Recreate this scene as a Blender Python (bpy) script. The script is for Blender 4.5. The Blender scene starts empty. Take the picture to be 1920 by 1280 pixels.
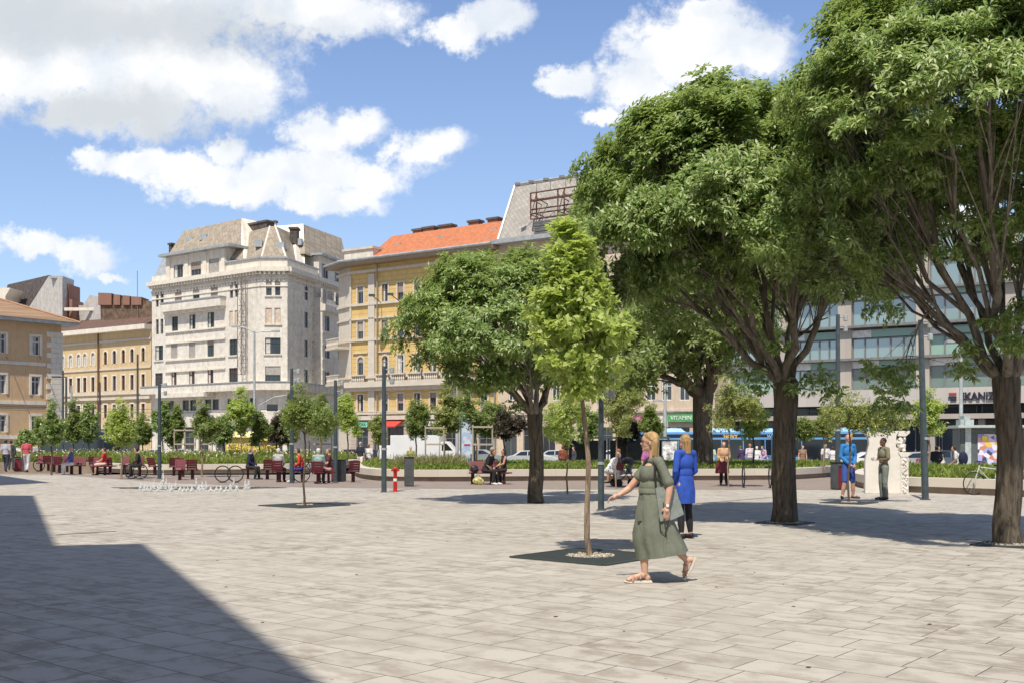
import bpy, bmesh, math, random
import numpy as np
from mathutils import Vector, Matrix, Euler
SC = bpy.context.scene; COL = SC.collection
random.seed(7); R = math.radians
# ---------------------------------------------------------------- camera
F = 2000.0; HY = 829.0; CAMZ = 1.58          # focal length and horizon of the 1920x1280 photograph, eye height
cd = bpy.data.cameras.new('camera'); cam = bpy.data.objects.new('camera', cd); COL.objects.link(cam)
cam.location = (0, 0, CAMZ); cam.rotation_euler = (R(90), 0, 0)
cd.sensor_width = 36; cd.lens = 36*F/1920; cd.shift_y = (HY-640)/1920; cd.clip_end = 3000; cd.clip_start = .05
SC.camera = cam
# ---------------------------------------------------------------- light
SUNEL = 60.0; SX, SY = -.28, -.96
Sdir = Vector((SX*math.cos(R(SUNEL)), SY*math.cos(R(SUNEL)), math.sin(R(SUNEL))))
sl = bpy.data.lights.new('sun', 'SUN'); sun = bpy.data.objects.new('sun', sl); COL.objects.link(sun)
sl.energy = 4.9; sl.angle = R(.55); sl.color = (1, .925, .79)
sun.rotation_euler = Sdir.to_track_quat('Z', 'Y').to_euler(); sun.location = (-20, -60, 100)
SC.view_settings.view_transform = 'Standard'; SC.view_settings.look = 'None'
SC.view_settings.exposure = .12; SC.view_settings.gamma = 1
W = bpy.data.worlds.new('World'); SC.world = W; W.use_nodes = True
NT = W.node_tree; NT.nodes.clear()
class G:                                       # tiny node-graph helper
    def __init__(s, nt): s.nt = nt
    def n(s, t, **k):
        o = s.nt.nodes.new(t)
        for a, v in k.items(): setattr(o, a, v)
        return o
    def inp(s, sock, v):
        if hasattr(v, 'is_output') or isinstance(v, bpy.types.NodeSocket): s.nt.links.new(v, sock)
        else: sock.default_value = v
    def m(s, op, a, b=0.0, c=None, clamp=False):
        o = s.n('ShaderNodeMath', operation=op, use_clamp=clamp); s.inp(o.inputs[0], a); s.inp(o.inputs[1], b)
        if c is not None: s.inp(o.inputs[2], c)
        return o.outputs[0]
    def v(s, op, a, b=(0, 0, 0)):
        o = s.n('ShaderNodeVectorMath', operation=op); s.inp(o.inputs[0], a); s.inp(o.inputs[1], b)
        return o.outputs['Value'] if op in ('LENGTH', 'DOT_PRODUCT') else o.outputs[0]
    def mix(s, f, a, b):
        o = s.n('ShaderNodeMix', data_type='RGBA'); s.inp(o.inputs[0], f); s.inp(o.inputs[6], a); s.inp(o.inputs[7], b)
        return o.outputs[2]
    def noise(s, vec, sc, det=4, rough=.55, dist=0.0):
        o = s.n('ShaderNodeTexNoise'); s.inp(o.inputs['Vector'], vec); o.inputs['Scale'].default_value = sc
        o.inputs['Detail'].default_value = det; o.inputs['Roughness'].default_value = rough; o.inputs['Distortion'].default_value = dist
        return o
    def ramp(s, f, pts):
        o = s.n('ShaderNodeValToRGB'); s.inp(o.inputs[0], f); e = o.color_ramp.elements
        while len(e) > len(pts): e.remove(e[-1])
        while len(e) < len(pts): e.new(.5)
        for i, (p, c) in enumerate(pts):
            e[i].position = p; e[i].color = c if len(c) == 4 else (*c, 1)
        return o.outputs[0]
g = G(NT)
sky = g.n('ShaderNodeTexSky', sky_type='NISHITA'); sky.sun_disc = False
sky.sun_elevation = R(SUNEL); sky.sun_rotation = math.atan2(SX, SY) % (2*math.pi)
sky.air_density = 1.0; sky.dust_density = .4; sky.ozone_density = 2.2
tc = g.n('ShaderNodeTexCoord'); sp = g.n('ShaderNodeSeparateXYZ'); g.inp(sp.inputs[0], tc.outputs['Generated'])
yy = g.m('MAXIMUM', sp.outputs[1], .02)
u = g.m('DIVIDE', sp.outputs[0], yy); vv = g.m('DIVIDE', sp.outputs[2], yy)
cb = g.n('ShaderNodeCombineXYZ'); g.inp(cb.inputs[0], u); g.inp(cb.inputs[1], vv)
P0 = cb.outputs[0]                              # gnomonic direction coordinates of the northern sky
n1 = g.noise(P0, 9, 5, .6); n2 = g.noise(P0, 34, 9, .68)
d1 = g.v('SUBTRACT', n1.outputs['Color'], (.5, .5, .5)); d1s = g.n('ShaderNodeVectorMath', operation='SCALE')
g.inp(d1s.inputs[0], d1); d1s.inputs['Scale'].default_value = .055
P1 = g.v('ADD', P0, d1s.outputs[0])
d2 = g.v('SUBTRACT', n2.outputs['Color'], (.5, .5, .5)); d2s = g.n('ShaderNodeVectorMath', operation='SCALE')
g.inp(d2s.inputs[0], d2); d2s.inputs['Scale'].default_value = .03
P1 = g.v('MULTIPLY', g.v('ADD', P1, d2s.outputs[0]), (1, 1, 0))
def field(ells, k=.25):
    r = None
    for (cx, cy, rx, ry) in ells:
        c = ((cx-960)/F, (HY-cy)/F, 0)
        q = g.v('MULTIPLY', g.v('SUBTRACT', P1, c), (F/rx, F/ry, 0)); l = g.v('LENGTH', q)
        if r is None: r = l
        else:
            o = g.n('ShaderNodeMath', operation='SMOOTH_MIN'); g.inp(o.inputs[0], r); g.inp(o.inputs[1], l); o.inputs[2].default_value = k; r = o.outputs[0]
    return g.m('SUBTRACT', 1.0, r)
CL = [(120, 30, 470, 110), (560, 10, 230, 55), (250, 130, 320, 100), (60, 110, 220, 100), (225, 205, 190, 62), (430, 140, 120, 95), (640, 30, 120, 50),
      (600, 252, 88, 55), (680, 237, 55, 38), (800, 278, 85, 42), (570, 325, 225, 50), (470, 352, 175, 32), (280, 296, 150, 32), (370, 320, 110, 36), (165, 290, 40, 22),
      (425, 272, 42, 34), (620, 372, 130, 34), (45, 462, 75, 30), (155, 478, 85, 34), (215, 510, 40, 10),
      (850, 60, 85, 30), (940, 35, 70, 42), (1305, 85, 165, 95), (1200, 150, 110, 55), (1065, 150, 60, 28), (1130, 210, 45, 24), (1405, 90, 80, 70), (1330, 15, 70, 30),
      (1700, 420, 220, 60), (-600, 300, 300, 80), (2500, 250, 300, 90), (2300, 420, 200, 40), (-400, 80, 250, 60)]
Fd = field(CL)
edge = g.m('MULTIPLY', g.m('SUBTRACT', n2.outputs[0], .5), 1.5)
Fd2 = g.m('ADD', Fd, edge)
mask = g.m('SMOOTHSTEP', Fd2, 0, 1) if False else None
mr = g.n('ShaderNodeMapRange', interpolation_type='SMOOTHSTEP'); g.inp(mr.inputs[0], Fd2); mr.inputs[1].default_value = -.13; mr.inputs[2].default_value = .46
mask = mr.outputs[0]
Gd = field([(190, 50, 360, 60), (420, 62, 210, 45), (180, 215, 280, 46), (50, 10, 240, 60), (330, 238, 140, 30)], .3)
mg = g.n('ShaderNodeMapRange', interpolation_type='SMOOTHSTEP'); g.inp(mg.inputs[0], g.m('ADD', Gd, g.m('MULTIPLY', edge, .5))); mg.inputs[1].default_value = -.45; mg.inputs[2].default_value = .75
n3 = g.noise(P1, 14, 4, .5)
soft = g.ramp(n3.outputs[0], [(.32, (.70, .76, .84)), (.58, (1.0, 1.0, 1.0))])
ccol = g.mix(g.m('MULTIPLY', mg.outputs[0], .85), soft, (.60, .64, .67, 1))
sp2 = g.n('ShaderNodeMix', data_type='RGBA', blend_type='MULTIPLY'); sp2.inputs[0].default_value = 1
bright = g.n('ShaderNodeVectorMath', operation='SCALE'); g.inp(bright.inputs[0], ccol); bright.inputs['Scale'].default_value = 9.2
skc = g.n('ShaderNodeMix', data_type='RGBA', blend_type='MULTIPLY'); skc.inputs[0].default_value = 1; g.inp(skc.inputs[6], sky.outputs[0]); skc.inputs[7].default_value = (1.14, 1.25, 1.46, 1)
thin = g.mix(g.m('MULTIPLY', g.m('SUBTRACT', 1.0, g.m('MULTIPLY', vv, 1.9), clamp=True), .38), skc.outputs[2], (5.6, 6.4, 7.2, 1))
# unseen broken cloud added behind the camera to make the sky fill less blue
bn = g.noise(g.v('MULTIPLY', tc.outputs['Generated'], (1, 1, 2.2)), 2.6, 6, .6)
bmr = g.n('ShaderNodeMapRange', interpolation_type='SMOOTHSTEP'); g.inp(bmr.inputs[0], bn.outputs[0]); bmr.inputs[1].default_value = .40; bmr.inputs[2].default_value = .56
bmy = g.n('ShaderNodeMapRange', interpolation_type='SMOOTHSTEP'); g.inp(bmy.inputs[0], sp.outputs[1]); bmy.inputs[1].default_value = .55; bmy.inputs[2].default_value = .1
thin = g.mix(g.m('MULTIPLY', g.m('MULTIPLY', bmr.outputs[0], bmy.outputs[0]), .8), thin, (3.6, 3.5, 3.3, 1))
fin = g.mix(g.m('MULTIPLY', mask, .96), thin, bright.outputs[0])
bg = g.n('ShaderNodeBackground'); g.inp(bg.inputs[0], fin); bg.inputs[1].default_value = .11
ow = g.n('ShaderNodeOutputWorld'); g.inp(ow.inputs[0], bg.outputs[0])
# ---------------------------------------------------------------- helpers
def gz(y):                                      # the plaza is level, the street behind lies half a metre lower
    return 0.0 if y < 52 else (-.5 if y > 72 else -.5*(y-52)/20)
def D(px, py, z=0.0):                            # a point of the (level) ground under photo pixel
    y = (CAMZ-z)*F/(py-HY); return Vector(((px-960)*y/F, y, z))
def at(px, py, y):                               # the point at distance y
    return Vector(((px-960)*y/F, y, CAMZ+(HY-py)*y/F))
MATS = {}
def mat(name, col, rough=.8, var=.12, scale=3.0, bump=.0, metal=0.0, stain=None, detail=5, coord='Object', bscale=None, spec=.4, stretch=None):
    if name in MATS: return MATS[name]
    m = bpy.data.materials.new(name); m.use_nodes = True; nt = m.node_tree; b = nt.nodes['Principled BSDF']; q = G(nt)
    t = q.n('ShaderNodeTexCoord'); vec = t.outputs[coord]
    if stretch:
        mp = q.n('ShaderNodeMapping'); q.inp(mp.inputs[0], vec); mp.inputs['Scale'].default_value = stretch; vec = mp.outputs[0]
    n = q.noise(vec, scale, detail, .6); c = col
    lo = tuple(max(0, x*(1-var*2.2)) for x in c); hi = tuple(min(1, x*(1+var*1.4)) for x in c)
    o = q.ramp(n.outputs[0], [(.3, lo), (.7, hi)])
    if stain:
        n_ = q.noise(vec, scale*.23, 6, .7); f = q.ramp(n_.outputs[0], [(.45, (0, 0, 0)), (.68, (1, 1, 1))])
        o = q.mix(q.m('MULTIPLY', f, .55), o, (*stain, 1))
    q.inp(b.inputs['Base Color'], o); b.inputs['Roughness'].default_value = rough; b.inputs['Metallic'].default_value = metal
    b.inputs['Specular IOR Level'].default_value = spec
    if bump:
        n2_ = q.noise(vec, bscale or scale*6, 6, .65); bp = q.n('ShaderNodeBump'); bp.inputs['Strength'].default_value = bump
        bp.inputs['Distance'].default_value = .02; q.inp(bp.inputs['Height'], n2_.outputs[0]); q.inp(b.inputs['Normal'], bp.outputs[0])
    MATS[name] = m; return m
def link(name, me, m=None, parent=None, smooth=False):
    o = bpy.data.objects.new(name, me); COL.objects.link(o)
    for k in (m if isinstance(m, (list, tuple)) else [m] if m else []): me.materials.append(k)
    if parent is not None: o.parent = parent
    if smooth: me.polygons.foreach_set('use_smooth', [True]*len(me.polygons))
    return o
def tag(o, label, cat, group=None):
    o['label'] = label; o['category'] = cat
    if group: o['group'] = group
    return o
def thing(name, loc, rz, label, cat, group=None):
    o = bpy.data.objects.new(name, None); COL.objects.link(o); o.location = loc; o.rotation_euler = (0, 0, rz); o.empty_display_size = .2
    return tag(o, label, cat, group)
class MB:
    def __init__(s): s.v = []; s.f = []; s.mi = []; s.cur = 0
    def add(s, vs, fs):
        b = len(s.v); s.v += [tuple(x) for x in vs]; s.f += [tuple(b+i for i in q) for q in fs]; s.mi += [s.cur]*len(fs); return s
    def box(s, c, sz, rz=0, M=None):
        x, y, z = sz[0]/2, sz[1]/2, sz[2]/2
        vs = [Vector((a*x, b*y, d*z)) for a in (-1, 1) for b in (-1, 1) for d in (-1, 1)]
        Mx = M or Matrix.Rotation(rz, 3, 'Z'); vs = [Mx @ p + Vector(c) for p in vs]
        return s.add(vs, [(0, 1, 3, 2), (4, 6, 7, 5), (0, 4, 5, 1), (2, 3, 7, 6), (0, 2, 6, 4), (1, 5, 7, 3)])
    def tube(s, pts, rad, n=8, cap=True):
        pts = [Vector(p) for p in pts]; rad = rad if isinstance(rad, (list, tuple)) else [rad]*len(pts)
        b = len(s.v); up = None
        for i, p in enumerate(pts):
            d = (pts[min(i+1, len(pts)-1)]-pts[max(i-1, 0)]).normalized()
            if up is None: up = d.orthogonal().normalized()
            up = (up - d*up.dot(d)).normalized(); w = d.cross(up)
            for k in range(n):
                a = 2*math.pi*k/n; s.v.append(tuple(p+(up*math.cos(a)+w*math.sin(a))*rad[i]))
        for i in range(len(pts)-1):
            for k in range(n):
                k2 = (k+1) % n; s.f.append((b+i*n+k, b+i*n+k2, b+(i+1)*n+k2, b+(i+1)*n+k)); s.mi.append(s.cur)
        if cap:
            s.f.append(tuple(b+k for k in range(n))[::-1]); s.f.append(tuple(b+(len(pts)-1)*n+k for k in range(n))); s.mi += [s.cur]*2
        return s
    def lathe(s, prof, n=16, c=(0, 0, 0)):
        b = len(s.v)
        for r, z in prof:
            for k in range(n):
                a = 2*math.pi*k/n; s.v.append((c[0]+r*math.cos(a), c[1]+r*math.sin(a), c[2]+z))
        for i in range(len(prof)-1):
            for k in range(n):
                k2 = (k+1) % n; s.f.append((b+i*n+k, b+i*n+k2, b+(i+1)*n+k2, b+(i+1)*n+k)); s.mi.append(s.cur)
        s.f.append(tuple(b+k for k in range(n))[::-1]); s.f.append(tuple(b+(len(prof)-1)*n+k for k in range(n))); s.mi += [s.cur]*2
        return s
    def prism(s, poly, d):                       # poly: 3d points, d: extrusion vector
        n = len(poly); poly = [Vector(p) for p in poly]; d = Vector(d)
        vs = poly+[p+d for p in poly]
        return s.add(vs, [tuple(range(n))[::-1], tuple(range(n, 2*n))]+[(i, (i+1) % n, n+(i+1) % n, n+i) for i in range(n)])
    def mesh(s, name='m'):
        me = bpy.data.meshes.new(name); me.from_pydata(s.v, [], s.f); me.polygons.foreach_set('material_index', s.mi); me.validate(); me.update(); return me
    def build(s, name, m, parent=None, smooth=False, recalc=True, bevel=0):
        me = s.mesh(name)
        if recalc or bevel:
            bm = bmesh.new(); bm.from_mesh(me)
            if bevel: bmesh.ops.bevel(bm, geom=bm.edges[:], offset=bevel, segments=2, affect='EDGES', clamp_overlap=True)
            bmesh.ops.recalc_face_normals(bm, faces=bm.faces[:]); bm.to_mesh(me); bm.free()
        return link(name, me, m, parent, smooth)
def smoothby(o, ang=35):
    me = o.data; me.polygons.foreach_set('use_smooth', [True]*len(me.polygons))
    try: me.set_sharp_from_angle(angle=R(ang))
    except Exception: pass
    return o
def struct(name, mb, m): o = mb.build(name, m); o['kind'] = 'structure'; return o
# ---------------------------------------------------------------- ground
def paving_mat():
    m = bpy.data.materials.new('paving'); m.use_nodes = True; nt = m.node_tree; b = nt.nodes['Principled BSDF']; q = G(nt)
    t = q.n('ShaderNodeTexCoord'); mp = q.n('ShaderNodeMapping'); q.inp(mp.inputs[0], t.outputs['Object']); mp.inputs['Rotation'].default_value = (0, 0, R(39.6))
    br = q.n('ShaderNodeTexBrick'); q.inp(br.inputs[0], mp.outputs[0]); br.offset = .42; br.offset_frequency = 2; br.squash = .75; br.squash_frequency = 3
    br.inputs['Color1'].default_value = (0, 0, 0, 1); br.inputs['Color2'].default_value = (1, 1, 1, 1); br.inputs['Mortar'].default_value = (.5, .5, .5, 1)
    br.inputs['Scale'].default_value = 1; br.inputs['Mortar Size'].default_value = .0055; br.inputs['Mortar Smooth'].default_value = .3
    br.inputs['Bias'].default_value = 0; br.inputs['Brick Width'].default_value = .66; br.inputs['Row Height'].default_value = .42
    base = q.ramp(br.outputs[0], [(0, (.435, .395, .335)), (.5, (.468, .428, .365)), (1, (.505, .465, .40))])
    # per-slab offset so that stains stop at the joints
    off = q.v('ADD', mp.outputs[0], q.v('MULTIPLY', br.outputs[0], (37, 19, 0)))
    mp2 = q.n('ShaderNodeMapping'); q.inp(mp2.inputs[0], off); mp2.inputs['Scale'].default_value = (1, 1.5, 1)
    s1 = q.noise(mp2.outputs[0], 2.3, 6, .66); f1 = q.ramp(s1.outputs[0], [(.45, (0, 0, 0)), (.60, (1, 1, 1))])
    s2 = q.noise(t.outputs['Object'], .35, 5, .6); f2 = q.ramp(s2.outputs[0], [(.38, (.3, .3, .3)), (.66, (1, 1, 1))])
    c1 = q.mix(q.m('MULTIPLY', q.m('MULTIPLY', f1, f2), 0.9, clamp=True), base, (.205, .155, .105, 1))
    s3 = q.noise(t.outputs['Object'], 90, 3, .7); c2 = q.mix(.5, c1, q.mix(s3.outputs[0], q.mix(.45, c1, (0, 0, 0, 1)), q.mix(.3, c1, (1, 1, 1, 1))))
    s4 = q.n('ShaderNodeTexVoronoi'); q.inp(s4.inputs[0], t.outputs['Object']); s4.inputs['Scale'].default_value = 1.3
    sm = q.n('ShaderNodeMath', operation='LESS_THAN'); q.inp(sm.inputs[0], s4.outputs[0]); sm.inputs[1].default_value = .018
    c3 = q.mix(q.m('MULTIPLY', sm.outputs[0], .6), c2, (.1, .09, .08, 1))
    c4 = q.mix(q.m('MULTIPLY', br.outputs['Fac'], .9), c3, (.07, .06, .05, 1))
    q.inp(b.inputs['Base Color'], c4); b.inputs['Roughness'].default_value = .72; b.inputs['Specular IOR Level'].default_value = .3
    bp = q.n('ShaderNodeBump'); bp.inputs['Strength'].default_value = .5; bp.inputs['Distance'].default_value = .004
    q.inp(bp.inputs['Height'], q.m('ADD', q.m('MULTIPLY', s3.outputs[0], .5), q.m('MULTIPLY', br.outputs['Fac'], -1.5))); q.inp(b.inputs['Normal'], bp.outputs[0])
    return m
def small_pavers(name, c1, c2, w=.2, h=.1, rot=20):
    m = bpy.data.materials.new(name); m.use_nodes = True; nt = m.node_tree; b = nt.nodes['Principled BSDF']; q = G(nt)
    t = q.n('ShaderNodeTexCoord'); mp = q.n('ShaderNodeMapping'); q.inp(mp.inputs[0], t.outputs['Object']); mp.inputs['Rotation'].default_value = (0, 0, R(rot))
    br = q.n('ShaderNodeTexBrick'); q.inp(br.inputs[0], mp.outputs[0]); br.inputs['Color1'].default_value = (*c1, 1); br.inputs['Color2'].default_value = (*c2, 1)
    br.inputs['Mortar'].default_value = (*[x*.55 for x in c1], 1); br.inputs['Scale'].default_value = 1; br.inputs['Mortar Size'].default_value = .004
    br.inputs['Brick Width'].default_value = w; br.inputs['Row Height'].default_value = h
    n = q.noise(t.outputs['Object'], .5, 5, .6); o = q.mix(q.m('MULTIPLY', n.outputs[0], .5), br.outputs[0], (*[x*.6 for x in c1], 1))
    q.inp(b.inputs['Base Color'], o); b.inputs['Roughness'].default_value = .85; return m
def strip(name, xs, ys, dz, m):
    mb = MB(); n = len(xs)
    mb.v = [(x, y, gz(y)+dz) for y in ys for x in xs]
    mb.f = [(j*n+i, j*n+i+1, (j+1)*n+i+1, (j+1)*n+i) for j in range(len(ys)-1) for i in range(n-1)]; mb.mi = [0]*len(mb.f)
    o = link(name, mb.mesh(), m); o['kind'] = 'structure'; return o
strip('ground', [-900, -60, 0, 60, 900], [-300, -20, 20, 52, 57, 62, 67, 72, 150, 1500], 0, paving_mat())
asph = mat('asphalt', (.10, .10, .105), .85, .2, 1.2, .3, stain=(.14, .135, .13))
strip('street', [-300, -60, 0, 60, 300], [78, 84, 100, 109], .004, asph)
pav2 = small_pavers('pavement_stone', (.30, .28, .26), (.36, .34, .31), .4, .4, 10)
side = MB(); side.box((0, 140, -.5+.06), (600, 62, .12)); struct('pavement', side, pav2)
wl = MB()
for x0 in range(-70, 70, 5): wl.box((x0, 93, -.49), (2.2, .14, .002))
struct('lane_marking', wl, mat('road_paint', (.75, .75, .72), .7, .1))
# brown brick apron in front of the planters
bp_ = [(-60, 886.5), (100, 888), (200, 896), (330, 905), (430, 909), (520, 912), (700, 914.5), (1000, 916), (1300, 917), (1480, 917), (1572, 918)]
fr = [D(a, b, 0) for a, b in bp_]
mb = MB(); back = [Vector((p.x*1.0, 52, 0)) for p in fr]
for i in range(len(fr)-1):
    a, b, c, d = fr[i], fr[i+1], Vector((fr[i+1].x*52/max(fr[i+1].y, 1) if fr[i+1].y < 52 else fr[i+1].x, max(52, fr[i+1].y+1), 0)), Vector((fr[i].x*52/max(fr[i].y, 1) if fr[i].y < 52 else fr[i].x, max(52, fr[i].y+1), 0))
    mb.add([a+Vector((0, 0, .004)), b+Vector((0, 0, .004)), c+Vector((0, 0, .004)), d+Vector((0, 0, .004))], [(0, 1, 2, 3)])
struct('path', mb, small_pavers('brown_brick', (.27, .215, .18), (.34, .275, .235)))
# thin dark strips laid flat across the plaza
strip_m = mat('strip_dark', (.08, .075, .07), .8)
mb = MB()
for (a, b) in [((105, 1002), (218, 995)), ((1298, 944), (1478, 929)), ((640, 921), (760, 917)), ((40, 967), (104, 965))]:
    p, q_ = D(*a), D(*b); d = (q_-p); w = Vector((-d.y, d.x, 0)).normalized()*.035
    mb.add([p-w+Vector((0, 0, .005)), q_-w+Vector((0, 0, .005)), q_+w+Vector((0, 0, .005)), p+w+Vector((0, 0, .005))], [(0, 1, 2, 3)])
struct('dark_strip', mb, strip_m)
# ---------------------------------------------------------------- facades
class Fac:
    def __init__(s, px, d, direc, z0=-.44):
        s.A = Vector(((px-960)*d/F, d)); s.u = Vector(direc).normalized(); s.n = Vector((s.u.y, -s.u.x)); s.z0 = z0
        if s.n.y > 0 and abs(s.n.y) > .3: s.n = -s.n
        if s.n.dot(s.A) > 0: s.n = -s.n
    def t(s, px, off=0):
        k = (px-960)/F; A = s.A-s.n*off
        return (k*A.y-A.x)/(s.u.x-k*s.u.y)
    def z(s, px, py, off=0):
        t = s.t(px, off); y = (s.A-s.n*off+s.u*t).y; return CAMZ+(HY-py)*y/F
    def w(s, t, z, off=0):
        p = s.A+s.u*t-s.n*off; return Vector((p.x, p.y, z))
    def p(s, px, py, off=0): return s.w(s.t(px, off), s.z(px, py, off), off)
    def rect(s, x0, x1, y0, y1, off=0):          # y0 upper, y1 lower pixel rows at the middle
        xm = (x0+x1)/2; return (s.t(x0, off), s.t(x1, off), s.z(xm, y1, off), s.z(xm, y0, off))
    def box(s, mb, t0, t1, z0, z1, o0, o1):       # o<0 stands proud of the wall
        vs = [s.w(t, z, o) for t in (t0, t1) for z in (z0, z1) for o in (o0, o1)]
        mb.add(vs, [(0, 1, 3, 2), (4, 6, 7, 5), (0, 4, 5, 1), (2, 3, 7, 6), (0, 2, 6, 4), (1, 5, 7, 3)])
    def band(s, mb, x0, y0, x1, y1, h, o0, o1):   # a course that follows the photo from pixel (x0,y0) to (x1,y1)
        z = (s.z(x0, y0)+s.z(x1, y1))/2; s.box(mb, s.t(x0), s.t(x1), z-h/2, z+h/2, o0, o1)
GL = None
def glass_mat():
    global GL
    if GL: return GL
    m = bpy.data.materials.new('window_glass'); m.use_nodes = True; b = m.node_tree.nodes['Principled BSDF']; q = G(m.node_tree)
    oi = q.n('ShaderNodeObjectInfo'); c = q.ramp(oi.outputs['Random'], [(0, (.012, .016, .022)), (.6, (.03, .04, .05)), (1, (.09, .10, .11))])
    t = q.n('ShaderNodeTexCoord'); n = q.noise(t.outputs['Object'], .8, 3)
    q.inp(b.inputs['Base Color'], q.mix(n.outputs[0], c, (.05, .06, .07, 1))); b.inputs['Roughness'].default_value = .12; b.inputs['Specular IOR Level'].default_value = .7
    GL = m; return m
def window(f, parent, r, frame, kind='win', arch=False, rec=.18, sur=None, sill=None, mull=1, tran=.68):
    t0, t1, z0, z1 = r; fw = min(.09, (t1-t0)*.1); w = t1-t0; h = z1-z0
    mb = MB(); o0, o1 = rec-.06, rec
    f.box(mb, t0, t0+fw, z0, z1, o0, o1); f.box(mb, t1-fw, t1, z0, z1, o0, o1); f.box(mb, t0+fw, t1-fw, z0, z0+fw, o0, o1); f.box(mb, t0+fw, t1-fw, z1-fw, z1, o0, o1)
    for k in range(mull):
        c = t0+w*(k+1)/(mull+1); f.box(mb, c-.035, c+.035, z0+fw, z1-fw, o0+.004, o1)
    if tran: f.box(mb, t0+fw, t1-fw, z0+h*tran-.04, z0+h*tran+.04, o0-.004, o1)
    o = mb.build('window', frame, parent)
    pb = MB(); f.box(pb, t0+.01, t1-.01, z0+.01, z1-.01, rec+.002, rec+.03); pb.build('pane', glass_mat(), o)
    if kind in ('full', 'half', 'part'):
        lo = z0+{'full': .04, 'half': h*.45, 'part': h*.72}[kind]
        sb = MB(); f.box(sb, t0+fw*.6, t1-fw*.6, lo, z1-.02, o0-.035, o0-.01)
        k = lo
        while k < z1-.1: f.box(sb, t0+fw*.6, t1-fw*.6, k, k+.03, o0-.045, o0-.035); k += .12
        sb.build('shutter', random.choice([mat('shutter_grey', (.42, .39, .36), .7), mat('shutter_brown', (.36, .29, .25), .7)]), o)
    elif kind == 'curt':
        sb = MB(); f.box(sb, t0+fw, t0+w*.36, z0+fw, z1-fw, rec-.02, rec-.008); sb.build('curtain', mat('curtain', (.6, .58, .54), .9), o)
    elif kind == 'blind':
        sb = MB(); f.box(sb, t0+fw*.6, t1-fw*.6, z0+.03, z1-.03, o0-.03, o0-.01); sb.build('shutter', mat('blind_cream', (.62, .5, .4), .8), o)
    if sur or sill:
        sb = MB()
        if sur:
            e = .22
            f.box(sb, t0-e, t0-.002, z0, z1 - (w/2 if arch else 0), -.07, .01); f.box(sb, t1+.002, t1+e, z0, z1-(w/2 if arch else 0), -.07, .01)
            if arch:
                cx, cz, rr = (t0+t1)/2, z1-w/2, w/2
                for k in range(8):
                    a0, a1 = math.pi*k/8, math.pi*(k+1)/8; ps = []
                    for a, ra in ((a0, rr+.002), (a0, rr+e), (a1, rr+e), (a1, rr+.002)): ps.append((cx+ra*math.cos(a), cz+ra*math.sin(a)))
                    sb.add([f.w(a, b, -.07) for a, b in ps]+[f.w(a, b, .01) for a, b in ps], [(0, 1, 2, 3), (4, 7, 6, 5), (0, 4, 5, 1), (1, 5, 6, 2), (2, 6, 7, 3), (3, 7, 4, 0)])
            else: f.box(sb, t0-e, t1+e, z1+.002, z1+.2, -.08, .01)
        if sill: f.box(sb, t0-.18, t1+.18, z0-.16, z0-.002, -.16, .05)
        sb.build('surround', sur or sill, o)
    return o
def wall(f, parent, t0, t1, z0, z1, ops, m, depth=10, rec=.22, name='wall', back=True):
    """front sheet with real openings and reveals, sides, top and back"""
    mb = MB(); ops = [o for o in ops if o[0] < t1 and o[1] > t0]
    ts = sorted(set([t0, t1]+[x for o in ops for x in o[:2] if t0 < x < t1])); zs = sorted(set([z0, z1]+[x for o in ops for x in o[2:4] if z0 < x < z1]))
    for i in range(len(ts)-1):
        j = 0
        while j < len(zs)-1:
            a, b = (ts[i]+ts[i+1])/2, (zs[j]+zs[j+1])/2
            if any(o[0] < a < o[1] and o[2] < b < o[3] for o in ops): j += 1; continue
            k = j
            while k+1 < len(zs)-1 and not any(o[0] < a < o[1] and o[2] < (zs[k+1]+zs[k+2])/2 < o[3] for o in ops): k += 1
            mb.add([f.w(ts[i], zs[j]), f.w(ts[i+1], zs[j]), f.w(ts[i+1], zs[k+1]), f.w(ts[i], zs[k+1])], [(0, 1, 2, 3)]); j = k+1
    for o in ops:
        a, b, c, d = o[:4]; arch = len(o) > 4 and o[4]
        for (p, q) in (((a, c), (b, c)), ((b, c), (b, d)), ((b, d), (a, d)), ((a, d), (a, c))):
            mb.add([f.w(*p), f.w(*q), f.w(*q, rec), f.w(*p, rec)], [(0, 1, 2, 3)])
        if arch:
            cx, rr = (a+b)/2, (b-a)/2; cz = d-rr
            for s_, e_ in ((0, 1), (1, 2)):
                arc = [(cx+rr*math.cos(math.pi*(s_+(e_-s_)*k/6)/2), cz+rr*math.sin(math.pi*(s_+(e_-s_)*k/6)/2)) for k in range(7)]
                cor = (b if s_ == 0 else a, d)
                for k in range(6):
                    mb.add([f.w(*arc[k]), f.w(*arc[k+1]), f.w(*cor)], [(0, 1, 2)])
                    mb.add([f.w(*arc[k]), f.w(*arc[k+1]), f.w(*arc[k+1], rec), f.w(*arc[k], rec)], [(0, 1, 2, 3)])
    if back:
        c = [(t0, 0), (t1, 0), (t1, depth), (t0, depth)]
        lo = [f.w(a, z0, b) for a, b in c]; hi = [f.w(a, z1, b) for a, b in c]
        mb.add(lo+hi, [(1, 2, 6, 5), (2, 3, 7, 6), (3, 0, 4, 7), (4, 5, 6, 7)])
        mb.add([f.w(t0+.05, z0, rec+.35), f.w(t1-.05, z0, rec+.35), f.w(t1-.05, z1, rec+.35), f.w(t0+.05, z1, rec+.35)], [(0, 1, 2, 3)])
    return mb.build(name, m, parent, recalc=False)
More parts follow.
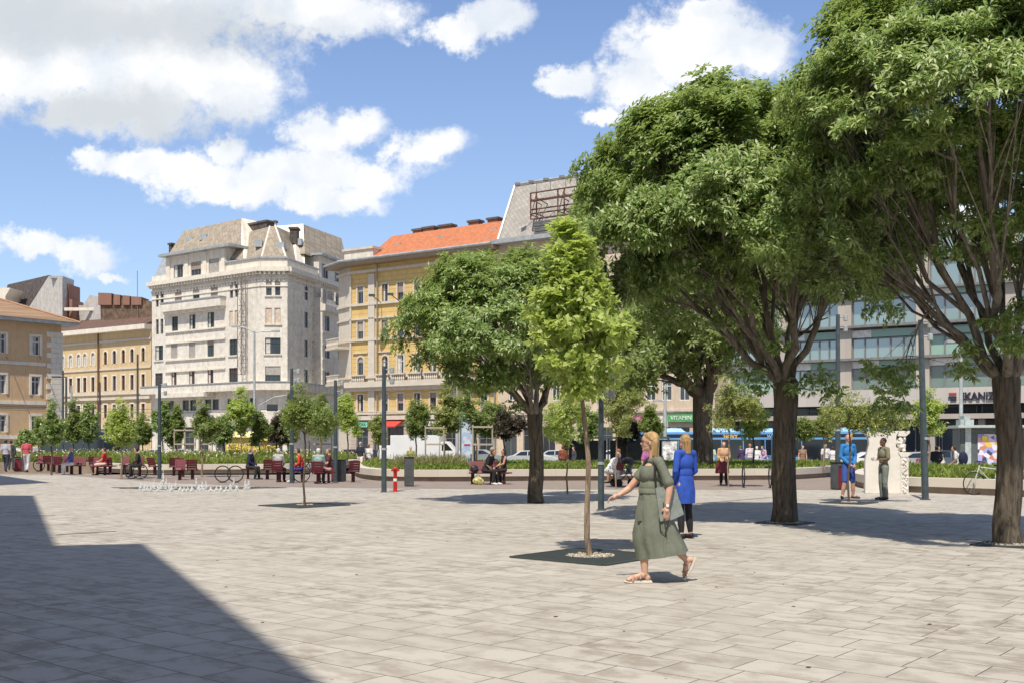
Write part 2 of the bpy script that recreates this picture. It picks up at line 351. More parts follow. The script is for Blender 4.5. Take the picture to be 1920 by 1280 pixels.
def tiles(name, c, scale=3.0, var=.35, rot=0, dark=.6):
    """roof covering: courses of tiles, in object space"""
    m = bpy.data.materials.new(name); m.use_nodes = True; nt = m.node_tree; b = nt.nodes['Principled BSDF']; q = G(nt)
    t = q.n('ShaderNodeTexCoord'); sx = q.n('ShaderNodeSeparateXYZ'); q.inp(sx.inputs[0], t.outputs['Object'])
    k = q.n('ShaderNodeCombineXYZ'); q.inp(k.inputs[0], q.m('ADD', q.m('MULTIPLY', sx.outputs[0], .84), q.m('MULTIPLY', sx.outputs[1], -.54))); q.inp(k.inputs[1], q.m('MULTIPLY', sx.outputs[2], 1.0))
    mp = q.n('ShaderNodeMapping'); q.inp(mp.inputs[0], k.outputs[0]); mp.inputs['Rotation'].default_value = (0, 0, R(rot))
    br = q.n('ShaderNodeTexBrick'); q.inp(br.inputs[0], mp.outputs[0]); br.inputs['Scale'].default_value = scale
    br.inputs['Color1'].default_value = (*[x*(1-var) for x in c], 1); br.inputs['Color2'].default_value = (*[min(1, x*(1+var*.7)) for x in c], 1); br.inputs['Mortar'].default_value = (*[x*dark for x in c], 1)
    br.inputs['Brick Width'].default_value = .9; br.inputs['Row Height'].default_value = .8; br.inputs['Mortar Size'].default_value = .07; br.inputs['Mortar Smooth'].default_value = .6
    n = q.noise(t.outputs['Object'], .35, 5, .65); o = q.mix(q.m('MULTIPLY', n.outputs[0], .55), br.outputs[0], (*[x*.72 for x in c], 1))
    q.inp(b.inputs['Base Color'], o); b.inputs['Roughness'].default_value = .8; b.inputs['Specular IOR Level'].default_value = .25
    bp = q.n('ShaderNodeBump'); bp.inputs['Strength'].default_value = .5; bp.inputs['Distance'].default_value = .05; q.inp(bp.inputs['Height'], q.m('MULTIPLY', br.outputs['Fac'], -1)); q.inp(b.inputs['Normal'], bp.outputs[0])
    return m
def stone(name, c, lines=None, var=.1, stain=(.2, .17, .14), streak=True):
    """plaster / stone with vertical dirt streaks and optional courses"""
    m = bpy.data.materials.new(name); m.use_nodes = True; nt = m.node_tree; b = nt.nodes['Principled BSDF']; q = G(nt)
    t = q.n('ShaderNodeTexCoord'); vec = t.outputs['Object']
    n = q.noise(vec, 1.6, 8, .7); o = q.ramp(n.outputs[0], [(.3, [x*(1-var*2) for x in c]), (.7, [min(1, x*(1+var)) for x in c])])
    mp = q.n('ShaderNodeMapping'); q.inp(mp.inputs[0], vec); mp.inputs['Scale'].default_value = (2.2, 2.2, .18)
    if streak:
        s = q.noise(mp.outputs[0], 1.0, 6, .7); o = q.mix(q.m('MULTIPLY', q.ramp(s.outputs[0], [(.5, (0, 0, 0)), (.8, (1, 1, 1))]), .5), o, (*stain, 1))
    if lines:
        sx = q.n('ShaderNodeSeparateXYZ'); q.inp(sx.inputs[0], vec); fr_ = q.m('FRACT', q.m('DIVIDE', sx.outputs[2], lines)); l = q.m('LESS_THAN', fr_, .07/lines if lines > .3 else .12)
        o = q.mix(q.m('MULTIPLY', l, .45), o, (*[x*.4 for x in c], 1))
    q.inp(b.inputs['Base Color'], o); b.inputs['Roughness'].default_value = .9; b.inputs['Specular IOR Level'].default_value = .2
    bp = q.n('ShaderNodeBump'); bp.inputs['Strength'].default_value = .35; bp.inputs['Distance'].default_value = .03
    q.inp(bp.inputs['Height'], q.noise(vec, 9, 5, .7).outputs[0]); q.inp(b.inputs['Normal'], bp.outputs[0]); return m
def hexa(mb, bot, top): n = len(bot); mb.add(list(bot)+list(top), [tuple(range(n))[::-1], tuple(range(n, 2*n))]+[(i, (i+1) % n, n+(i+1) % n, n+i) for i in range(n)])
white = stone('white_plaster', (.75, .70, .625), None, .14, (.32, .285, .24)); trim = stone('pale_trim', (.76, .70, .61), None, .08, (.3, .26, .22))
slate = tiles('grey_slate', (.36, .305, .24), 2.2, .3, 45, .75); red_t = tiles('orange_tiles', (.56, .205, .10), 3.2, .22, 0, .6); brown_t = tiles('brown_tiles', (.17, .105, .085), 3.2, .3); tan_t = tiles('tan_tiles', (.36, .235, .15), 3.2, .3)
zinc = mat('zinc', (.42, .44, .45), .5, .12, 2, metal=.3); fgreen = mat('frame_green', (.045, .075, .07), .5); fbrown = mat('frame_brown', (.14, .06, .04), .5); fwhite = mat('frame_white', (.72, .72, .7), .5)
fgrey = mat('frame_grey', (.2, .2, .2), .5); brick = small_pavers('brick_red', (.30, .15, .105), (.36, .19, .13), .25, .08, 0); dark = mat('dark_interior', (.02, .02, .024), .4)
# ================= white corner block
root = thing('apartment_building', at(487, 862, 140), 0, 'tall white stone corner block with grey slate mansard roof and a chamfered corner', 'building')
def loc(o):                                     # children keep world coordinates
    pass
ROOT0 = Matrix.Identity(4)
L = Fac(487, 140, (.808, -.589)); Cf = Fac(487, 140, (1, 0)); Rt = Fac(539, 140, (.263, .965))
def mk(f, parent, lst):
    ops = []
    for (x0, x1, y0, y1, kind, arch, fm, *o) in lst:
        r = f.rect(x0, x1, y0, y1); ops.append((*r, arch)); kw = dict(kind=kind, arch=arch)
        if o: kw.update(o[0])
        window(f, parent, r, fm, **kw)
    return ops
S = dict(sill=trim)
wl_ = []
for (a, b, k) in ((327.6, 340.7, 'full'), (361.5, 374, 'half'), (394.8, 408.5, 'full')):
    pass
wl_ += [(327.6, 340.7, 541.8, 567.5, 'full', 1, fgrey), (361.5, 374, 537.4, 563.7, 'half', 1, fgrey), (394.8, 408.5, 532.5, 559.3, 'full', 1, fgrey)]
wl_ += [(292, 297.5, 548, 575.7, 'win', 0, fgrey, dict(mull=0)), (300.8, 306.8, 547, 574.6, 'win', 0, fgrey, dict(mull=0)), (430.9, 437, 530, 559, 'half', 0, fgrey, dict(mull=0)), (440.2, 446.8, 528, 557, 'win', 0, fgrey, dict(mull=0))]
wl_ += [(292, 297.5, 599, 627, 'win', 0, fgrey, dict(mull=0)), (300.8, 306, 598, 626, 'win', 0, fgrey, dict(mull=0)), (322, 333.6, 593.6, 622.8, 'win', 0, fgreen), (354.9, 366.4, 590, 618.5, 'curt', 0, fgreen), (388.8, 401.4, 585.6, 614.8, 'curt', 0, fgreen),
        (430, 436.4, 583, 612.6, 'blind', 0, fbrown, dict(mull=0)), (440, 446.5, 582, 611.6, 'blind', 0, fbrown, dict(mull=0))]
wl_ += [(290.6, 305.6, 647.5, 675, 'curt', 0, fgreen, S), (321, 332.5, 644, 671, 'full', 0, fgreen), (354.4, 366, 641, 670, 'full', 0, fgreen), (388.8, 401, 638, 668, 'part', 0, fgreen), (430, 445, 636, 665.6, 'win', 0, fgreen, S)]
wl_ += [(290.6, 305, 698.7, 724, 'win', 0, fbrown), (321, 331, 696, 722.5, 'curt', 0, fbrown), (354, 365, 694, 720, 'curt', 0, fbrown), (389, 400, 692, 718.4, 'curt', 0, fbrown), (429, 446, 689, 716.6, 'win', 0, fbrown)]
t0, t1 = L.t(285), L.t(487); zc = L.z(487, 506)                         # cornice height
ops = mk(L, root, wl_)
zb = L.z(487, 731); zg = -.45
# mezzanine windows
mz = []
for i, x in enumerate(range(300, 480, 14)):
    if i % 3 != 2: mz.append((x, x+12, 751-(x-300)*.035, 771-(x-300)*.035, 'win', 0, fgreen, dict(tran=0, mull=0, rec=.2)))
ops += mk(L, root, mz)
sh = []
for x in (322, 345, 372, 404, 428): sh.append((x, x+19, 800, 862, 'win', 0, fgrey, dict(mull=1, tran=.7)))
ops += mk(L, root, sh)
wall(L, root, t0, t1, zg, zc, ops, white, depth=11)
wc = [(498.8, 509.4, 525, 554.4, 'half', 0, fgrey, dict(mull=0, sill=trim)), (515.6, 525.6, 525, 554.4, 'part', 0, fgrey, dict(mull=0, sill=trim)), (498, 509.4, 577.5, 607.5, 'blind', 0, fbrown, dict(mull=0, sill=trim)), (515, 526, 577.5, 607.5, 'blind', 0, fbrown, dict(mull=0, sill=trim)),
      (497, 526, 633, 663, 'curt', 0, fgreen, dict(mull=2, sill=trim)), (497, 526, 686, 715, 'half', 0, fgreen, dict(mull=3, tran=.7)), (500, 521, 757, 770, 'win', 0, fgrey, dict(mull=0, tran=0)), (496, 530, 806, 862, 'win', 0, fgrey, dict(mull=2, tran=.75))]
ops = mk(Cf, root, wc); wall(Cf, root, Cf.t(487), Cf.t(539), zg, zc, ops, white, depth=9, name='corner_wall')
wr = [(571, 577.5, 533.8, 563), (587.5, 593.8, 538.8, 567.5), (570.6, 577.5, 585, 615), (586, 593, 588, 617.5), (570.6, 577.5, 637.5, 668.8), (585.6, 592.5, 640, 670.5), (570, 578, 692, 720), (585.6, 592, 693, 720.6)]
wr = [(*w_, 'curt', 0, fgrey, dict(mull=0)) for w_ in wr]
ops = mk(Rt, root, wr); wall(Rt, root, 0, Rt.t(645), zg, zc, ops, white, depth=4, name='side_wall')
bay = Fac(603, 151.2, (.263, .965)); bay.A = bay.A+bay.n*0
wb = [(604.5, 612, 542.5, 568.8, 'full', 1, fgrey), (629, 637.5, 550, 573, 'part', 1, fgrey), (608.5, 618, 593, 621, 'curt', 0, fgrey), (634, 639.5, 598, 622.5, 'curt', 0, fgrey), (608.5, 618, 645.6, 671, 'curt', 0, fgrey), (634, 639.5, 649, 673, 'curt', 0, fgrey), (608.5, 618, 697, 723, 'curt', 0, fgrey)]
offb = -1.1
bay = Fac(539, 140, (.263, .965)); bay.A = bay.A+bay.n*1.1
tb0 = bay.t(604.5); ops = mk(bay, root, wb)
wall(bay, root, tb0, bay.t(652), zb, zc-2.6, ops, white, depth=1.3, name='bay')
pb = MB(); bay.box(pb, tb0-.1, bay.t(652), bay.z(605, 583), bay.z(605, 571), -.5, .3); pb.build('balcony', white, root)
for yy_ in (622.5, 645, 672, 692):
    pb = MB(); z_ = bay.z(605, yy_); bay.box(pb, tb0-.03, bay.t(652), z_-.12, z_+.12, -.1, .1); pb.build('string_course', trim, root)
# cornice with dentils round three faces
cn = MB(); dn = cn
for f, a, b in ((L, t0-.3, t1+.35), (Cf, Cf.t(487)-.3, Cf.t(539)+.3), (Rt, -.3, Rt.t(645))):
    f.box(cn, a, b, zc-.28, zc+.32, -.75, .3); f.box(cn, a+.2, b-.2, zc-1.15, zc-.98, -.14, .1); f.box(cn, a+.2, b-.2, zc-2.2, zc-2.05, -.1, .1)
    k = a+.3
    while k < b-.4: f.box(dn, k, k+.3, zc-.62, zc-.282, -.58, .05); f.box(dn, k+.02, k+.2, zc-1.5, zc-1.152, -.12, .05); k += .62
cn.build('cornice', trim, root)
# attic parapet
pp = MB(); L.box(pp, t0, L.t(312), zc+.322, L.z(300, 517), 0, .5); pp.build('parapet', trim, root); pp = MB(); zp = L.z(470, 487); L.box(pp, L.t(423), t1+.1, zc+.322, zp, 0, .5)
Cf.box(pp, Cf.t(487), Cf.t(539), zc+.322, zp, 0, .5); Rt.box(pp, 0, Rt.t(596), zc+.322, zp-.2, 0, .5); pp.build('parapet', trim, root)
pc = MB(); L.box(pc, L.t(423), t1+.2, zp+.002, zp+.22, -.2, .6); Cf.box(pc, Cf.t(487)-.1, Cf.t(539)+.1, zp+.002, zp+.22, -.2, .6); Rt.box(pc, -.1, Rt.t(596), zp-.198, zp+.02, -.2, .6); pc.build('parapet_coping', zinc, root)
# attic storey with three big windows
ta, tb = L.t(312), L.t(424); zt = L.z(368, 474)
wa = [(325.4, 342.9, 496.4, 521, 'curt', 0, fgrey, dict(mull=2, tran=0)), (357.6, 376.8, 491, 517, 'half', 0, fgrey, dict(mull=2, tran=0)), (391.5, 411, 485, 512, 'full', 0, fgrey, dict(tran=0))]
ops = mk(L, root, wa); wall(L, root, ta, tb, zc+.322, zt, ops, trim, depth=6, name='attic_wall')
for x in (313, 347, 381.5, 416): pl = MB(); L.box(pl, L.t(x), L.t(x+6.5), zc+.33, zt-.1, -.16, .05); pl.build('pilaster', trim, root)
ev = MB(); L.box(ev, ta-.7, tb+1.6, zt, zt+.35, -.9, 5); ev.build('eave', zinc, root)
# balconies on the left face
bl = MB(); zA = L.z(368, 565); zB = L.z(368, 580.5); L.box(bl, L.t(311.7), L.t(423.8), zB, zA, -1.0, .1); L.box(bl, L.t(311.7)+.15, L.t(423.8)-.15, zB-.35, zB-.002, -.6, .1); bl.build('balcony', white, root)
rl = MB(); L.box(rl, L.t(311), L.t(424.5), zA+.002, zA+.16, -1.1, .1); rl.build('balcony_rail', zinc, root)
for (a, b) in ((623, 614), (644, 634.5), (675.6, 668), (697, 689)):
    sc_ = MB(); L.band(sc_, 311, a, 423, b, .22, -.22, .05); sc_.build('string_course', trim, root)
b2 = MB(); zb1 = Cf.z(500, 716.5); zb0 = Cf.z(500, 731)
L.box(b2, t0-.6, t1+.7, zb0, zb1, -1.5, .2); L.box(b2, L.t(312), L.t(402), zb0-.6, zb0-.002, -1.8, .2)
Cf.box(b2, Cf.t(487)-.5, Cf.t(539)+.9, zb0+.01, zb1-.01, -1.45, .2); Rt.box(b2, -.9, Rt.t(650), zb0+.02, zb1-.02, -1.4, .2); b2.build('canopy_balcony', white, root)
r2 = MB(); L.box(r2, t0-.6, t1+.7, zb1+.002, zb1+.14, -1.6, -1.2); Cf.box(r2, Cf.t(487)-.5, Cf.t(539)+.9, zb1+.004, zb1+.13, -1.55, -1.2); Rt.box(r2, -.9, Rt.t(650), zb1+.004, zb1+.12, -1.5, -1.2); r2.build('balcony_coping', zinc, root)
cb2 = MB(); L.box(cb2, t0, t1, zg+4.2, zg+6.1, -.35, .1); Cf.box(cb2, 0, Cf.t(539), zg+4.2, zg+6.1, -.34, .1); Rt.box(cb2, 0, Rt.t(645), zg+4.2, zg+6.1, -.34, .1); cb2.build('fascia', white, root)
# roofs: left mansard, firewall, corner roof, firewall, right mansard
def rp(f, x, y, off): return f.p(x, y, off)
lm = MB(); A_ = rp(L, 314, 480, .6); B_ = rp(L, 456, 487, .6); C_ = rp(L, 452.7, 410, 5.5); D_ = rp(L, 345, 433, 5.5)
bk = Vector((-L.n.x, -L.n.y, 0))
hexa(lm, [A_, B_, B_+bk*14, A_+bk*14], [D_, C_, C_+bk*4, D_+bk*4]); lm.build('mansard_roof', slate, root)
lf = MB(); p0 = rp(L, 287, 523, 1.2); p1 = rp(L, 306, 482, 3); p2 = rp(L, 316, 480, 3); p3 = rp(L, 312, 523, 1.2)
hexa(lf, [p0, p3, p3+bk*10, p0+bk*10], [p1, p2, p2+bk*6, p1+bk*6]); lf.build('mansard_roof', zinc, root)
fwall = MB(); q0 = rp(L, 452, 488, .6); q1 = rp(L, 466, 488, .6); q2 = rp(L, 468, 436, 4.5); q3 = rp(L, 453, 409, 5.4)
fwall.prism([q0, rp(L, 461, 488, .6), rp(L, 462.5, 428, 5.2), q3], bk*11); fwall.build('firewall', trim, root)
cr = MB(); bot = [rp(L, 462, 487, .7), rp(Cf, 490, 485, .7), rp(Cf, 537, 485, .7), rp(Rt, 566, 493, .7)]
bot2 = bot+[Vector((bot[3].x-6, 160, bot[3].z)), Vector((bot[0].x+4, 158, bot[0].z))]
top = [rp(L, 468, 435, 5), rp(Cf, 506, 425, 5), rp(Cf, 516, 424, 5), rp(Rt, 552, 440, 5)]
top2 = top+[Vector((top[3].x-3, 156, top[3].z)), Vector((top[0].x+2, 155, top[0].z))]
hexa(cr, bot2, top2); cr.build('corner_roof', slate, root)
hp = MB()
for a, b in ((bot[1], top[1]), (bot[2], top[2])): hp.tube([a, b], .14, 6)
hp.build('hip_flashing', trim, root)
f2 = MB(); bkr = Vector((-Rt.n.x, -Rt.n.y, 0)); f2.prism([rp(Rt, 556, 495, .2), rp(Rt, 572, 500, .2), rp(Rt, 569, 420, 4), rp(Rt, 554, 440, 4)], bkr*6+Vector((0, .6, 0))); f2.build('firewall', trim, root)
rm = MB(); a = [rp(Rt, 572, 476, .8), rp(Rt, 655, 508, .8)]; c = [rp(Rt, 569, 421, 4.5), rp(Rt, 640, 447, 4.5)]
hexa(rm, [a[0], a[1], a[1]+bkr*12, a[0]+bkr*12], [c[0], c[1], c[1]+bkr*4, c[0]+bkr*4]); rm.build('mansard_roof', slate, root)
td0, td1 = Rt.t(598), Rt.t(652); zt2 = Rt.z(600, 480)
ops = mk(Rt, root, [(602.5, 615.5, 496, 523, 'curt', 0, fgrey, dict(mull=2, tran=0)), (627, 638.5, 512, 529, 'curt', 0, fgrey, dict(mull=2, tran=0))]); wall(Rt, root, td0, td1, zc+.33, zt2, ops, trim, depth=5, name='attic_wall')
ev = MB(); Rt.box(ev, td0-.5, td1, zt2, zt2+.3, -.8, 4); ev.build('eave', zinc, root)
def chimney(f, root, x0, x1, y0, y1, off, m=brick, dep=1.2, pots=True):
    t_0, t_1 = f.t(x0, off), f.t(x1, off); zt_ = f.z((x0+x1)/2, y0, off); zb_ = f.z((x0+x1)/2, y1, off)-1.2
    mb = MB(); f.box(mb, t_0, t_1, zb_, zt_-.25, off, off+dep); o = mb.build('chimney', m, root)
    mb = MB(); f.box(mb, t_0-.15, t_1+.15, zt_-.25, zt_, off-.15, off+dep+.15)
    mb.build('chimney_cap', mat('dark_cap', (.12, .1, .09), .8), o)
cdark = mat('soot_brick', (.10, .085, .075), .9, .3, 3)
chimney(L, root, 465, 483, 418, 432, 6, cdark, 1.5); chimney(L, root, 484, 500, 414, 428, 6, cdark, 1.5); chimney(Cf, root, 543, 557, 426, 440, 8, cdark, 1.5)
chimney(Cf, root, 514.5, 517.5, 414, 425, 6, trim, .5); chimney(L, root, 316.5, 321, 456, 478, 4, cdark, .8)
for (f, x, y, o) in ((L, 357, 452, 3.4), (L, 383, 446, 3.2), (Cf, 486, 458, 3.0), (Cf, 527, 462, 2.6), (Rt, 560, 455, 2.6)):
    mb = MB(); c = f.p(x, y, o); mb.box(c, (1.0, 1.2, .9)); q = mb.build('roof_hatch', zinc, root)
# lattice sign mast bracketed on the chamfer edge
mast = thing('sign_mast', L.p(462, 716, -1.2), 0, 'rusty vertical lattice frame fixed to the white corner block facade', 'frame')
mb = MB(); za, zb_ = L.z(462, 702), L.z(462, 522)
for t_ in (L.t(457.5), L.t(466)):
    for o_ in (-.5, -1.1): mb.tube([L.w(t_, za, o_), L.w(t_, zb_, o_)], .055, 6)
k = za; i = 0
while k < zb_-.8:
    a, b = (L.t(457.5), L.t(466)) if i % 2 else (L.t(466), L.t(457.5))
    for o_ in (-.5, -1.1): mb.tube([L.w(a, k, o_), L.w(b, k+1.5, o_)], .03, 5); mb.tube([L.w(L.t(457.5), k, o_), L.w(L.t(466), k, o_)], .03, 5)
    k += 1.5; i += 1
w_ = mb.build('lattice', mat('rust_dark', (.20, .165, .14), .8, .3), mast)
def world_parent(root):
    """children were modelled in world coordinates: give them the inverse of their thing's place"""
    M = root.matrix_basis.inverted() if False else (Matrix.Translation(root.location) @ root.rotation_euler.to_matrix().to_4x4()).inverted()
    for c in root.children: c.matrix_parent_inverse = M
world_parent(root); world_parent(mast)
# ================= yellow house
Y = Fac(657, 135, (.837, -.547))
root = thing('tenement_house', Y.w(0, -.45), 0, 'yellow plaster tenement with white pilasters and bright orange tiled roof', 'building')
yel = stone('yellow_plaster', (.68, .48, .20), .55, .08, (.36, .25, .12)); cream = stone('cream_stucco', (.62, .56, .48), None, .07, (.4, .34, .27))
xc = [676.2, 722, 751.2, 782.5, 812.5, 844.5, 876.3, 908]; sl_ = lambda x, y, s: y-(x-676)*s
ks = {(0, 0): 'part', (0, 1): 'curt', (0, 2): 'half', (0, 3): 'part', (1, 0): 'half', (1, 1): 'half'}
wl_ = []; bal = []
for i, x in enumerate(xc):
    h = 5.4+.07*i; tx = x
    wl_.append((x-h, x+h, sl_(x, 537.7, .10), sl_(x, 570.3, .092), ks.get((0, i), random.choice(['curt', 'half', 'win'])), 0, fbrown if i % 3 else fgrey, dict(sur=cream)))
    wl_.append((x-h, x+h, sl_(x, 603.5, .075), sl_(x, 636, .068), ks.get((1, i), random.choice(['curt', 'half', 'win'])), 0, fgrey, dict(sur=cream)))
    wl_.append((x-h, x+h, sl_(x, 669, .055), sl_(x, 704, .046), random.choice(['curt', 'part']), 1 if i < 2 else 0, fwhite if i in (2, 3) else fgrey, dict(sur=cream)))
    wl_.append((x-h, x+h, sl_(x, 739.5, .03), sl_(x, 770.8, .018), random.choice(['curt', 'part', 'half']), 0, fbrown, dict(sur=cream)))
ops = mk(Y, root, wl_); te = Y.t(932)
shops = [(668, 690, 800, 866), (700, 716, 803, 866), (727, 757, 798, 866), (770, 783, 803, 866), (797, 824, 804, 866), (835, 858, 804, 866), (870, 886, 804, 866), (898, 924, 804, 866)]
ops += mk(Y, root, [(*s_, 'win', 0, fgrey, dict(mull=1, tran=.72)) for s_ in shops])
zY = Y.z(700, 496); z2 = Y.z(700, 779)
wall(Y, root, 0, te, z2, zY, [o for o in ops if o[2] > z2], yel, depth=13)
wall(Y, root, 0, te, -.45, z2, [o for o in ops if o[3] < z2+.5], stone('ground_floor_stone', (.50, .42, .35), .45, .1, (.3, .24, .2)), depth=13, name='ground_floor')
ch = Fac(657, 135, (.30, -.95)); ch.A = Y.A.copy(); ch.u = Vector((-.55, .835)).normalized(); ch.n = Vector((-ch.u.y, ch.u.x))
wall(ch, root, 0, 3.6, -.45, zY, [], cream, depth=3, name='corner_wall')
sideY = Fac(657, 135, (.2, .98)); sideY.A = Y.A+ch.u*3.6
for (a, b) in ((657.2, 660), (692, 703.5)): pl = MB(); Y.box(pl, Y.t(a), Y.t(b), z2, zY-1.2, -.2, .05); pl.build('pilaster', cream, root)
for (x0, y0, s_, h, o_) in ((657, 574, .092, .3, -.25), (657, 600.5, .08, .2, -.2), (657, 639.5, .068, .3, -.25), (657, 708, .046, .3, -.35), (657, 774, .012, .4, -.35), (657, 513, .115, .35, -.3), (657, 783.5, .008, .5, -.5)):
    mb = MB(); z_ = Y.z(x0, y0); Y.box(mb, -.2, te, z_-h/2, z_+h/2, o_, .05); ch.box(mb, .2, 3.7, z_-h/2+.01, z_+h/2-.01, o_+.01, .05); mb.build('string_course', cream, root)
mb = MB(); z_ = Y.z(657, 722); Y.box(mb, -.3, te, z_-.35, z_+.35, -.9, .05); Y.box(mb, -.3, te, z_-.8, z_-.352, -.5, .05); mb.build('cornice', cream, root)
for i, x in enumerate(xc[:7]):
    mb = MB(); t_ = Y.t(x)
    for k in range(7): mb.lathe([(.08, 0), (.14, .25), (.07, .45), (.12, .75)], 6, tuple(Y.w(t_-.9+.3*k, z_+.36, -.55)))
    Y.box(mb, t_-1.1, t_+1.1, z_+1.1, z_+1.25, -.75, -.35); mb.build('balustrade', cream, root)
    mb = MB(); zt_ = Y.z(x, sl_(x, 737, .03)); mb.prism([Y.w(t_-1.15, zt_+.25, -.3), Y.w(t_+1.15, zt_+.25, -.3), Y.w(t_+.5, zt_+.8, -.3), Y.w(t_, zt_+1.15, -.3), Y.w(t_-.5, zt_+.8, -.3)], -Y.n.to_3d()*.35); mb.build('window_hood', cream, root)
    if i < 2:
        mb = MB(); zt_ = Y.z(x, sl_(x, 665, .055)); Y.box(mb, t_-1.2, t_+1.2, zt_+.15, zt_+.3, -.18, .02); mb.build('window_hood', cream, root)
# corner balconies
for (y0, nm) in ((650, 0), (718, 1)):
    z_ = ch.z(650, y0) if False else Y.z(657, y0)
    mb = MB(); ch.box(mb, .3, 3.9, z_-.3, z_, -1.7, .1); q = mb.build('balcony', cream, root)
    mb = MB()
    for k in range(10): mb.lathe([(.07, 0), (.13, .3), (.06, .6), (.1, .95)], 6, tuple(ch.w(.45+.36*k, z_+.002, -1.55)))
    ch.box(mb, .3, 3.9, z_+.96, z_+1.1, -1.65, -1.4); mb.build('balustrade', cream, q)
# eave, gutter, frieze
mb = MB(); Y.box(mb, -.5, te+.3, zY, zY+.35, -1.6, 1); ch.box(mb, -.3, 4.4, zY+.01, zY+.34, -1.5, 1); mb.build('eave', mat('eave_boards', (.34, .27, .2), .8), root)
mb = MB(); mb.tube([Y.w(-.6, zY+.5, -1.7), Y.w(te+.3, zY+.5, -1.7)], .17, 8); mb.tube([ch.w(0, zY+.5, -1.6), ch.w(4.5, zY+.5, -1.6)], .16, 8); mb.build('gutter', zinc, root)
mb = MB(); 
for x in (710, 930): mb.tube([Y.w(Y.t(x), -.4, -.3), Y.w(Y.t(x), zY, -.3)], .08, 8)
mb.build('downpipe', mat('pipe_grey', (.25, .25, .25), .6), root)
# attic block at the corner
mb = MB(); zq = Y.z(670, 469); Y.box(mb, -1.2, Y.t(697), zY+.352, zq, .2, 4); mb.build('attic', white, root)
mb = MB(); Y.box(mb, -1.4, Y.t(699), zq+.002, zq+.3, 0, 4.2); mb.build('attic_coping', cream, root)
# roof
zE = zY+.36; tl = Y.t(703); r0 = Y.p(735, 443, 6); r1 = Y.w(te, Y.z(948, 411, 6), 6); zr = r0.z; r1 = Vector((r1.x, r1.y, zr))
mb = MB(); by = -Y.n.to_3d(); 
bt = [Y.w(Y.t(690), zE, -.9), Y.w(te, zE, -.9), Y.w(te, zE, 13), Y.w(Y.t(690), zE, 13)]
mb.add(bt+[Vector((r0.x, r0.y, zr)), r1], [(0, 1, 5, 4), (1, 2, 5), (2, 3, 4, 5), (3, 0, 4), (0, 3, 2, 1)])
mb.build('roof', red_t, root)
for (a, b, c, d) in ((774, 790, 429, 438), (793, 813, 425, 434), (823, 846, 421, 430), (878, 897, 413, 423), (914, 933, 408, 417)): chimney(Y, root, a, b, c, d, 6.3, brick, 1.0)
for (x, y, o) in ((750, 461, 3.4), (796, 470, 1.3), (831, 448, 4), (918, 453, 1.6), (929, 434, 4)):
    mb = MB(); c = Y.p(x, y, o); mb.box(c, (.9, 1.0, .5), math.atan2(Y.u.y, Y.u.x)); mb.build('skylight', zinc, root)
# awnings and signs
def sign(f, root, x0, x1, y0, y1, m, txt=None, tcol=None, name='shop_sign', off=-.35, tall=.6, thing_=None):
    r = f.rect(x0, x1, y0, y1); mb = MB(); f.box(mb, r[0], r[1], r[2], r[3], off, off+.14); o = mb.build(name, m, root)
    if txt:
        cu = bpy.data.curves.new('lettering', 'FONT'); cu.body = txt; cu.size = (r[3]-r[2])*tall*1.3; cu.align_x = 'CENTER'; cu.align_y = 'CENTER'; cu.extrude = .02
        to = bpy.data.objects.new('lettering', cu); COL.objects.link(to); cu.materials.append(tcol)
        c = f.w((r[0]+r[1])/2, (r[2]+r[3])/2, off-.03); ang = math.atan2(f.u.y, f.u.x); to.rotation_euler = (R(90), 0, ang)
        dg = bpy.context.evaluated_depsgraph_get(); dg.update(); me = bpy.data.meshes.new_from_object(to.evaluated_get(dg)); bpy.data.objects.remove(to)
        wd = max(v.co.x for v in me.vertices)-min(v.co.x for v in me.vertices); s = min(1, (r[1]-r[0])*.92/wd)
        M = Matrix.Translation(c) @ Matrix.Rotation(ang, 4, 'Z') @ Matrix.Rotation(R(90), 4, 'X') @ Matrix.Diagonal((s, 1, 1, 1)); me.transform(M)
        link('lettering', me, None, o)
    return o
red = mat('awning_red', (.55, .06, .045), .7); wht = mat('sign_white', (.82, .82, .8), .5); grn = mat('sign_green', (.10, .42, .14), .5); mag = mat('sign_magenta', (.55, .05, .28), .5); blk = mat('letter_black', (.03, .025, .045), .5); org = mat('sign_orange', (.8, .4, .05), .5)
mb = MB(); r = Y.rect(727, 757, 786, 798); mb.prism([Y.w(r[0], r[3], -.05), Y.w(r[0], r[2], -1.6), Y.w(r[0], r[2]-.15, -1.6), Y.w(r[0], r[3]-.3, -.05)], (Y.w(r[1], 0, 0)-Y.w(r[0], 0, 0))); mb.build('awning', red, root)
sign(Y, root, 667, 692, 790, 800, mat('sign_teal', (.25, .62, .5), .5), 'PATIKA', mat('letter_green', (.03, .2, .1), .5)); sign(Y, root, 796, 826, 789, 797, wht)
# two wall lamps on brackets
for x, y in ((697, 554), (732, 552)):
    mb = MB(); a = Y.p(x+18, y+14, 0); b = Y.p(x, y, -3.2); mb.tube([a, b], .05, 6); mb.box(b, (.7, .5, .25)); mb.build('wall_lamp', fgreen, root)
world_parent(root)
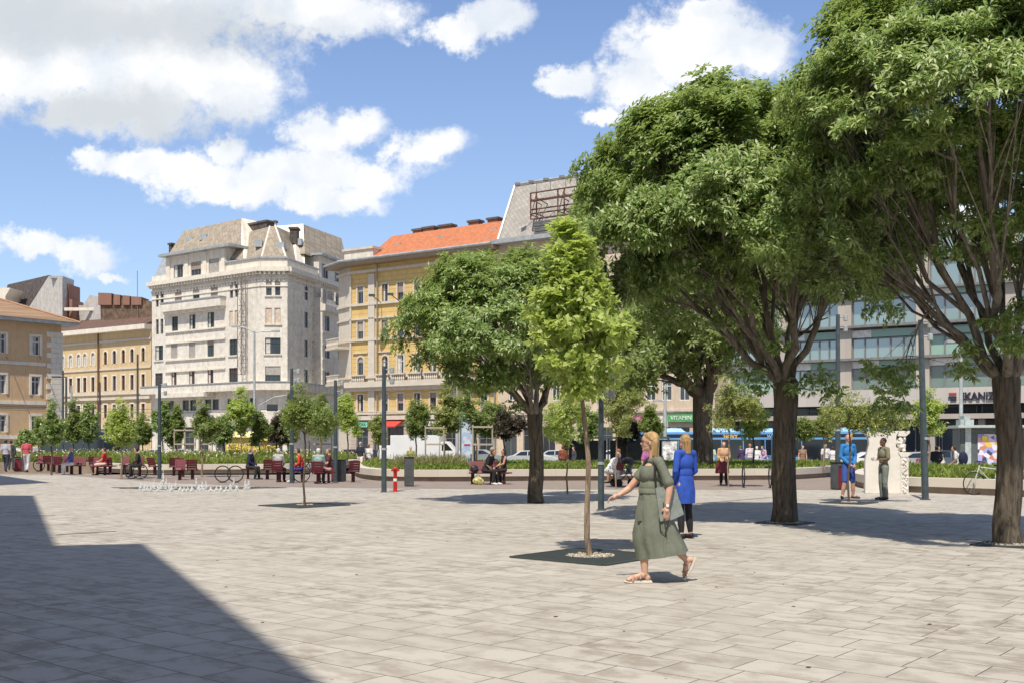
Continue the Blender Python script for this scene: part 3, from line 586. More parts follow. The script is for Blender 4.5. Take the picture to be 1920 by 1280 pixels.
# ================= grey slate house beside it
root = thing('tenement_house', Y.w(Y.t(1100), -.45), 0, 'beige house with very tall steep grey slate mansard carrying an empty rusty billboard frame', 'building')
beige = stone('beige_plaster', (.64, .52, .40), None, .08, (.34, .27, .2))
tg0, tg1 = te+.02, Y.t(1340); zG = Y.z(980, 456); wl_ = []
cols = [960, 1000, 1042, 1085, 1130, 1175, 1220, 1250, 1283, 1315]
for i, x in enumerate(cols):
    h = 6.5+.01*(x-960)
    for (y0, y1) in ((505, 538), (575, 608), (645, 678), (714, 750)):
        q = (x-960)*(829-y0)/829*.12; wl_.append((x-h, x+h, y0-q*.8, y1-q*.8 if y0 < 700 else y1, 'win', 0, fwhite, dict(mull=1)))
ops = mk(Y, root, wl_); so = mk(Y, root, [(x, x+24, 800, 862, 'win', 0, fgrey, dict(mull=1, tran=.75)) for x in range(945, 1330, 36)])
wall(Y, root, tg0, tg1, -.45, zG, ops+so, beige, depth=13)
for yy_ in (770, 693, 545): mb = MB(); z_ = Y.z(1200, yy_); Y.box(mb, tg0, tg1, z_-.15, z_+.15, -.2, .05); mb.build('string_course', cream, root)
mb = MB(); Y.box(mb, tg0, tg1+.3, zG, zG+.5, -1.3, 1); mb.build('eave', zinc, root)
mb = MB(); zR = Y.z(966, 348, 3.2); by3 = by
a0, a1 = Y.w(tg0+.5, zG+.51, -.6), Y.w(tg1, zG+.51, -.6); b0, b1 = Y.w(Y.t(966, 3.2), zR, 3.2), Y.w(tg1-1, zR, 3.2)
hexa(mb, [a0, a1, a1+by*13, a0+by*13], [b0, b1, b1+by*7, b0+by*7]); mb.build('mansard_roof', tiles('pale_slate', (.40, .37, .34), 2.0, .22, 45, .7), root)
mb = MB(); mb.tube([b0, b1], .22, 6); mb.tube([a0, b0], .2, 6); mb.build('ridge_flashing', zinc, root)
for x, y in ((958, 446), (976, 431)):
    mb = MB(); c = Y.p(x, y, 0.6 if y > 440 else 1.0); mb.box(c, (1.0, .5, 1.3), math.atan2(Y.u.y, Y.u.x)); mb.build('roof_window', dark, root)
sign(Y, root, 1254, 1306, 776, 790, grn, 'VITAMIN', wht, tall=.6); sign(Y, root, 1186, 1207, 778, 791, mag, 'SZTP', wht, tall=.35); sign(Y, root, 1210, 1245, 780, 792, wht)
world_parent(root)
bb = thing('billboard_frame', Y.w(Y.t(1000), zG+1, -1.2), 0, 'empty rusty billboard frame with lamp arms on the steep grey roof', 'frame')
rust = mat('rust', (.16, .085, .06), .85, .3); mb = MB(); off = -.9
xs_ = [995, 1006, 1046, 1058, 1100, 1112, 1155, 1200]; z_lo, z_hi = Y.z(1000, 411, off), Y.z(1000, 362, off)
for x in xs_: t_ = Y.t(x, off); mb.tube([Y.w(t_, z_lo, off), Y.w(t_, z_hi, off)], .09, 5); mb.tube([Y.w(t_, z_hi-.6, off), Y.w(t_, z_hi-.9, 1.6)], .06, 5); mb.tube([Y.w(t_, z_lo+.5, off), Y.w(t_, z_lo+.5, 1.2)], .06, 5)
for k in (0, .2, .36, .68, .72, 1): z_ = z_lo+(z_hi-z_lo)*k; mb.tube([Y.w(Y.t(995, off), z_, off), Y.w(Y.t(1200, off), z_, off)], .09, 5)
for i in range(0, 7, 2): mb.tube([Y.w(Y.t(xs_[i], off), z_lo, off), Y.w(Y.t(xs_[i+1], off), z_hi, off)], .05, 5)
mb.build('lattice', rust, bb)
mb = MB()
for k in range(6): z_ = Y.z(1000, 418+k*5, off); Y.box(mb, Y.t(1001, off), Y.t(1150, off), z_-.12, z_+.1, off, off+.2)
mb.build('louvre', mat('louvre', (.13, .13, .14), .7), bb)
for x in (1006, 1032, 1060, 1090, 1118):
    mb = MB(); t_ = Y.t(x, off); top_ = Y.z(x, 340-(x-1006)*.16, -2.5); mb.tube([Y.w(t_, z_hi, off), Y.w(t_, z_hi+1.2, off), Y.w(t_-1.3, top_, -2.3)], .05, 5); mb.box(Y.w(t_-1.5, top_, -2.5), (.6, .5, .25)); mb.build('lamp_arm', fgrey, bb)
world_parent(bb)
# ================= modern stone and glass block on the right
Gf = Fac(1660, 101.5, (.837, -.547))
root = thing('office_building', Gf.w(0, -.45), 0, 'modern office block with stone piers and wide bands of green and sky reflecting glass', 'building')
pier_m = small_pavers('stone_panel', (.46, .41, .36), (.52, .47, .42), 1.5, .8, 0)
gs = Gf
tA, tB = gs.t(1352), gs.t(2080); zT = gs.z(1660, 430)
mb = MB(); gs.box(mb, tA, tB, -.45, zT, .6, 14); mb.build('core', mat('office_core', (.06, .07, .075), .6), root)
gm = bpy.data.materials.new('curtain_glass'); gm.use_nodes = True; b = gm.node_tree.nodes['Principled BSDF']; b.inputs['Base Color'].default_value = (.20, .28, .26, 1); b.inputs['Roughness'].default_value = .06; b.inputs['Metallic'].default_value = .0; b.inputs['Specular IOR Level'].default_value = 1.0; b.inputs['IOR'].default_value = 2.1
gg = bpy.data.materials.new('green_glass'); gg.use_nodes = True; b = gg.node_tree.nodes['Principled BSDF']; b.inputs['Base Color'].default_value = (.28, .42, .36, 1); b.inputs['Roughness'].default_value = .15
zrow = lambda y: gs.z(1660, y)
piers = [1352, 1462, 1573, 1719, 1885]
bands = [(440, 490, gm), (500, 545, gm), (562, 608, gm), (634, 670, gm), (690, 729, gm)]
for i, px in enumerate(piers):
    mb = MB(); w_ = 25 if px > 1500 else 20; gs.box(mb, gs.t(px), gs.t(px+w_), zrow(730), zT, -.35, .7); mb.build('pier', pier_m, root)
for (y0, y1, m) in bands:
    for i in range(len(piers)):
        x0 = piers[i]+(25 if piers[i] > 1500 else 20); x1 = piers[i+1] if i+1 < len(piers) else 2060
        ta_, tb_ = gs.t(x0), gs.t(x1); n = 5 if x1-x0 > 90 else 4; mb = MB(); z0_, z1_ = zrow(y1), zrow(y0)
        for k in range(n+1): t_ = ta_+(tb_-ta_)*k/n; gs.box(mb, t_-.06, t_+.06, z0_, z1_, .02, .2)
        gs.box(mb, ta_, tb_, z0_-.1, z0_, -.02, .2); gs.box(mb, ta_, tb_, z1_, z1_+.1, -.02, .2)
        o = mb.build('window', fgrey, root)
        mb = MB(); gs.box(mb, ta_, tb_, z0_+.002, z1_-.002, .14, .3); mb.build('pane', gm if (y0 < 600 or (i*7+y0) % 5) else gg, o)
for (y0, y1, j) in ((617, 631, 0), (675, 688, 1), (549, 559, 0)):
    for i in range(len(piers)):
        x0 = piers[i]+(25 if piers[i] > 1500 else 20); x1 = piers[i+1] if i+1 < len(piers) else 2060; ta_, tb_ = gs.t(x0), gs.t(x1); mid = ta_+(tb_-ta_)*(.3 if j == 0 else .42)
        mb = MB(); gs.box(mb, ta_, mid, zrow(y1), zrow(y0), .0, .3); mb.build('panel', wht, root)
        mb = MB(); gs.box(mb, mid, tb_, zrow(y1), zrow(y0), .0, .3); mb.build('panel', gg, root)
for y in (611, 672, 547): mb = MB(); gs.box(mb, tA, tB, zrow(y)-.12, zrow(y)+.12, -.9, .4); mb.build('ledge', fgrey, root)
mb = MB(); gs.box(mb, tA, tB, zrow(760), zrow(730.5), -1.6, .5); mb.build('fascia', small_pavers('fascia_panel', (.55, .51, .47), (.6, .56, .52), 1.1, .8, 0), root)
mb = MB(); gs.box(mb, tA, tB, zrow(786), zrow(777), -1.2, .5); mb.build('canopy', pier_m, root)
for (x0, x1) in ((1400, 1450), (1470, 1560), (1575, 1650), (1665, 1715), (1725, 1760), (1765, 1830), (1840, 1900), (1910, 1990)):
    ta_, tb_ = gs.t(x0), gs.t(x1)
    for (y0, y1) in ((762, 775), (788, 862)):
        mb = MB(); z0_, z1_ = zrow(y1), zrow(y0)
        for k in (0, .5, 1): t_ = ta_+(tb_-ta_)*k; gs.box(mb, t_-.05, t_+.05, z0_, z1_, .35, .5)
        o = mb.build('shop_window', fgrey, root); mb = MB(); gs.box(mb, ta_, tb_, z0_, z1_, .45, .58); mb.build('pane', glass_mat(), o)
for x in (1555, 1655, 1742, 1835, 1903): mb = MB(); gs.box(mb, gs.t(x), gs.t(x+12), -.45, zrow(787), -.3, .6); mb.build('pier', pier_m, root)
# lettering with a half-round striped emblem
r = gs.rect(1806, 1868, 736, 751)
cu = bpy.data.curves.new('lettering', 'FONT'); cu.body = 'EKANIZ'; cu.size = 2.2; cu.extrude = .06; cu.offset = .06; to = bpy.data.objects.new('l', cu); COL.objects.link(to); to.data.align_y = 'CENTER'
dg = bpy.context.evaluated_depsgraph_get(); dg.update(); me = bpy.data.meshes.new_from_object(to.evaluated_get(dg)); bpy.data.objects.remove(to)
wd = max(v.co.x for v in me.vertices); hh = max(v.co.y for v in me.vertices)-min(v.co.y for v in me.vertices); s = (r[3]-r[2])/hh*.95; ang = math.atan2(gs.u.y, gs.u.x)
me.transform(Matrix.Translation(gs.w(gs.t(1806), (r[2]+r[3])/2, -1.7)) @ Matrix.Rotation(ang, 4, 'Z') @ Matrix.Rotation(R(90), 4, 'X') @ Matrix.Diagonal(((gs.t(1872)-gs.t(1806))/wd, s, 1, 1)))
link('lettering', me, blk, root)
for k, (m_, y0) in enumerate(((red, 736.5), (blk, 744), (blk, 748.5))):
    mb = MB(); a_, b_, c_, d_ = gs.rect(1786+k*1.5 if k != 1 else 1785, 1800, y0, y0+3); gs.box(mb, a_, b_, c_, d_, -1.72, -1.6); mb.build('emblem', m_, root)
world_parent(root)
# ================= brown house on the far left
Bl = Fac(115, 104, (.63, .775))
root = thing('corner_house', Bl.w(0, -.45), 0, 'ochre brown house with pale quoined corner and tan tiled hip roof', 'building')
och = stone('ochre_plaster', (.62, .43, .26), None, .06, (.36, .25, .14)); z1 = Bl.z(115, 611)
och2 = stone('ochre_base', (.60, .44, .28), .5, .06, (.3, .22, .13))
wl_ = []
for (x0, x1) in ((59, 74.5), (-5, 10.5)):
    q = (67-(x0+x1)/2)
    for (y0, y1) in ((631, 666), (705, 740), (779, 810)): wl_.append((x0, x1, y0-q*.085*(829-y0)/200, y1-q*.085*(829-y1)/200, 'curt' if y0 < 700 else 'win', 0, fwhite, dict(sur=trim, tran=.72)))
tw = 16.0
for k in range(2, 4):
    pass
ops = mk(Bl, root, wl_)
for k in (1, 2):
    for (r0_, kk) in zip([o for o in ops][3:6], range(3)):
        dt = ops[0][0]-ops[3][0]; r_ = (r0_[0]-dt*k, r0_[1]-dt*k, r0_[2], r0_[3]); window(Bl, root, r_, fwhite, sur=trim); ops.append((*r_, 0))
zbase = Bl.z(100, 816)
wall(Bl, root, -36, 0, zbase, z1, ops, och, depth=14); wall(Bl, root, -36, 0, -.45, zbase, [Bl.rect(20, 60, 838, 870)], och2, depth=14, name='base_wall')
mb = MB()
k = zbase; i = 0
while k < z1-.9: Bl.box(mb, -1.5 if i % 2 else -1.05, .12, k, k+.48, -.08, 1.2 if i % 2 else 1.6); k += .5; i += 1
mb.build('quoins', trim, root)
for y in (684, 756, 819): mb = MB(); z_ = Bl.z(100, y); Bl.box(mb, -36, -1.6, z_-.16, z_+.16, -.1, .05); mb.build('string_course', trim, root)
mb = MB(); Bl.box(mb, -37, 1.2, z1, z1+.3, -1.1, 15); mb.build('eave', zinc, root)
mb = MB(); e = z1+.31; bb_ = -Bl.n.to_3d(); c0, c1 = Bl.w(-37, e, -1.2), Bl.w(1.3, e, -1.2); d0, d1 = Bl.w(-37, e, 15), Bl.w(1.3, e, 15); zr = Bl.z(-5, 552, 7)
m0, m1 = Bl.w(-30, zr+.8, 7), Bl.w(-9.5, zr+.8, 7)
mb.add([c0, c1, d1, d0, m0, m1], [(0, 1, 5, 4), (1, 2, 5), (2, 3, 4, 5), (3, 0, 4), (0, 3, 2, 1)]); mb.build('roof', tan_t, root)
mb = MB(); mb.tube([c1, m1], .15, 6); mb.build('ridge_tiles', mat('ridge_tile', (.42, .24, .14), .8), root)
# flag poles on brackets
for x, y in ((14, 668), (76, 668)):
    mb = MB(); a = Bl.p(x, y+4, 0); b = Bl.p(x-3, y-2, -2.2); mb.tube([a, b], .04, 5); mb.build('flag_pole', fgrey, root)
mb = MB(); a_, b_, c_, d_ = Bl.rect(24, 72, 838, 845); Bl.box(mb, a_, b_, c_, d_, -2.2, 0); mb.build('canopy', wht, root)
world_parent(root)
# ================= tan arcaded house in the middle distance
T = Fac(290, 156, (.835, -.55))
root = thing('tenement_house', T.w(T.t(200), -.45), 0, 'tan house with a row of round arched windows and dark brown roof', 'building')
tan = stone('tan_plaster', (.62, .47, .28), None, .06, (.38, .28, .16)); wl_ = []
for i, x in enumerate([118, 132.8, 147.7, 159.4, 174.7, 198, 214.8, 231.6, 248, 268.8]):
    q = (x-198)
    wl_.append((x-3.1, x+3.1, 658.5-q*.105, 683-q*.085, 'curt' if i < 5 else 'win', 1, fwhite if i < 5 else fbrown, dict(sur=trim, sill=None)))
    wl_.append((x-3.1, x+3.1, 705-q*.06, 732.5-q*.05, 'win', 0, fbrown, dict(sur=trim)))
    wl_.append((x-3.1, x+3.1, 758-q*.03, 783-q*.02, 'win', 0, fbrown, dict(sur=trim)))
ops = mk(T, root, wl_); ops += mk(T, root, [(x, x+12, 812, 858, 'win', 0, fgrey) for x in (125, 150, 180, 215, 250)])
zTt = T.z(284, 617); ta_, tb_ = T.t(95), T.t(283.5)
wall(T, root, ta_, tb_, -.45, zTt, ops, tan, depth=12)
for (y, h, o_) in ((641, .3, -.2), (692, .25, -.15), (737, .5, -.3), (747, .4, -.35), (800, .5, -.2)): mb = MB(); z_ = T.z(198, y); T.box(mb, ta_, tb_, z_-h/2, z_+h/2, o_, .05); mb.build('string_course', cream, root)
mb = MB(); T.box(mb, ta_, tb_, zTt, zTt+.7, -1.2, .5); mb.build('cornice', trim, root)
mb = MB(); zz = zTt+.71; zr = T.z(284, 583, 6); hexa(mb, [T.w(ta_, zz, -1), T.w(tb_, zz, -1), T.w(tb_, zz, 13), T.w(ta_, zz, 13)], [T.w(ta_, zr, 6), T.w(tb_, zr, 6), T.w(tb_, zr, 6.4), T.w(ta_, zr, 6.4)]); mb.build('roof', brown_t, root)
mb = MB(); t_ = T.t(187); mb.tube([T.w(t_, -.4, -.3), T.w(t_, zTt, -.3)], .12, 6); mb.build('downpipe', fbrown, root)
for (x0, x1, y0, y1) in ((163, 182, 592, 600), (194, 207, 590, 598), (211, 233, 586, 594), (257, 276, 580, 589)): chimney(T, root, x0, x1, y0, y1, 6.4, brick, 1)
for x, y in ((152, 617), (185, 613), (222, 608), (262, 604)): mb = MB(); mb.box(T.p(x, y, 2.6), (1.2, .8, .3), math.atan2(T.u.y, T.u.x)); mb.build('skylight', zinc, root)
world_parent(root)
# ================= rooftops behind
Q = Fac(60, 178, (.8, -.6)); whitew = stone('flaking_wall', (.52, .50, .48), None, .12, (.22, .15, .11)); root = thing('house', Q.w(0, -.4), 0, 'house behind with steep dark roof and flaking white and brick firewall', 'building')
P_ = lambda x, y, o=0: Q.p(x, y, o)
mb = MB(); mb.prism([P_(58, 640), P_(54, 577), P_(92, 517), P_(96, 519), P_(97, 640)], by*.01+Vector((.3, 8, 0))); mb.build('firewall', whitew, root)
mb = MB(); mb.prism([P_(96, 640, -1.2), P_(96, 519, -1.2), P_(117, 521, -1.2), P_(117, 640, -1.2)], Vector((.2, 4, 0))); mb.build('chimney_stack', whitew, root)
mb = MB(); mb.prism([P_(118, 640, .3), P_(118, 531, .3), P_(129, 533, .3), P_(129, 560, .3), P_(135.5, 562, .3), P_(136, 640, .3)], Vector((.2, 4, 0))); mb.build('brick_stack', brick, root)
mb = MB(); mb.prism([P_(5, 640, .5), P_(10, 556, .5), P_(14, 534, 4), P_(92, 516, 4), P_(54, 578, .5), P_(56, 640, .5)], Vector((.2, 6, 0))); mb.build('roof', mat('dark_tiles', (.075, .06, .055), .8, .3, 2), root)
mb = MB(); mb.prism([P_(-30, 640, -3), P_(-30, 540, -3), P_(19, 540, -3), P_(10, 556, -3), P_(10, 640, -3)], Vector((.2, 5, 0))); mb.build('annex', trim, root)
mb = MB(); mb.box(P_(106, 520, -1.2)+Vector((0, 2, 0)), (2.2, 4.4, .35)); mb.build('chimney_cap', zinc, root)
world_parent(root)
root = thing('house', Q.w(20, -.4), 0, 'house behind with white gable and long soot stained brick chimney wall', 'building')
mb = MB(); mb.prism([P_(134, 640, 2), P_(135, 572, 2), P_(156, 573, 2), P_(168, 553, 2), P_(188, 557, 2), P_(190, 640, 2)], Vector((.2, 6, 0))); mb.build('gable_wall', whitew, root)
mb = MB(); mb.prism([P_(190, 640, 1.2), P_(190, 558, 1.2), P_(250, 558, 1.2), P_(286, 566, 1.2), P_(286, 640, 1.2)], Vector((.2, 4, 0))); mb.build('brick_wall', mat('old_brick', (.19, .125, .085), .9, .3, 1.5, stain=(.06, .045, .035)), root)
for (x0, x1, y0) in ((184, 209, 549), (213, 225, 552), (230, 243, 554), (246, 265, 556)):
    mb = MB(); mb.prism([P_(x0, 572, .9), P_(x0, y0, .9), P_(x1, y0+1, .9), P_(x1, 572, .9)], Vector((.1, 3, 0))); mb.build('chimney', brick, root)
mb = MB(); mb.tube([P_(258, 600, 1), P_(257.5, 508, 1)], .05, 5); mb.build('antenna', fgrey, root)
mb = MB(); mb.box(P_(162, 580, 1.4), (7, .4, .5)); mb.build('parapet', trim, root)
world_parent(root)
# ================= the tall block left of the camera whose shadow falls on the square
HB = 15.0; sh_ = Vector((SX, SY))*HB/math.tan(R(SUNEL)) ; sh_ = -sh_
pts = [(-1.23, 7), (-5.77, 16.7), (-7.0, 16.4), (-14.3, 31.9), (-20.2, 32.2), (-19.4, 38.6), (-18.2, 42.1), (-24.9, 51.8), (-44, 52), (-44, -25), (9, -25), (9, -18.6), (6.8, -14)]
fp = [Vector((x-sh_.x, y-sh_.y, 0)) for x, y in pts]; fp = [p if p.y < 30 or p.x < -20 else p for p in fp]
root = thing('church_building', (-20, -10, 0), 0, 'pale plastered hall beside the square that throws the big shadow over the paving', 'building')
mb = MB(); mb.prism(fp, (0, 0, HB)); mb.build('wall', stone('hall_plaster', (.5, .44, .36)), root)
mb = MB()
for i in range(len(fp)-1):
    a, b = fp[i], fp[i+1]; d = (b-a); l = d.length
    if l < 3: continue
    d.normalize(); nn = Vector((d.y, -d.x, 0)); k = 2.0
    while k < l-2:
        for z_ in (2.2, 6.2, 10.2): mb.box(a+d*k+nn*.02+Vector((0, 0, z_+.9)), (1.2, .12, 1.9), math.atan2(d.y, d.x))
        k += 3.6
mb.build('window', glass_mat(), root); world_parent(root)
# ---------------------------------------------------------------- planters
def off_line(pts, d):                            # shift a ground polyline sideways (to its left)
    out = []
    for i, p in enumerate(pts):
        a = pts[max(i-1, 0)]; b = pts[min(i+1, len(pts)-1)]; t = (b-a).normalized(); n = Vector((-t.y, t.x, 0)); out.append(p+n*d)
    return out
def smooth_line(pts, n=6):
    out = []
    for i in range(len(pts)-1):
        p0, p1, p2, p3 = pts[max(i-1, 0)], pts[i], pts[i+1], pts[min(i+2, len(pts)-1)]
        for k in range(n):
            t = k/n; out.append(.5*((2*p1)+(-p0+p2)*t+(2*p0-5*p1+4*p2-p3)*t*t+(-p0+3*p1-3*p2+p3)*t**3))
    return out+[pts[-1]]
bench_l = small_pavers('planter_stone', (.62, .56, .48), (.66, .60, .52), 1.2, 5, 0); bench_d = mat('planter_riser', (.30, .235, .185), .85, .1, 2)
soil = mat('soil', (.06, .045, .03), 1, .3, 4)
BEDS = []
def planter(px, back, label, n=8):
    f = smooth_line([D(*p) for p in px], n)
    th = thing('planter', (f[len(f)//2].x, f[len(f)//2].y, 0), 0, label, 'planter', 'curved stone planters')
    bk = [Vector((p[0], p[1], 0)) for p in back]
    def sheet(name, outer, inner, z0, z1, m):
        mb = MB(); k = len(outer)
        for o, i_ in zip(outer, inner): mb.v += [(o.x, o.y, z0), (o.x, o.y, z1), (i_.x, i_.y, z1), (i_.x, i_.y, z0)]
        for a in range(k-1):
            b = a*4; c = b+4
            for q in range(4): mb.f.append((b+q, c+q, c+(q+1) % 4, b+(q+1) % 4)); mb.mi.append(0)
        mb.f += [(0, 1, 2, 3), (k*4-4, k*4-1, k*4-2, k*4-3)]; mb.mi += [0, 0]
        o = mb.build(name, m, th); return o
    sheet('riser', off_line(f, .10), off_line(f, .6), 0, .205, bench_d)
    sheet('seat_slab', f, off_line(f, .62), .207, .48, bench_l)
    inner = off_line(f, .6); poly = inner+bk
    mb = MB(); mb.v = [(p.x, p.y, .40) for p in poly]; mb.f = [tuple(range(len(poly)))]; mb.mi = [0]; mb.build('soil', soil, th)
    wb = MB()
    bb = [inner[-1]]+bk+[inner[0]]
    for a, b in zip(bb[:-1], bb[1:]):
        d = (b-a); wb.box(((a+b)/2)+Vector((0, 0, -.02)), (d.length, .14, .9), math.atan2(d.y, d.x))
    wb.build('rear_wall', bench_d, th)
    world_parent(th); BEDS.append([(p.x, p.y) for p in poly]); return th
planter([(168, 878), (190, 883), (240, 886), (300, 887.5), (420, 886.5), (540, 885.5), (620, 881.5), (675, 873.5)], [(-10.3, 72), (-20, 76), (-33, 73), (-31, 63)], 'long curved stone planter with tall yellowish meadow plants behind the rows of maroon seats')
planter([(690, 874), (670, 879), (662, 886), (668, 893.5), (690, 898.5), (730, 901.5), (800, 902.5), (900, 902), (1000, 901), (1200, 900.5), (1400, 899.5), (1480, 898.5), (1560, 893), (1590, 888)], [(17.5, 56), (12, 57), (2, 56), (-8, 60)], 'long low stone planter with green ground cover in the middle of the square')
planter([(1660, 893), (1618, 898), (1603, 905), (1606, 912), (1640, 918.5), (1700, 922), (1760, 924.5), (1850, 928), (1960, 933), (2100, 938)], [(22, 37), (20, 42), (14.5, 47)], 'curved stone planter with low hedge behind the white monument on the right')
def inside(p, poly):
    c = False; n = len(poly)
    for i in range(n):
        (x1, y1), (x2, y2) = poly[i], poly[(i+1) % n]
        if (y1 > p[1]) != (y2 > p[1]) and p[0] < (x2-x1)*(p[1]-y1)/(y2-y1)+x1: c = not c
    return c
# ---------------------------------------------------------------- leaves
rng = np.random.default_rng(5)
def unit(a): return a/np.maximum(np.linalg.norm(a, axis=1, keepdims=True), 1e-9)
def leaf_mesh(name, P, Dr, Nn, L, Wd, curve=.12):
    """one folded quad per leaf; P base, Dr direction, Nn face normal"""
    n = len(P); Dr = unit(Dr); S = unit(np.cross(Dr, Nn)); Nn = np.cross(S, Dr); L = L[:, None]; Wd = Wd[:, None]
    mid = P+Dr*L*.45+Nn*L*curve; V = np.stack([P, mid+S*Wd*.5-Nn*L*.03, P+Dr*L-Nn*L*curve*.5, mid-S*Wd*.5-Nn*L*.03], 1).reshape(-1, 3).astype(np.float32)
    me = bpy.data.meshes.new(name); me.vertices.add(4*n); me.vertices.foreach_set('co', V.ravel()); me.loops.add(4*n); me.loops.foreach_set('vertex_index', np.arange(4*n, dtype=np.int32))
    me.polygons.add(n); me.polygons.foreach_set('loop_start', np.arange(0, 4*n, 4, dtype=np.int32)); me.update(calc_edges=True); return me
def leaf_mat(name, c1, c2, c3, gloss=.42, trans=.35):
    if name in MATS: return MATS[name]
    m = bpy.data.materials.new(name); m.use_nodes = True; nt = m.node_tree; b = nt.nodes['Principled BSDF']; q = G(nt); out = nt.nodes['Material Output']
    ge = q.n('ShaderNodeNewGeometry'); t = q.n('ShaderNodeTexCoord'); n = q.noise(t.outputs['Object'], .9, 3)
    r = q.ramp(ge.outputs['Random Per Island'], [(0, c1), (.55, c2), (1, c3)])
    o = q.mix(q.m('MULTIPLY', n.outputs[0], .5), r, (*c1, 1)); q.inp(b.inputs['Base Color'], o); b.inputs['Roughness'].default_value = gloss; b.inputs['Specular IOR Level'].default_value = .45
    tr = q.n('ShaderNodeBsdfTranslucent'); q.inp(tr.inputs[0], q.mix(.5, o, (c3[0]*1.3, c3[1]*1.5, c3[2]*.6, 1)))
    mx = q.n('ShaderNodeMixShader'); mx.inputs[0].default_value = trans; q.inp(mx.inputs[1], b.outputs[0]); q.inp(mx.inputs[2], tr.outputs[0]); nt.links.new(mx.outputs[0], out.inputs[0])
    MATS[name] = m; return m
LM_dark = leaf_mat('leaf_dark', (.055, .115, .025), (.26, .37, .11), (.66, .72, .40), .42, .30)  # palest leaf tone puts the crown's sun highlights into the colour
LM_mid = leaf_mat('leaf_mid', (.12, .18, .04), (.24, .31, .09), (.44, .48, .24), .42, .4)
LM_light = leaf_mat('leaf_light', (.27, .36, .08), (.44, .52, .15), (.66, .70, .32), .5, .42)
LM_yel = leaf_mat('leaf_yellowish', (.20, .24, .06), (.34, .38, .13), (.5, .5, .25), .5, .4)
LM_pur = leaf_mat('leaf_purple', (.045, .03, .03), (.08, .06, .045), (.13, .12, .07), .45, .25)
def bark(name, c, sc=9):
    m = bpy.data.materials.new(name); m.use_nodes = True; nt = m.node_tree; b = nt.nodes['Principled BSDF']; q = G(nt); t = q.n('ShaderNodeTexCoord')
    mp = q.n('ShaderNodeMapping'); q.inp(mp.inputs[0], t.outputs['Object']); mp.inputs['Scale'].default_value = (1, 1, .16)
    n = q.noise(mp.outputs[0], sc*1.6, 8, .7, .6); o = q.ramp(n.outputs[0], [(.36, [x*.3 for x in c]), (.5, c), (.68, [x*1.7 for x in c])])
    n2_ = q.noise(t.outputs['Object'], 2, 4); o = q.mix(q.m('MULTIPLY', n2_.outputs[0], .45), o, (c[0]*.8, c[1]*.75, c[2]*.6, 1)); q.inp(b.inputs['Base Color'], o); b.inputs['Roughness'].default_value = .95; b.inputs['Specular IOR Level'].default_value = .15
    bp = q.n('ShaderNodeBump'); bp.inputs['Strength'].default_value = 1; bp.inputs['Distance'].default_value = .04; q.inp(bp.inputs['Height'], n.outputs[0]); q.inp(b.inputs['Normal'], bp.outputs[0]); return m
BK = bark('bark_dark', (.13, .11, .088)); BKb = bark('bark_limb', (.20, .175, .15), 7); BKl = bark('bark_pale', (.34, .26, .19), 16); BKy = bark('bark_young', (.16, .12, .09), 14)
import mathutils.noise as mathutils_noise
def kmeans(X, k, it=7):
    k = min(k, len(X)); C = X[rng.choice(len(X), k, replace=False)]
    for _ in range(it):
        lab = np.argmin(((X[:, None]-C[None])**2).sum(2), 1)
        C = np.array([X[lab == i].mean(0) if (lab == i).any() else C[i] for i in range(k)])
    return lab, C
def bez(a, b, c, n): return [(1-t)**2*a+2*(1-t)*t*b+t*t*c for t in np.linspace(0, 1, n)]
def in_lobes(lobes, n, shell, under):
    """points near the outer surface of a union of ellipsoids"""
    Lb = np.array(lobes, float); vol = Lb[:, 3]*Lb[:, 4]*Lb[:, 5]; out = []
    for _ in range(60):
        i = rng.choice(len(Lb), n, p=vol/vol.sum()); d = unit(rng.normal(size=(n, 3))); r = shell+(1-shell)*rng.random(n)**.7
        p = Lb[i, :3]+d*Lb[i, 3:]*r[:, None]; q = np.linalg.norm((p[:, None]-Lb[None, :, :3])/Lb[None, :, 3:], axis=2)
        keep = (q.min(1) > shell) & ((d[:, 2] > -under) | (rng.random(n) < .08)); out.append(p[keep])
        if sum(len(o) for o in out) > n*1.0: break
    return np.concatenate(out)[:n]
def crown_leaves(C, rad, per, nl, size, wid, cen, droop=.5, spread=1.0, flat=1.0):
    """C clump centres; per sprigs per clump; nl leaves per sprig in a drooping whorl"""
    m = len(C)*per; idx = np.repeat(np.arange(len(C)), per); o = unit(rng.normal(size=(m, 3))); rr = rng.random(m)**.5
    P = C[idx]+o*rr[:, None]*rad*np.array([1, 1, flat]); out = unit(P-cen+rng.normal(size=(m, 3))*.6); out[:, 2] += .25; out = unit(out)
    j = np.repeat(np.arange(m), nl); ph = np.tile(np.arange(nl)*2*np.pi/nl, m)+rng.random(m*nl)*.7
    ax = out[j]; t1 = unit(np.cross(ax, np.array([0.13, .21, .97]))); t2 = np.cross(ax, t1)
    dr = (t1*np.cos(ph)[:, None]+t2*np.sin(ph)[:, None])*spread+ax*rng.uniform(.1, .8, (m*nl, 1)); dr[:, 2] -= droop*rng.uniform(.4, 1.2, m*nl); dr = unit(dr)
    L = size*rng.uniform(.7, 1.2, m*nl); nn = unit(ax+np.array([0, 0, .8])+rng.normal(size=(m*nl, 3))*.25)
    return P[j]+dr*.02, dr, nn, L, L*wid
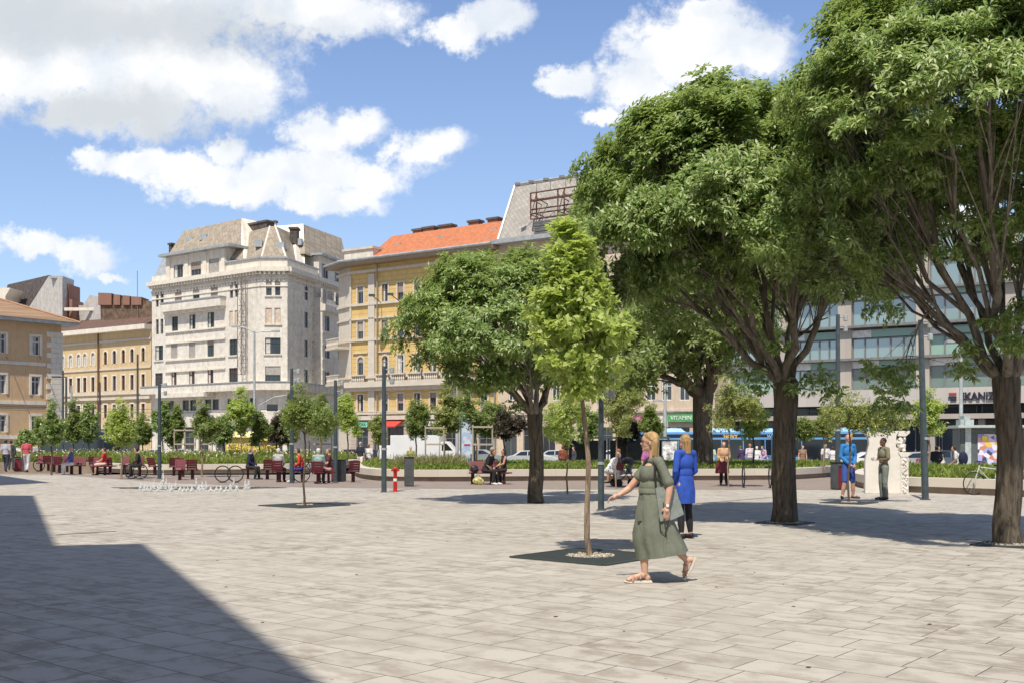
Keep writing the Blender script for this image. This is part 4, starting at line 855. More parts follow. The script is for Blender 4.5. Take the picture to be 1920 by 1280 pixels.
def tree(name, label, group, base, r0, zf, lobes, ncl, per, nl, size, wid, lm, bk, bkl=None, crad=.32, shell=.72, under=.25, nlimb=7, droop=.5, limbs=None, lean=(0, 0), limb_r=.5, flat=1.0, detail=True, extra=None, cat='tree', carve=True):
    base = Vector(base); th = thing(name, base, 0, label, cat, group); B = np.array(base)
    C = in_lobes(lobes, int(ncl*(1.35 if carve else 1)), shell, under)
    if carve:
        q_ = np.array([mathutils_noise.noise(Vector(c)*1.15/(crad/.36)) for c in C]); C = C[q_ > -.14]; q_ = q_[q_ > -.14]
        cc_ = np.array([l[:3] for l in lobes]).mean(0); C = C+unit(C-cc_)*(q_[:, None]*crad*1.3)
    if extra is not None: C = np.concatenate([C, np.array(extra, float)])
    cen = np.array([l[:3] for l in lobes]).mean(0); cen[2] -= .3
    fork = B+np.array([lean[0], lean[1], zf]); mb = MB()
    hs = [0, .12, .3, .6, .85, 1.0]; fl = [1.16, 1.04, 1.0, .97, 1.0, 1.1] if r0 > .1 else [1.1, 1, .95, .85, .78, .7]
    pts = [Vector(B+(fork-B)*h+np.array([math.sin(h*7+r0*90)*.03, math.cos(h*5)*.03, 0])*(1 if h > 0 else 0)) for h in hs]
    if r0 > .1: pts.append(Vector(fork+np.array([0, 0, .12]))); fl.append(.8)
    mb.tube([p-base for p in pts], [r0*k for k in fl], 20 if r0 > .1 else 9)
    if r0 > .1:
        mb.v = [(x*(1+.05*math.sin(9*math.atan2(y, x))*(1 if z < zf*.9 else 0)), y*(1+.05*math.sin(9*math.atan2(y, x))), z) for x, y, z in mb.v]
    smoothby(mb.build('trunk', bk, th), 60)
    lb = MB(); lab, G1 = kmeans(C, nlimb)
    for i in range(len(G1)):
        X = C[lab == i]
        if len(X) == 0: continue
        g1 = G1[i]; v = g1-fork; h0 = np.array([v[0], v[1], 0])*.42+np.array([0, 0, max(v[2]*.35, .1)])
        rl = r0*limb_r*(.75+.5*len(X)/(len(C)/len(G1)))**.5; rl = min(rl, r0*.6)
        end = fork+v*.88; path = bez(fork+np.array([v[0], v[1], 0])/max(np.hypot(v[0], v[1]), .1)*r0*.5, fork+h0*.9, end, 9)
        path = [p+rng.normal(size=3)*.012*np.linalg.norm(v)*(0 < k < 8) for k, p in enumerate(path)]
        rr = [rl*(1-.75*k/8) for k in range(9)]; lb.tube([Vector(p-B) for p in path], rr, 9 if r0 > .1 else 5)
        if not detail: continue
        lab2, G2 = kmeans(X, 5)
        for j in range(len(G2)):
            Y_ = X[lab2 == j]
            if len(Y_) == 0: continue
            k0 = rng.integers(2, 7); a = path[k0]; v2 = G2[j]-a; pa = bez(a, a+v2*.5+(path[min(k0+1, 8)]-a)*.8, a+v2*.9, 6)
            pa = [p+rng.normal(size=3)*.02*np.linalg.norm(v2)*(0 < k < 5) for k, p in enumerate(pa)]
            r2 = rr[k0]*.62; lb.tube([Vector(p-B) for p in pa], [r2*(1-.7*k/5) for k in range(6)], 6, False)
            for y_ in Y_[:9]:
                a2 = pa[rng.integers(1, 5)]; v3 = y_-a2; lb.tube([Vector(p-B) for p in bez(a2, a2+v3*.5+rng.normal(size=3)*.08, y_, 4)], [r2*.4, r2*.3, r2*.2, r2*.1], 4, False)
    smoothby(lb.build('limbs', bkl or bk, th, recalc=False), 60)
    P, Dr, Nn, L_, Wd = crown_leaves(C, crad, per, nl, size, wid, cen, droop, flat=flat)
    link('crown', leaf_mesh('crown', P-B, Dr, Nn, L_, Wd), lm, th); return th
def px_lobes(y, lst):                             # lobes given in photo pixels at distance y: (px, py, half width, half height, depth radius, depth shift)
    return [((a-960)*y/F, y+ds, CAMZ+(HY-b)*y/F, rx*y/F, ry, rz*y/F) for (a, b, rx, rz, ry, ds) in lst]
GB = 'large old trees with broad crowns'
b = D(1890, 1020); tree('broadleaf_tree', 'large old tree at the right edge of the square, nearest of the big trees', GB, b, .19, 2.55,
    px_lobes(16.5, [(1880, 150, 330, 230, 3.3, 0), (1700, 220, 200, 170, 2.6, -.2), (1640, 330, 130, 100, 1.8, .9), (1760, 330, 130, 90, 1.6, 1.2), (1590, 440, 120, 90, 1.6, 1.4), (1700, 450, 120, 70, 1.4, 1.8), (1700, 270, 110, 80, 1.3, -2.4), (1905, 440, 70, 60, .9, -1.0), (1925, 590, 45, 60, .7, -.7), (1990, 420, 90, 140, 1.6, .8), (1600, 300, 80, 60, 1.0, -2.0), (1850, 250, 150, 90, 1.6, -2.2), (1990, 260, 260, 260, 2.4, .3), (1575, 230, 125, 130, 1.4, .2), (1640, 110, 120, 90, 1.3, .3), (1800, 20, 200, 140, 2.0, .6)]),
    1500, 20, 8, .125, .30, LM_dark, BK, BKb, crad=.29, shell=.62, under=.42, nlimb=10, flat=.62, droop=.5, limb_r=.34,
    extra=[tuple(at(*q)) for q in [(1870, 600, 16), (1900, 590, 15.7), (1885, 640, 15.8), (1850, 440, 15.6), (1830, 420, 15.4), (1865, 415, 15.5), (1910, 640, 15.6), (1820, 655, 16.4), (1800, 690, 16.6), (1690, 760, 17), (1665, 700, 17), (1640, 690, 17.2), (1700, 690, 17), (1670, 730, 16.8), (1780, 470, 16), (1740, 330, 15.4)]])
b = D(1471, 980); tree('broadleaf_tree', 'large old tree with a sturdy dark trunk right of the woman in blue', GB, b, .225, 2.75,
    px_lobes(20.9, [(1430, 320, 230, 155, 2.6, .7), (1250, 350, 150, 140, 2.2, .4), (1330, 430, 150, 90, 1.5, -1.5), (1440, 450, 110, 70, 1.2, -2.0), (1210, 470, 100, 90, 1.2, -1.1), (1520, 400, 90, 70, 1.0, -2.0), (1160, 440, 100, 110, 1.3, -.2), (1560, 400, 150, 170, 2.0, .3), (1330, 290, 160, 110, 1.8, 0), (1290, 530, 120, 80, 1.5, 0), (1620, 520, 80, 90, 1.4, 0), (1540, 500, 90, 70, 1.2, .6), (1180, 540, 80, 90, 1.2, 0), (1420, 480, 130, 80, 1.8, .2)]),
    1550, 19, 8, .135, .32, LM_dark, BK, BKb, crad=.33, shell=.62, under=.42, nlimb=10, flat=.62, droop=.5, limb_r=.33,
    extra=[tuple(at(*q)) for q in [(1555, 730, 20.6), (1535, 700, 20.6), (1400, 690, 20.5), (1420, 720, 20.6), (1450, 640, 20.2), (1500, 720, 20.4), (1650, 760, 20.5), (1690, 720, 21), (1230, 600, 20.4), (1210, 560, 20.5), (1350, 600, 20.7)]])
b = Vector(((1318-960)*47/F, 47, .4)); tree('broadleaf_tree', 'big dark trunked tree standing in the middle planter behind the woman in blue', GB, b, .42, 3.3,
    px_lobes(47, [(1290, 610, 100, 120, 4.2, 0), (1380, 590, 90, 110, 4, 0), (1230, 690, 70, 60, 2.6, -.5), (1300, 500, 90, 60, 3.5, 0), (1180, 640, 60, 70, 2.5, 0)]),
    380, 18, 7, .26, .33, LM_mid, BK, BK, crad=.75, shell=.55, under=.5, nlimb=7, droop=.5, limb_r=.5)
b = D(1005, 942); tree('broadleaf_tree', 'round crowned dark green tree left of the young maple', GB, b, .19, 2.3,
    px_lobes(28, [(955, 575, 155, 105, 2.2, .4), (915, 650, 110, 70, 1.3, -1.2), (1000, 620, 90, 70, 1.1, -1.4), (822, 630, 80, 82, 1.4, -.4), (1030, 570, 100, 95, 1.8, .3), (880, 545, 95, 55, 1.5, 0), (1040, 690, 60, 60, 1.1, 0), (960, 710, 90, 45, 1.3, 0), (900, 680, 70, 60, 1.2, 0)]),
    950, 18, 8, .14, .33, LM_dark, BK, BKb, crad=.33, shell=.62, under=.4, nlimb=9, flat=.62, droop=.5, limb_r=.34)
# slender light green maple in the iron grate
b = D(1106, 1043); tree('maple_tree', 'slim young maple with bright yellow green leaves in a dark iron grate', None, b, .041, 2.2,
    px_lobes(14.8, [(1075, 500, 50, 85, .36, 0), (1080, 560, 78, 60, .5, 0), (1090, 620, 88, 40, .58, 0), (1115, 605, 70, 25, .5, 0), (1060, 595, 75, 22, .5, 0), (1095, 680, 78, 45, .5, 0), (1065, 450, 30, 50, .22, 0), (1095, 725, 50, 24, .35, 0), (1062, 425, 14, 22, .1, 0)]),
    300, 7, 7, .10, .66, LM_light, BKl, BKl, crad=.22, shell=.1, under=1, nlimb=14, droop=.25, limb_r=.42, lean=(-.08, 0), flat=.35, carve=False)
# ---------------------------------------------------------------- young trees round the square
YG = 'young trees round the square'
yt = [ # trunk px, base py or None with distance, crown x0,x1,y0,y1, material, pale trunk, label
 (571, 948, None, 533, 632, 726, 826, LM_mid, 0, 'small round young tree standing alone on the pale paving in front of the seats'),
 (48, 884, None, 30, 68, 810, 836, LM_dark, 0, 'tiny flat topped young tree at the left edge in front of the ochre house'),
 (73, None, 62, 62, 88, 783, 834, LM_mid, 0, 'thin young tree in front of the lower windows of the ochre house'),
 (97, 890, None, 79, 120, 758, 836, LM_dark, 0, 'dark young tree with dark trunk between the seats, before the quoined house corner'),
 (138, None, 66, 122, 151, 752, 834, LM_mid, 0, 'sparse young tree left of the dark blue coach'),
 (167, None, 66, 151, 187, 755, 832, LM_dark, 0, 'dark young tree in front of the dark blue coach'),
 (228, 897, None, 199, 256, 745, 832, LM_light, 1, 'bright green young tree with pale trunk left of the first steel pole'),
 (305, None, 64, 284, 326, 752, 826, LM_dark, 0, 'deep green young tree directly behind the steel pole by the seats'),
 (331, None, 64, 314, 346, 762, 834, LM_mid, 1, 'narrow young tree just right of the steel pole by the seats'),
 (379, 893.5, None, 357, 414, 757, 834, LM_mid, 1, 'young tree with pale slender trunk left of the paired steel hoops'),
 (452, None, 60, 426, 474, 720, 812, LM_light, 1, 'tall loose young tree above the paired steel hoops, its top highest there'),
 (486, None, 61, 468, 504, 766, 832, LM_mid, 0, 'dark stemmed young tree beside the yellow kiosk'),
 (519, None, 64, 502, 540, 770, 836, LM_pur, 0, 'purplish brown leaved young tree right of the yellow kiosk'),
 (549, None, 60, 533, 572, 724, 815, LM_mid, 1, 'young tree behind the lone paved tree, left part of its outline'),
 (600, None, 61, 585, 632, 742, 822, LM_mid, 1, 'young tree behind the lone paved tree, right part of its outline'),
 (652, None, 58, 634, 673, 733, 818, LM_light, 0, 'conical light young tree before the left corner of the yellow house'),
 (710, 874, None, 692, 728, 776, 830, LM_yel, 0, 'sparse olive young tree just left of the tall dark pole'),
 (780, None, 55, 759, 804, 746, 822, LM_mid, 0, 'rounded young tree above the white box truck'),
 (833, None, 54, 803, 868, 720, 826, LM_yel, 0, 'see through olive young tree right of the white box truck'),
 (893, None, 50, 864, 948, 726, 824, LM_mid, 0, 'dense young tree beside the advertising column'),
 (945, None, 49, 925, 985, 765, 822, LM_pur, 0, 'purplish young tree behind the seated couple'),
 (1064, 925, None, 1012, 1098, 724, 836, LM_light, 1, 'young tree with crooked pale trunk between the round tree and the maple'),
 (1155, 915, None, 1122, 1202, 700, 824, LM_yel, 1, 'light young tree with pale trunk just right of the near steel pole'),
 (1175, None, 50, 1158, 1200, 780, 826, LM_pur, 0, 'small dark young tree behind the head of the walking woman'),
 (1216, None, 58, 1198, 1236, 752, 818, LM_mid, 0, 'small conical young tree left of the green shop sign'),
 (1366, 913, None, 1322, 1437, 708, 806, LM_yel, 1, 'yellow green young tree with pale trunk before the woman holding the maroon bag'),
 (1413, None, 50, 1385, 1440, 745, 822, LM_light, 0, 'green young tree in front of the bus door'),
 (1592, 942, None, 1530, 1692, 728, 815, LM_yel, 0, 'young tree with bent dark trunk right in front of the man in blue'),
 (1742, None, 46, 1714, 1768, 728, 822, LM_light, 1, 'narrow light young tree behind the tall steel pole on the right'),
 (212, None, 70, 196, 232, 772, 832, LM_dark, 0, 'dark young tree just left behind the bright green one'),
 (268, None, 68, 250, 286, 776, 832, LM_mid, 1, 'narrow young tree left of the first steel pole, behind the steel hoops'),
 (420, None, 63, 404, 440, 778, 832, LM_dark, 0, 'dark young tree between the pale trunked tree and the tall loose tree'),
 (540, None, 66, 520, 560, 790, 835, LM_yel, 0, 'sparse yellowish young tree low behind the second steel pole'),
 (1100, None, 52, 1080, 1130, 760, 826, LM_dark, 0, 'dark young tree directly behind the maple trunk'),
 (1480, None, 50, 1496, 1530, 770, 824, LM_mid, 0, 'young tree right behind the large trunk beside the two buses'),
 (1545, None, 48, 1532, 1562, 762, 822, LM_yel, 1, 'thin young tree above the white shirted pair by the right bus'),
]
for (tx, by_, dist, x0, x1, y0, y1, lm, pale, lab) in yt:
    if by_: base = D(tx, by_); y = base.y
    else: y = dist; base = Vector(((tx-960)*y/F, y, .38 if 44 < y < 68 else gz(y)))
    k = y/F; w, h = (x1-x0)/2*1.16, (y1-y0)/2*1.06; cx, cy = (x0+x1)/2, (y0+y1)/2; big = y < 40
    lb = [(cx, cy+h*.15, w*.72, h*.6, w*k*.75, 0), (tx+rng.uniform(-.15, .15)*w, cy-h*.45, w*.4, h*.62, w*k*.45, 0)]+[(cx+rng.uniform(-.7, .7)*w, cy+rng.uniform(-.3, .75)*h, w*rng.uniform(.3, .5), h*rng.uniform(.22, .36), w*k*.4, 0) for _ in range(6)]
    zf = CAMZ+(HY-(y1-h*.25))*k-base.z; vol = w*h*k*k
    s = max(.08, .095*min(1.5, y/40)) if lm is not LM_pur else .12
    n = int(60+46*vol/1.2)
    tree('young_tree', lab, YG, base, .028+.02*(y > 45), max(zf, .5), px_lobes(y, lb), min(n, 210), 13, 6, s, .5, lm, BKl if pale else BKy, None, crad=.2+.06*vol**.5, shell=.15, under=1, nlimb=6, droop=.45, limb_r=.45, detail=big, carve=False)
# ---------------------------------------------------------------- planting in the beds
def bed_plants(name, label, poly, n, h0, h1, lm, size, dens=None, spread=.35, flowers=None, kind=True, z=.40, wid=.22):
    xs = [p[0] for p in poly]; ys = [p[1] for p in poly]; pts = []
    while len(pts) < n:
        p = (rng.uniform(min(xs), max(xs)), rng.uniform(min(ys), max(ys)))
        if inside(p, poly) and (dens is None or rng.random() < dens(p)): pts.append(p)
    C = np.array([(x, y, z) for x, y in pts]); nl = 9; j = np.repeat(np.arange(n), nl); m = n*nl
    nz = np.sin(C[:, 0]*1.7)*.5+np.cos(C[:, 1]*1.1+C[:, 0]*.6)*.5; H = h0+(h1-h0)*np.clip(.5+.4*nz+rng.normal(size=n)*.15, 0, 1)
    P = C[j]+np.c_[rng.normal(size=(m, 2))*.09, rng.random(m)*H[j]*.8]; dr = np.c_[rng.normal(size=(m, 2))*spread, np.ones(m)*.6]; nn = rng.normal(size=(m, 3))+np.array([0, 0, .6])
    L = size*rng.uniform(.6, 1.3, m); o = link(name, leaf_mesh(name, P, unit(dr), unit(nn), L, L*wid), lm); tag(o, label, 'plants'); o['kind'] = 'stuff'
    if flowers:
        fm, fn = flowers; k = rng.choice(n, fn); P = C[k]+np.c_[rng.normal(size=(fn, 2))*.1, H[k]*1.0+.1]; dr = unit(rng.normal(size=(fn, 3))+np.array([0, 0, .5])); Lf = rng.uniform(.05, .11, fn)
        q = link('blossoms', leaf_mesh('f', P, dr, unit(rng.normal(size=(fn, 3))), Lf, Lf*.8), fm, o); q['kind'] = 'stuff'
    return o
fy = mat('blossom_yellow', (.8, .62, .12), .6, .1); fw = mat('blossom_pale', (.75, .7, .5), .6, .1)
Lg = leaf_mat('meadow_leaf', (.13, .19, .03), (.24, .31, .06), (.42, .44, .13), .6, .4); Lo = leaf_mat('ground_cover_leaf', (.12, .17, .03), (.24, .31, .06), (.42, .47, .13), .55, .38); Ldry = leaf_mat('dry_grass_leaf', (.22, .20, .09), (.36, .33, .16), (.5, .46, .26), .7, .35)
bed_plants('meadow_plants', 'yellowish green meadow plants with pale blossoms in the long left planter', BEDS[0], 7500, .18, .68, Lg, .24, flowers=(fw, 2600))
bed_plants('orange_blossoms', 'orange and yellow flowers by the yellow kiosk', [((430-960)*.032, 64), ((520-960)*.032, 64), ((520-960)*.034, 68), ((430-960)*.034, 68)], 500, .5, .95, Lg, .22, flowers=(fy, 1600))
bed_plants('ground_cover', 'low green ground cover plants in the long middle planter', BEDS[1], 9500, .08, .28, Lo, .15, wid=.45)
bed_plants('dry_grass', 'tall dry ornamental grass in front of the white box truck', [(-5.2, 47), (-2.2, 47), (-2.1, 50), (-5.4, 50)], 300, .25, .6, Ldry, .36, wid=.08, spread=.3)
bed_plants('ground_cover', 'low green hedge plants in the planter behind the monument', BEDS[2], 3600, .12, .42, Lo, .15, wid=.4)
# ---------------------------------------------------------------- street furniture
steel = mat('lamp_steel', (.075, .10, .115), .45, .12, 6, metal=.25); lsteel = mat('galvanised', (.42, .45, .45), .5, .1, 4, metal=.3)
maroon = mat('maroon_paint', (.155, .022, .036), .45, .12, 5, .1); dmaroon = mat('dark_maroon', (.07, .018, .025), .5, .1); black = mat('black_metal', (.025, .025, .028), .45, .1)
def lamp(px, py, top, r, label, dist=None, m=steel, head='box', z0=0.0, lean=0):
    b = D(px, py) if dist is None else Vector(((px-960)*dist/F, dist, gz(dist)))
    h = at(px, top, b.y).z-b.z; th = thing('lamp_post', b, 0, label, 'lamp post', 'slim steel poles on the square' if m is steel else None)
    mb = MB(); mb.tube([(0, 0, 0), (lean*.3, 0, h*.3), (lean, 0, h)], [r, r*.97, r*.72], 16); mb.lathe([(r*1.5, 0), (r*1.5, .02), (r*1.02, .03)], 16); smoothby(mb.build('pole', m, th))
    mb = MB(); mb.lathe([(r*1.12, h*.335), (r*1.12, h*.335+.07)], 16); mb.build('collar', lsteel, th)
    if head == 'box':
        for (dz, sx) in ((.0, 1), (-.35, 1)):
            mb = MB(); mb.tube([(lean, 0, h+dz-.1), (lean+sx*(r+.12), 0, h+dz-.1)], .02, 6); mb.lathe([(.05, -.12), (.075, -.1), (.075, .06), (.04, .08)], 12, (lean+sx*(r+.17), 0, h+dz-.1)); mb.build('spotlight', lsteel, th)
    return th
lamp(299, 897, 716, .085, 'slim steel pole before the white corner block, first of the poles from the left')
lamp(547, 905, 690, .085, 'slim steel pole between the lone paved tree and the checked shirt person')
lamp(629, 903, 712, .085, 'slim steel pole beside the maroon litter bin left of the yellow house')
lamp(720, 922, 686, .085, 'slim dark steel pole left of the red standpipe')
lamp(1127, 956, 700, .075, 'slim steel pole between the young maple and the walking woman')
lamp(1571, 917, 590, .09, 'slim steel pole next to the maroon bin beside the man in blue')
lamp(1735, 936, 600, .095, 'tall slim steel pole right of the white monument', lean=-.13)
def street_pole(px, dist, top, arms, label, r=.11, m=lsteel):
    b = Vector(((px-960)*dist/F, dist, gz(dist))); h = at(px, top, dist).z-b.z; th = thing('street_pole', b, 0, label, 'pole')
    mb = MB(); mb.tube([(0, 0, 0), (0, 0, h*.4), (0, 0, h*.41), (0, 0, h)], [r*1.4, r*1.3, r, r*.75], 12); smoothby(mb.build('pole', m, th))
    for (dx, dz, up) in arms:
        mb = MB(); mb.tube([(0, 0, h+dz), (dx*.5, 0, h+dz+up*.8), (dx, 0, h+dz+up)], .05, 8); mb.box((dx, 0, h+dz+up), (.7, .3, .14)); mb.build('lamp_arm', m, th)
    return th
dk = mat('pole_dark', (.07, .07, .075), .6)
street_pole(477, 92, 621, [(-1.6, -.1, .5), (1.8, -.1, .1)], 'tall grey street pole with curved lamp arms before the white corner block')
street_pole(486, 82, 757, [(2.3, -.1, .8)], 'low pale pole with a curved arm before the corner of the white block', r=.08)
street_pole(118, 100, 694, [], 'dark catenary pole left in front of the tan house, thinner of the two', m=dk); street_pole(124, 96, 706, [(-.9, 0, 0)], 'dark catenary pole just right of the quoined corner', m=dk)
street_pole(134, 94, 722, [], 'pale grey pole before the tan house behind the dark blue coach'); street_pole(187, 98, 716, [], 'dark pole before the downpipe of the tan house', m=dk)
street_pole(258, 98, 664, [(.7, -6, 0)], 'dark catenary pole near the right end of the tan house', m=dk); street_pole(857, 92, 716, [], 'thin pale pole right of the white box truck')
street_pole(1247, 85, 600, [(-.6, -6.4, 0)], 'pale street pole with a small box before the beige house'); street_pole(1802, 62, 640, [(-.5, -.1, .1)], 'pale grey street pole between the tall steel pole and the rightmost tree')
def wires(name, lst, lab):
    mb = MB()
    for (a, b, sag) in lst:
        a, b = Vector(a), Vector(b); mb.tube([a+(b-a)*k+Vector((0, 0, -sag*4*k*(1-k))) for k in (0, .25, .5, .75, 1)], .02, 4)
    tag(mb.build(name, black), lab, 'wires')
wires('overhead_wires', [(at(-80, 757, 100), at(477, 766, 92), .2), (at(-80, 764, 98), at(477, 772, 92), .2), (at(477, 766, 92), at(1247, 770, 85), .3), (at(1247, 770, 85), at(1802, 760, 62), .2), (at(1500, 680, 70), at(2000, 655, 66), .1), (at(1500, 620, 70), at(2000, 600, 66), .1)], 'thin black overhead trolley wires crossing the street behind the planters')
# chairs
def chair(px, py, rz, label, lean=.22, dbl=False):
    w = .44 if not dbl else 1.0; th = thing('seat', D(px, py), R(rz), label, 'seat', 'maroon seats on the square')
    mb = MB(); n = 5
    for k in range(n): mb.box((0, -.2+.1*k, .44), (w, .088, .03))
    mb.box((0, 0, .418), (w*.9, .4, .016)); mb.build('seat', maroon, th)
    mb = MB()
    for k in range(4): mb.box((0, .24+.035*k, .52+.1*k), (w, .022, .092), M=Matrix.Rotation(-.33, 3, 'X'))
    mb.box((-w*.42, .26, .60), (.03, .03, .44), M=Matrix.Rotation(-.33, 3, 'X')); mb.box((w*.42, .26, .60), (.03, .03, .44), M=Matrix.Rotation(-.33, 3, 'X')); mb.build('backrest', maroon, th)
    for sx in ((-.0,) if not dbl else (-.36, .36)):
        mb = MB(); mb.box((sx+.0, .02, .205), (.13, .09, .41)); mb.box((sx, .02, .005), (.2, .2, .01)); mb.build('leg', dmaroon, th)
    for sx in (-w/2+.02, w/2-.02):
        mb = MB(); mb.box((sx, 0, .43), (.03, .46, .05)); mb.build('side_rail', dmaroon, th)
    return th
chs = [(77, 882, 10, 'beside the steel hoop, farthest left in the row'), (91, 882, 190, 'behind the dark young tree trunk on the far left'), (101, 884, 0, 'half hidden right of the dark young tree trunk on the far left'), (112, 886, 185, 'brightly lit, left of the white haired sitter in white'),
       (126, 884, 20, 'just behind the white haired sitter in white'), (150, 888, 5, 'dark in shade, right of the white haired sitter'), (176, 886, 195, 'left of the red dressed sitter'), (182, 890, 10, 'one place nearer than the one left of the red dressed sitter'),
       (207, 889, 175, 'lit from behind, right of the red dressed sitter'), (233, 886, 10, 'behind the pale trunk of the bright green young tree'), (291, 890, 160, 'touching the left side of the first steel pole'), (326, 891, 200, 'small looking and set back, right of the first steel pole'),
       (337, 899, 12, 'dark and nearest, left of the steel hoops'), (361, 898, 190, 'lone, just left of the steel hoops'), (343, 893, 170, 'behind the dark one left of the steel hoops'), (501, 898, 205, 'empty, between the dark jacket sitter and the checked shirt sitter'),
       (662, 903, 200, 'alone at the left tip of the middle planter')]
for i, (x, y, r_, l_) in enumerate(chs): chair(x, y, r_, 'maroon metal seat '+l_)
chair(464, 897, -70, 'maroon metal seat carrying the sitter in the dark jacket'); chair(522, 903, 180-0, 'maroon metal seat with the checked shirt sitter turned away'); chair(567, 903, 100, 'maroon metal seat under the sitter in the red hoodie')
chair(597, 906, 180, 'maroon metal seat under the sitter with the white cap'); chair(617, 905, 105, 'maroon metal seat under the sitter in the maroon top'); chair(197, 890, 30, 'maroon metal seat under the red dressed sitter'); chair(134, 888, 0, 'maroon metal seat under the white haired sitter'); chair(262, 892, 20, 'maroon metal seat under the sitter in the black coat')
chair(904, 907, 0, 'maroon metal bench with the man in black and a yellow bag below it', dbl=True); chair(946, 907, 75, 'maroon metal seat under the barelegged woman'); chair(1153, 909, 200, 'maroon metal seat behind the stroller')
# steel hoops
def hoop(px, py, label, rz=0, r=.31):
    th = thing('bicycle_stand', D(px, py), R(rz), label, 'bike stand', 'steel hoop bicycle stands'); mb = MB()
    mb.tube([(r*math.sin(a), 0, .03+r+.01-r*math.cos(a)) for a in [2*math.pi*k/28 for k in range(29)]], .024, 8, False); smoothby(mb.build('hoop', black, th)); mb = MB(); mb.box((0, 0, .01), (.3, .1, .02)); mb.build('foot_plate', black, th)
hoop(417.5, 904, 'left hoop of the touching pair before the long planter'); hoop(441.5, 904, 'right hoop of the touching pair before the long planter'); hoop(247, 897, 'left hoop of the overlapping pair before the sitter in the black coat'); hoop(263, 898, 'right hoop of the overlapping pair before the sitter in the black coat')
hoop(73, 883, 'lone hoop beside the leftmost seat'); hoop(1394, 913, 'edge on hoop right of the woman with the maroon bag', 84, .36); hoop(1444, 914, 'edge on hoop beside the large trunk', 84, .36); 
# litter bins
def bin_(px, py, w, h, label, face=None, rz=0):
    th = thing('litter_bin', D(px, py), R(rz), label, 'litter bin', 'steel litter bins'); mb = MB(); mb.box((0, 0, h/2+.03), (w, w*.9, h)); mb.build('body', mat('bin_grey', (.085, .095, .10), .5, .15, 4), th, bevel=.012)
    mb = MB(); mb.box((0, 0, h+.05), (w+.03, w*.9+.03, .04)); mb.build('lid', black, th, bevel=.01); mb = MB(); mb.box((0, 0, .015), (w*.85, w*.75, .03)); mb.build('plinth', black, th)
    if face: mb = MB(); mb.box((-w*.1, -w*.45-.012, h*.46), (w*.62, .02, h*.78)); mb.build('door', maroon, th); mb = MB(); mb.box((-w*.1, -w*.45-.008, h*.9), (w*.5, .012, h*.08)); mb.build('slot', black, th)
bin_(635, 902, .46, .83, 'maroon fronted dark litter bin beside the steel pole left of the yellow house', 1, -25); bin_(767, 911, .33, 1.0, 'plain dark grey litter bin right of the red standpipe', None, 10); bin_(1573, 917, .42, .86, 'maroon fronted litter bin left of the man in blue', 1, 20); bin_(39, 883, .6, .75, 'maroon litter bin at the left edge beside the man in the red shirt', 1, 10)
# red standpipe
th = thing('hydrant', D(741, 921), 0, 'slim red fire standpipe with white band', 'hydrant'); hr = mat('hydrant_red', (.55, .02, .02), .35, .1); mb = MB(); mb.lathe([(.085, 0), (.085, .03), (.065, .04), (.06, .55), (.062, .56), (.055, .6), (.075, .66), (.09, .7), (.085, .76), (.05, .8)], 16); smoothby(mb.build('body', hr, th))
mb = MB(); mb.lathe([(.0635, .34), (.0635, .43)], 16); mb.build('band', wht, th)
for s_ in (-1, 1): mb = MB(); mb.tube([(0, 0, .7), (s_*.13, -.02, .7)], .035, 10); mb.build('outlet', hr, th)
mb = MB(); mb.tube([(0, 0, .7), (0, -.12, .7)], .03, 10); mb.build('outlet', black, th)
# tree grates and stones
gi = bpy.data.materials.new('iron_grate'); gi.use_nodes = True; q = G(gi.node_tree); b_ = gi.node_tree.nodes['Principled BSDF']; b_.inputs['Base Color'].default_value = (.045, .055, .055, 1); b_.inputs['Roughness'].default_value = .6
def grate(px, py, half, rz, label, stones=.33):
    stones = min(stones, half*.85)
    c = D(px, py); th = thing('tree_grate', c, R(rz), label, 'tree grate', 'iron grates round the trees'); mb = MB(); n = 13
    for e in (-1, 1): mb.box((0, e*half, .011), (2*half, .05, .022)); mb.box((e*half, 0, .011), (.05, 2*half-.05, .022))
    mb.box((0, 0, .0035), (2*half, 2*half, .003))
    ri = stones*1.05
    for k in range(int(2*half/.05)):
        x = -half+.05*(k+.7); 
        if abs(x) < half-.04:
            g_ = math.sqrt(max(0, ri*ri-x*x))
            for s_ in (-1, 1):
                l = half-.03-g_
                if l > .03: mb.box((x, s_*(g_+l/2), .012), (.028, l, .014))
    for k in range(24):
        a, b__ = 2*math.pi*k/24, 2*math.pi*(k+1)/24; mb.tube([(ri*math.cos(a), ri*math.sin(a), .014), (ri*math.cos(b__), ri*math.sin(b__), .014)], .014, 5, False)
    mb.build('grate', gi, th, recalc=False); sb = MB(); st = random.Random(3)
    for k in range(260):
        a, rr_ = st.uniform(0, 6.28), ri*.95*st.random()**.5; s_ = st.uniform(.012, .028); sb.box((rr_*math.cos(a), rr_*math.sin(a), .012+st.uniform(0, .015)), (s_*1.3, s_, s_), M=Euler((st.random()*3, st.random()*3, st.random()*3)).to_matrix())
    o = sb.build('pebbles', mat('pebble', (.50, .44, .36), .8, .3, 30), th); o['kind'] = 'stuff'
grate(1106, 1043, .78, 50.4, 'square dark iron grate with pebbles round the young maple'); grate(571, 947, .8, 50.4, 'dark iron grate round the lone paved tree on the left', .2); grate(1592, 942, .55, 50.4, 'dark iron grate before the man in blue', .2)
grate(1471, 980, .42, 50.4, 'iron grate round the sturdy trunk right of the woman in blue', .36); grate(1890, 1021, .42, 50.4, 'iron grate round the trunk at the right edge', .36)
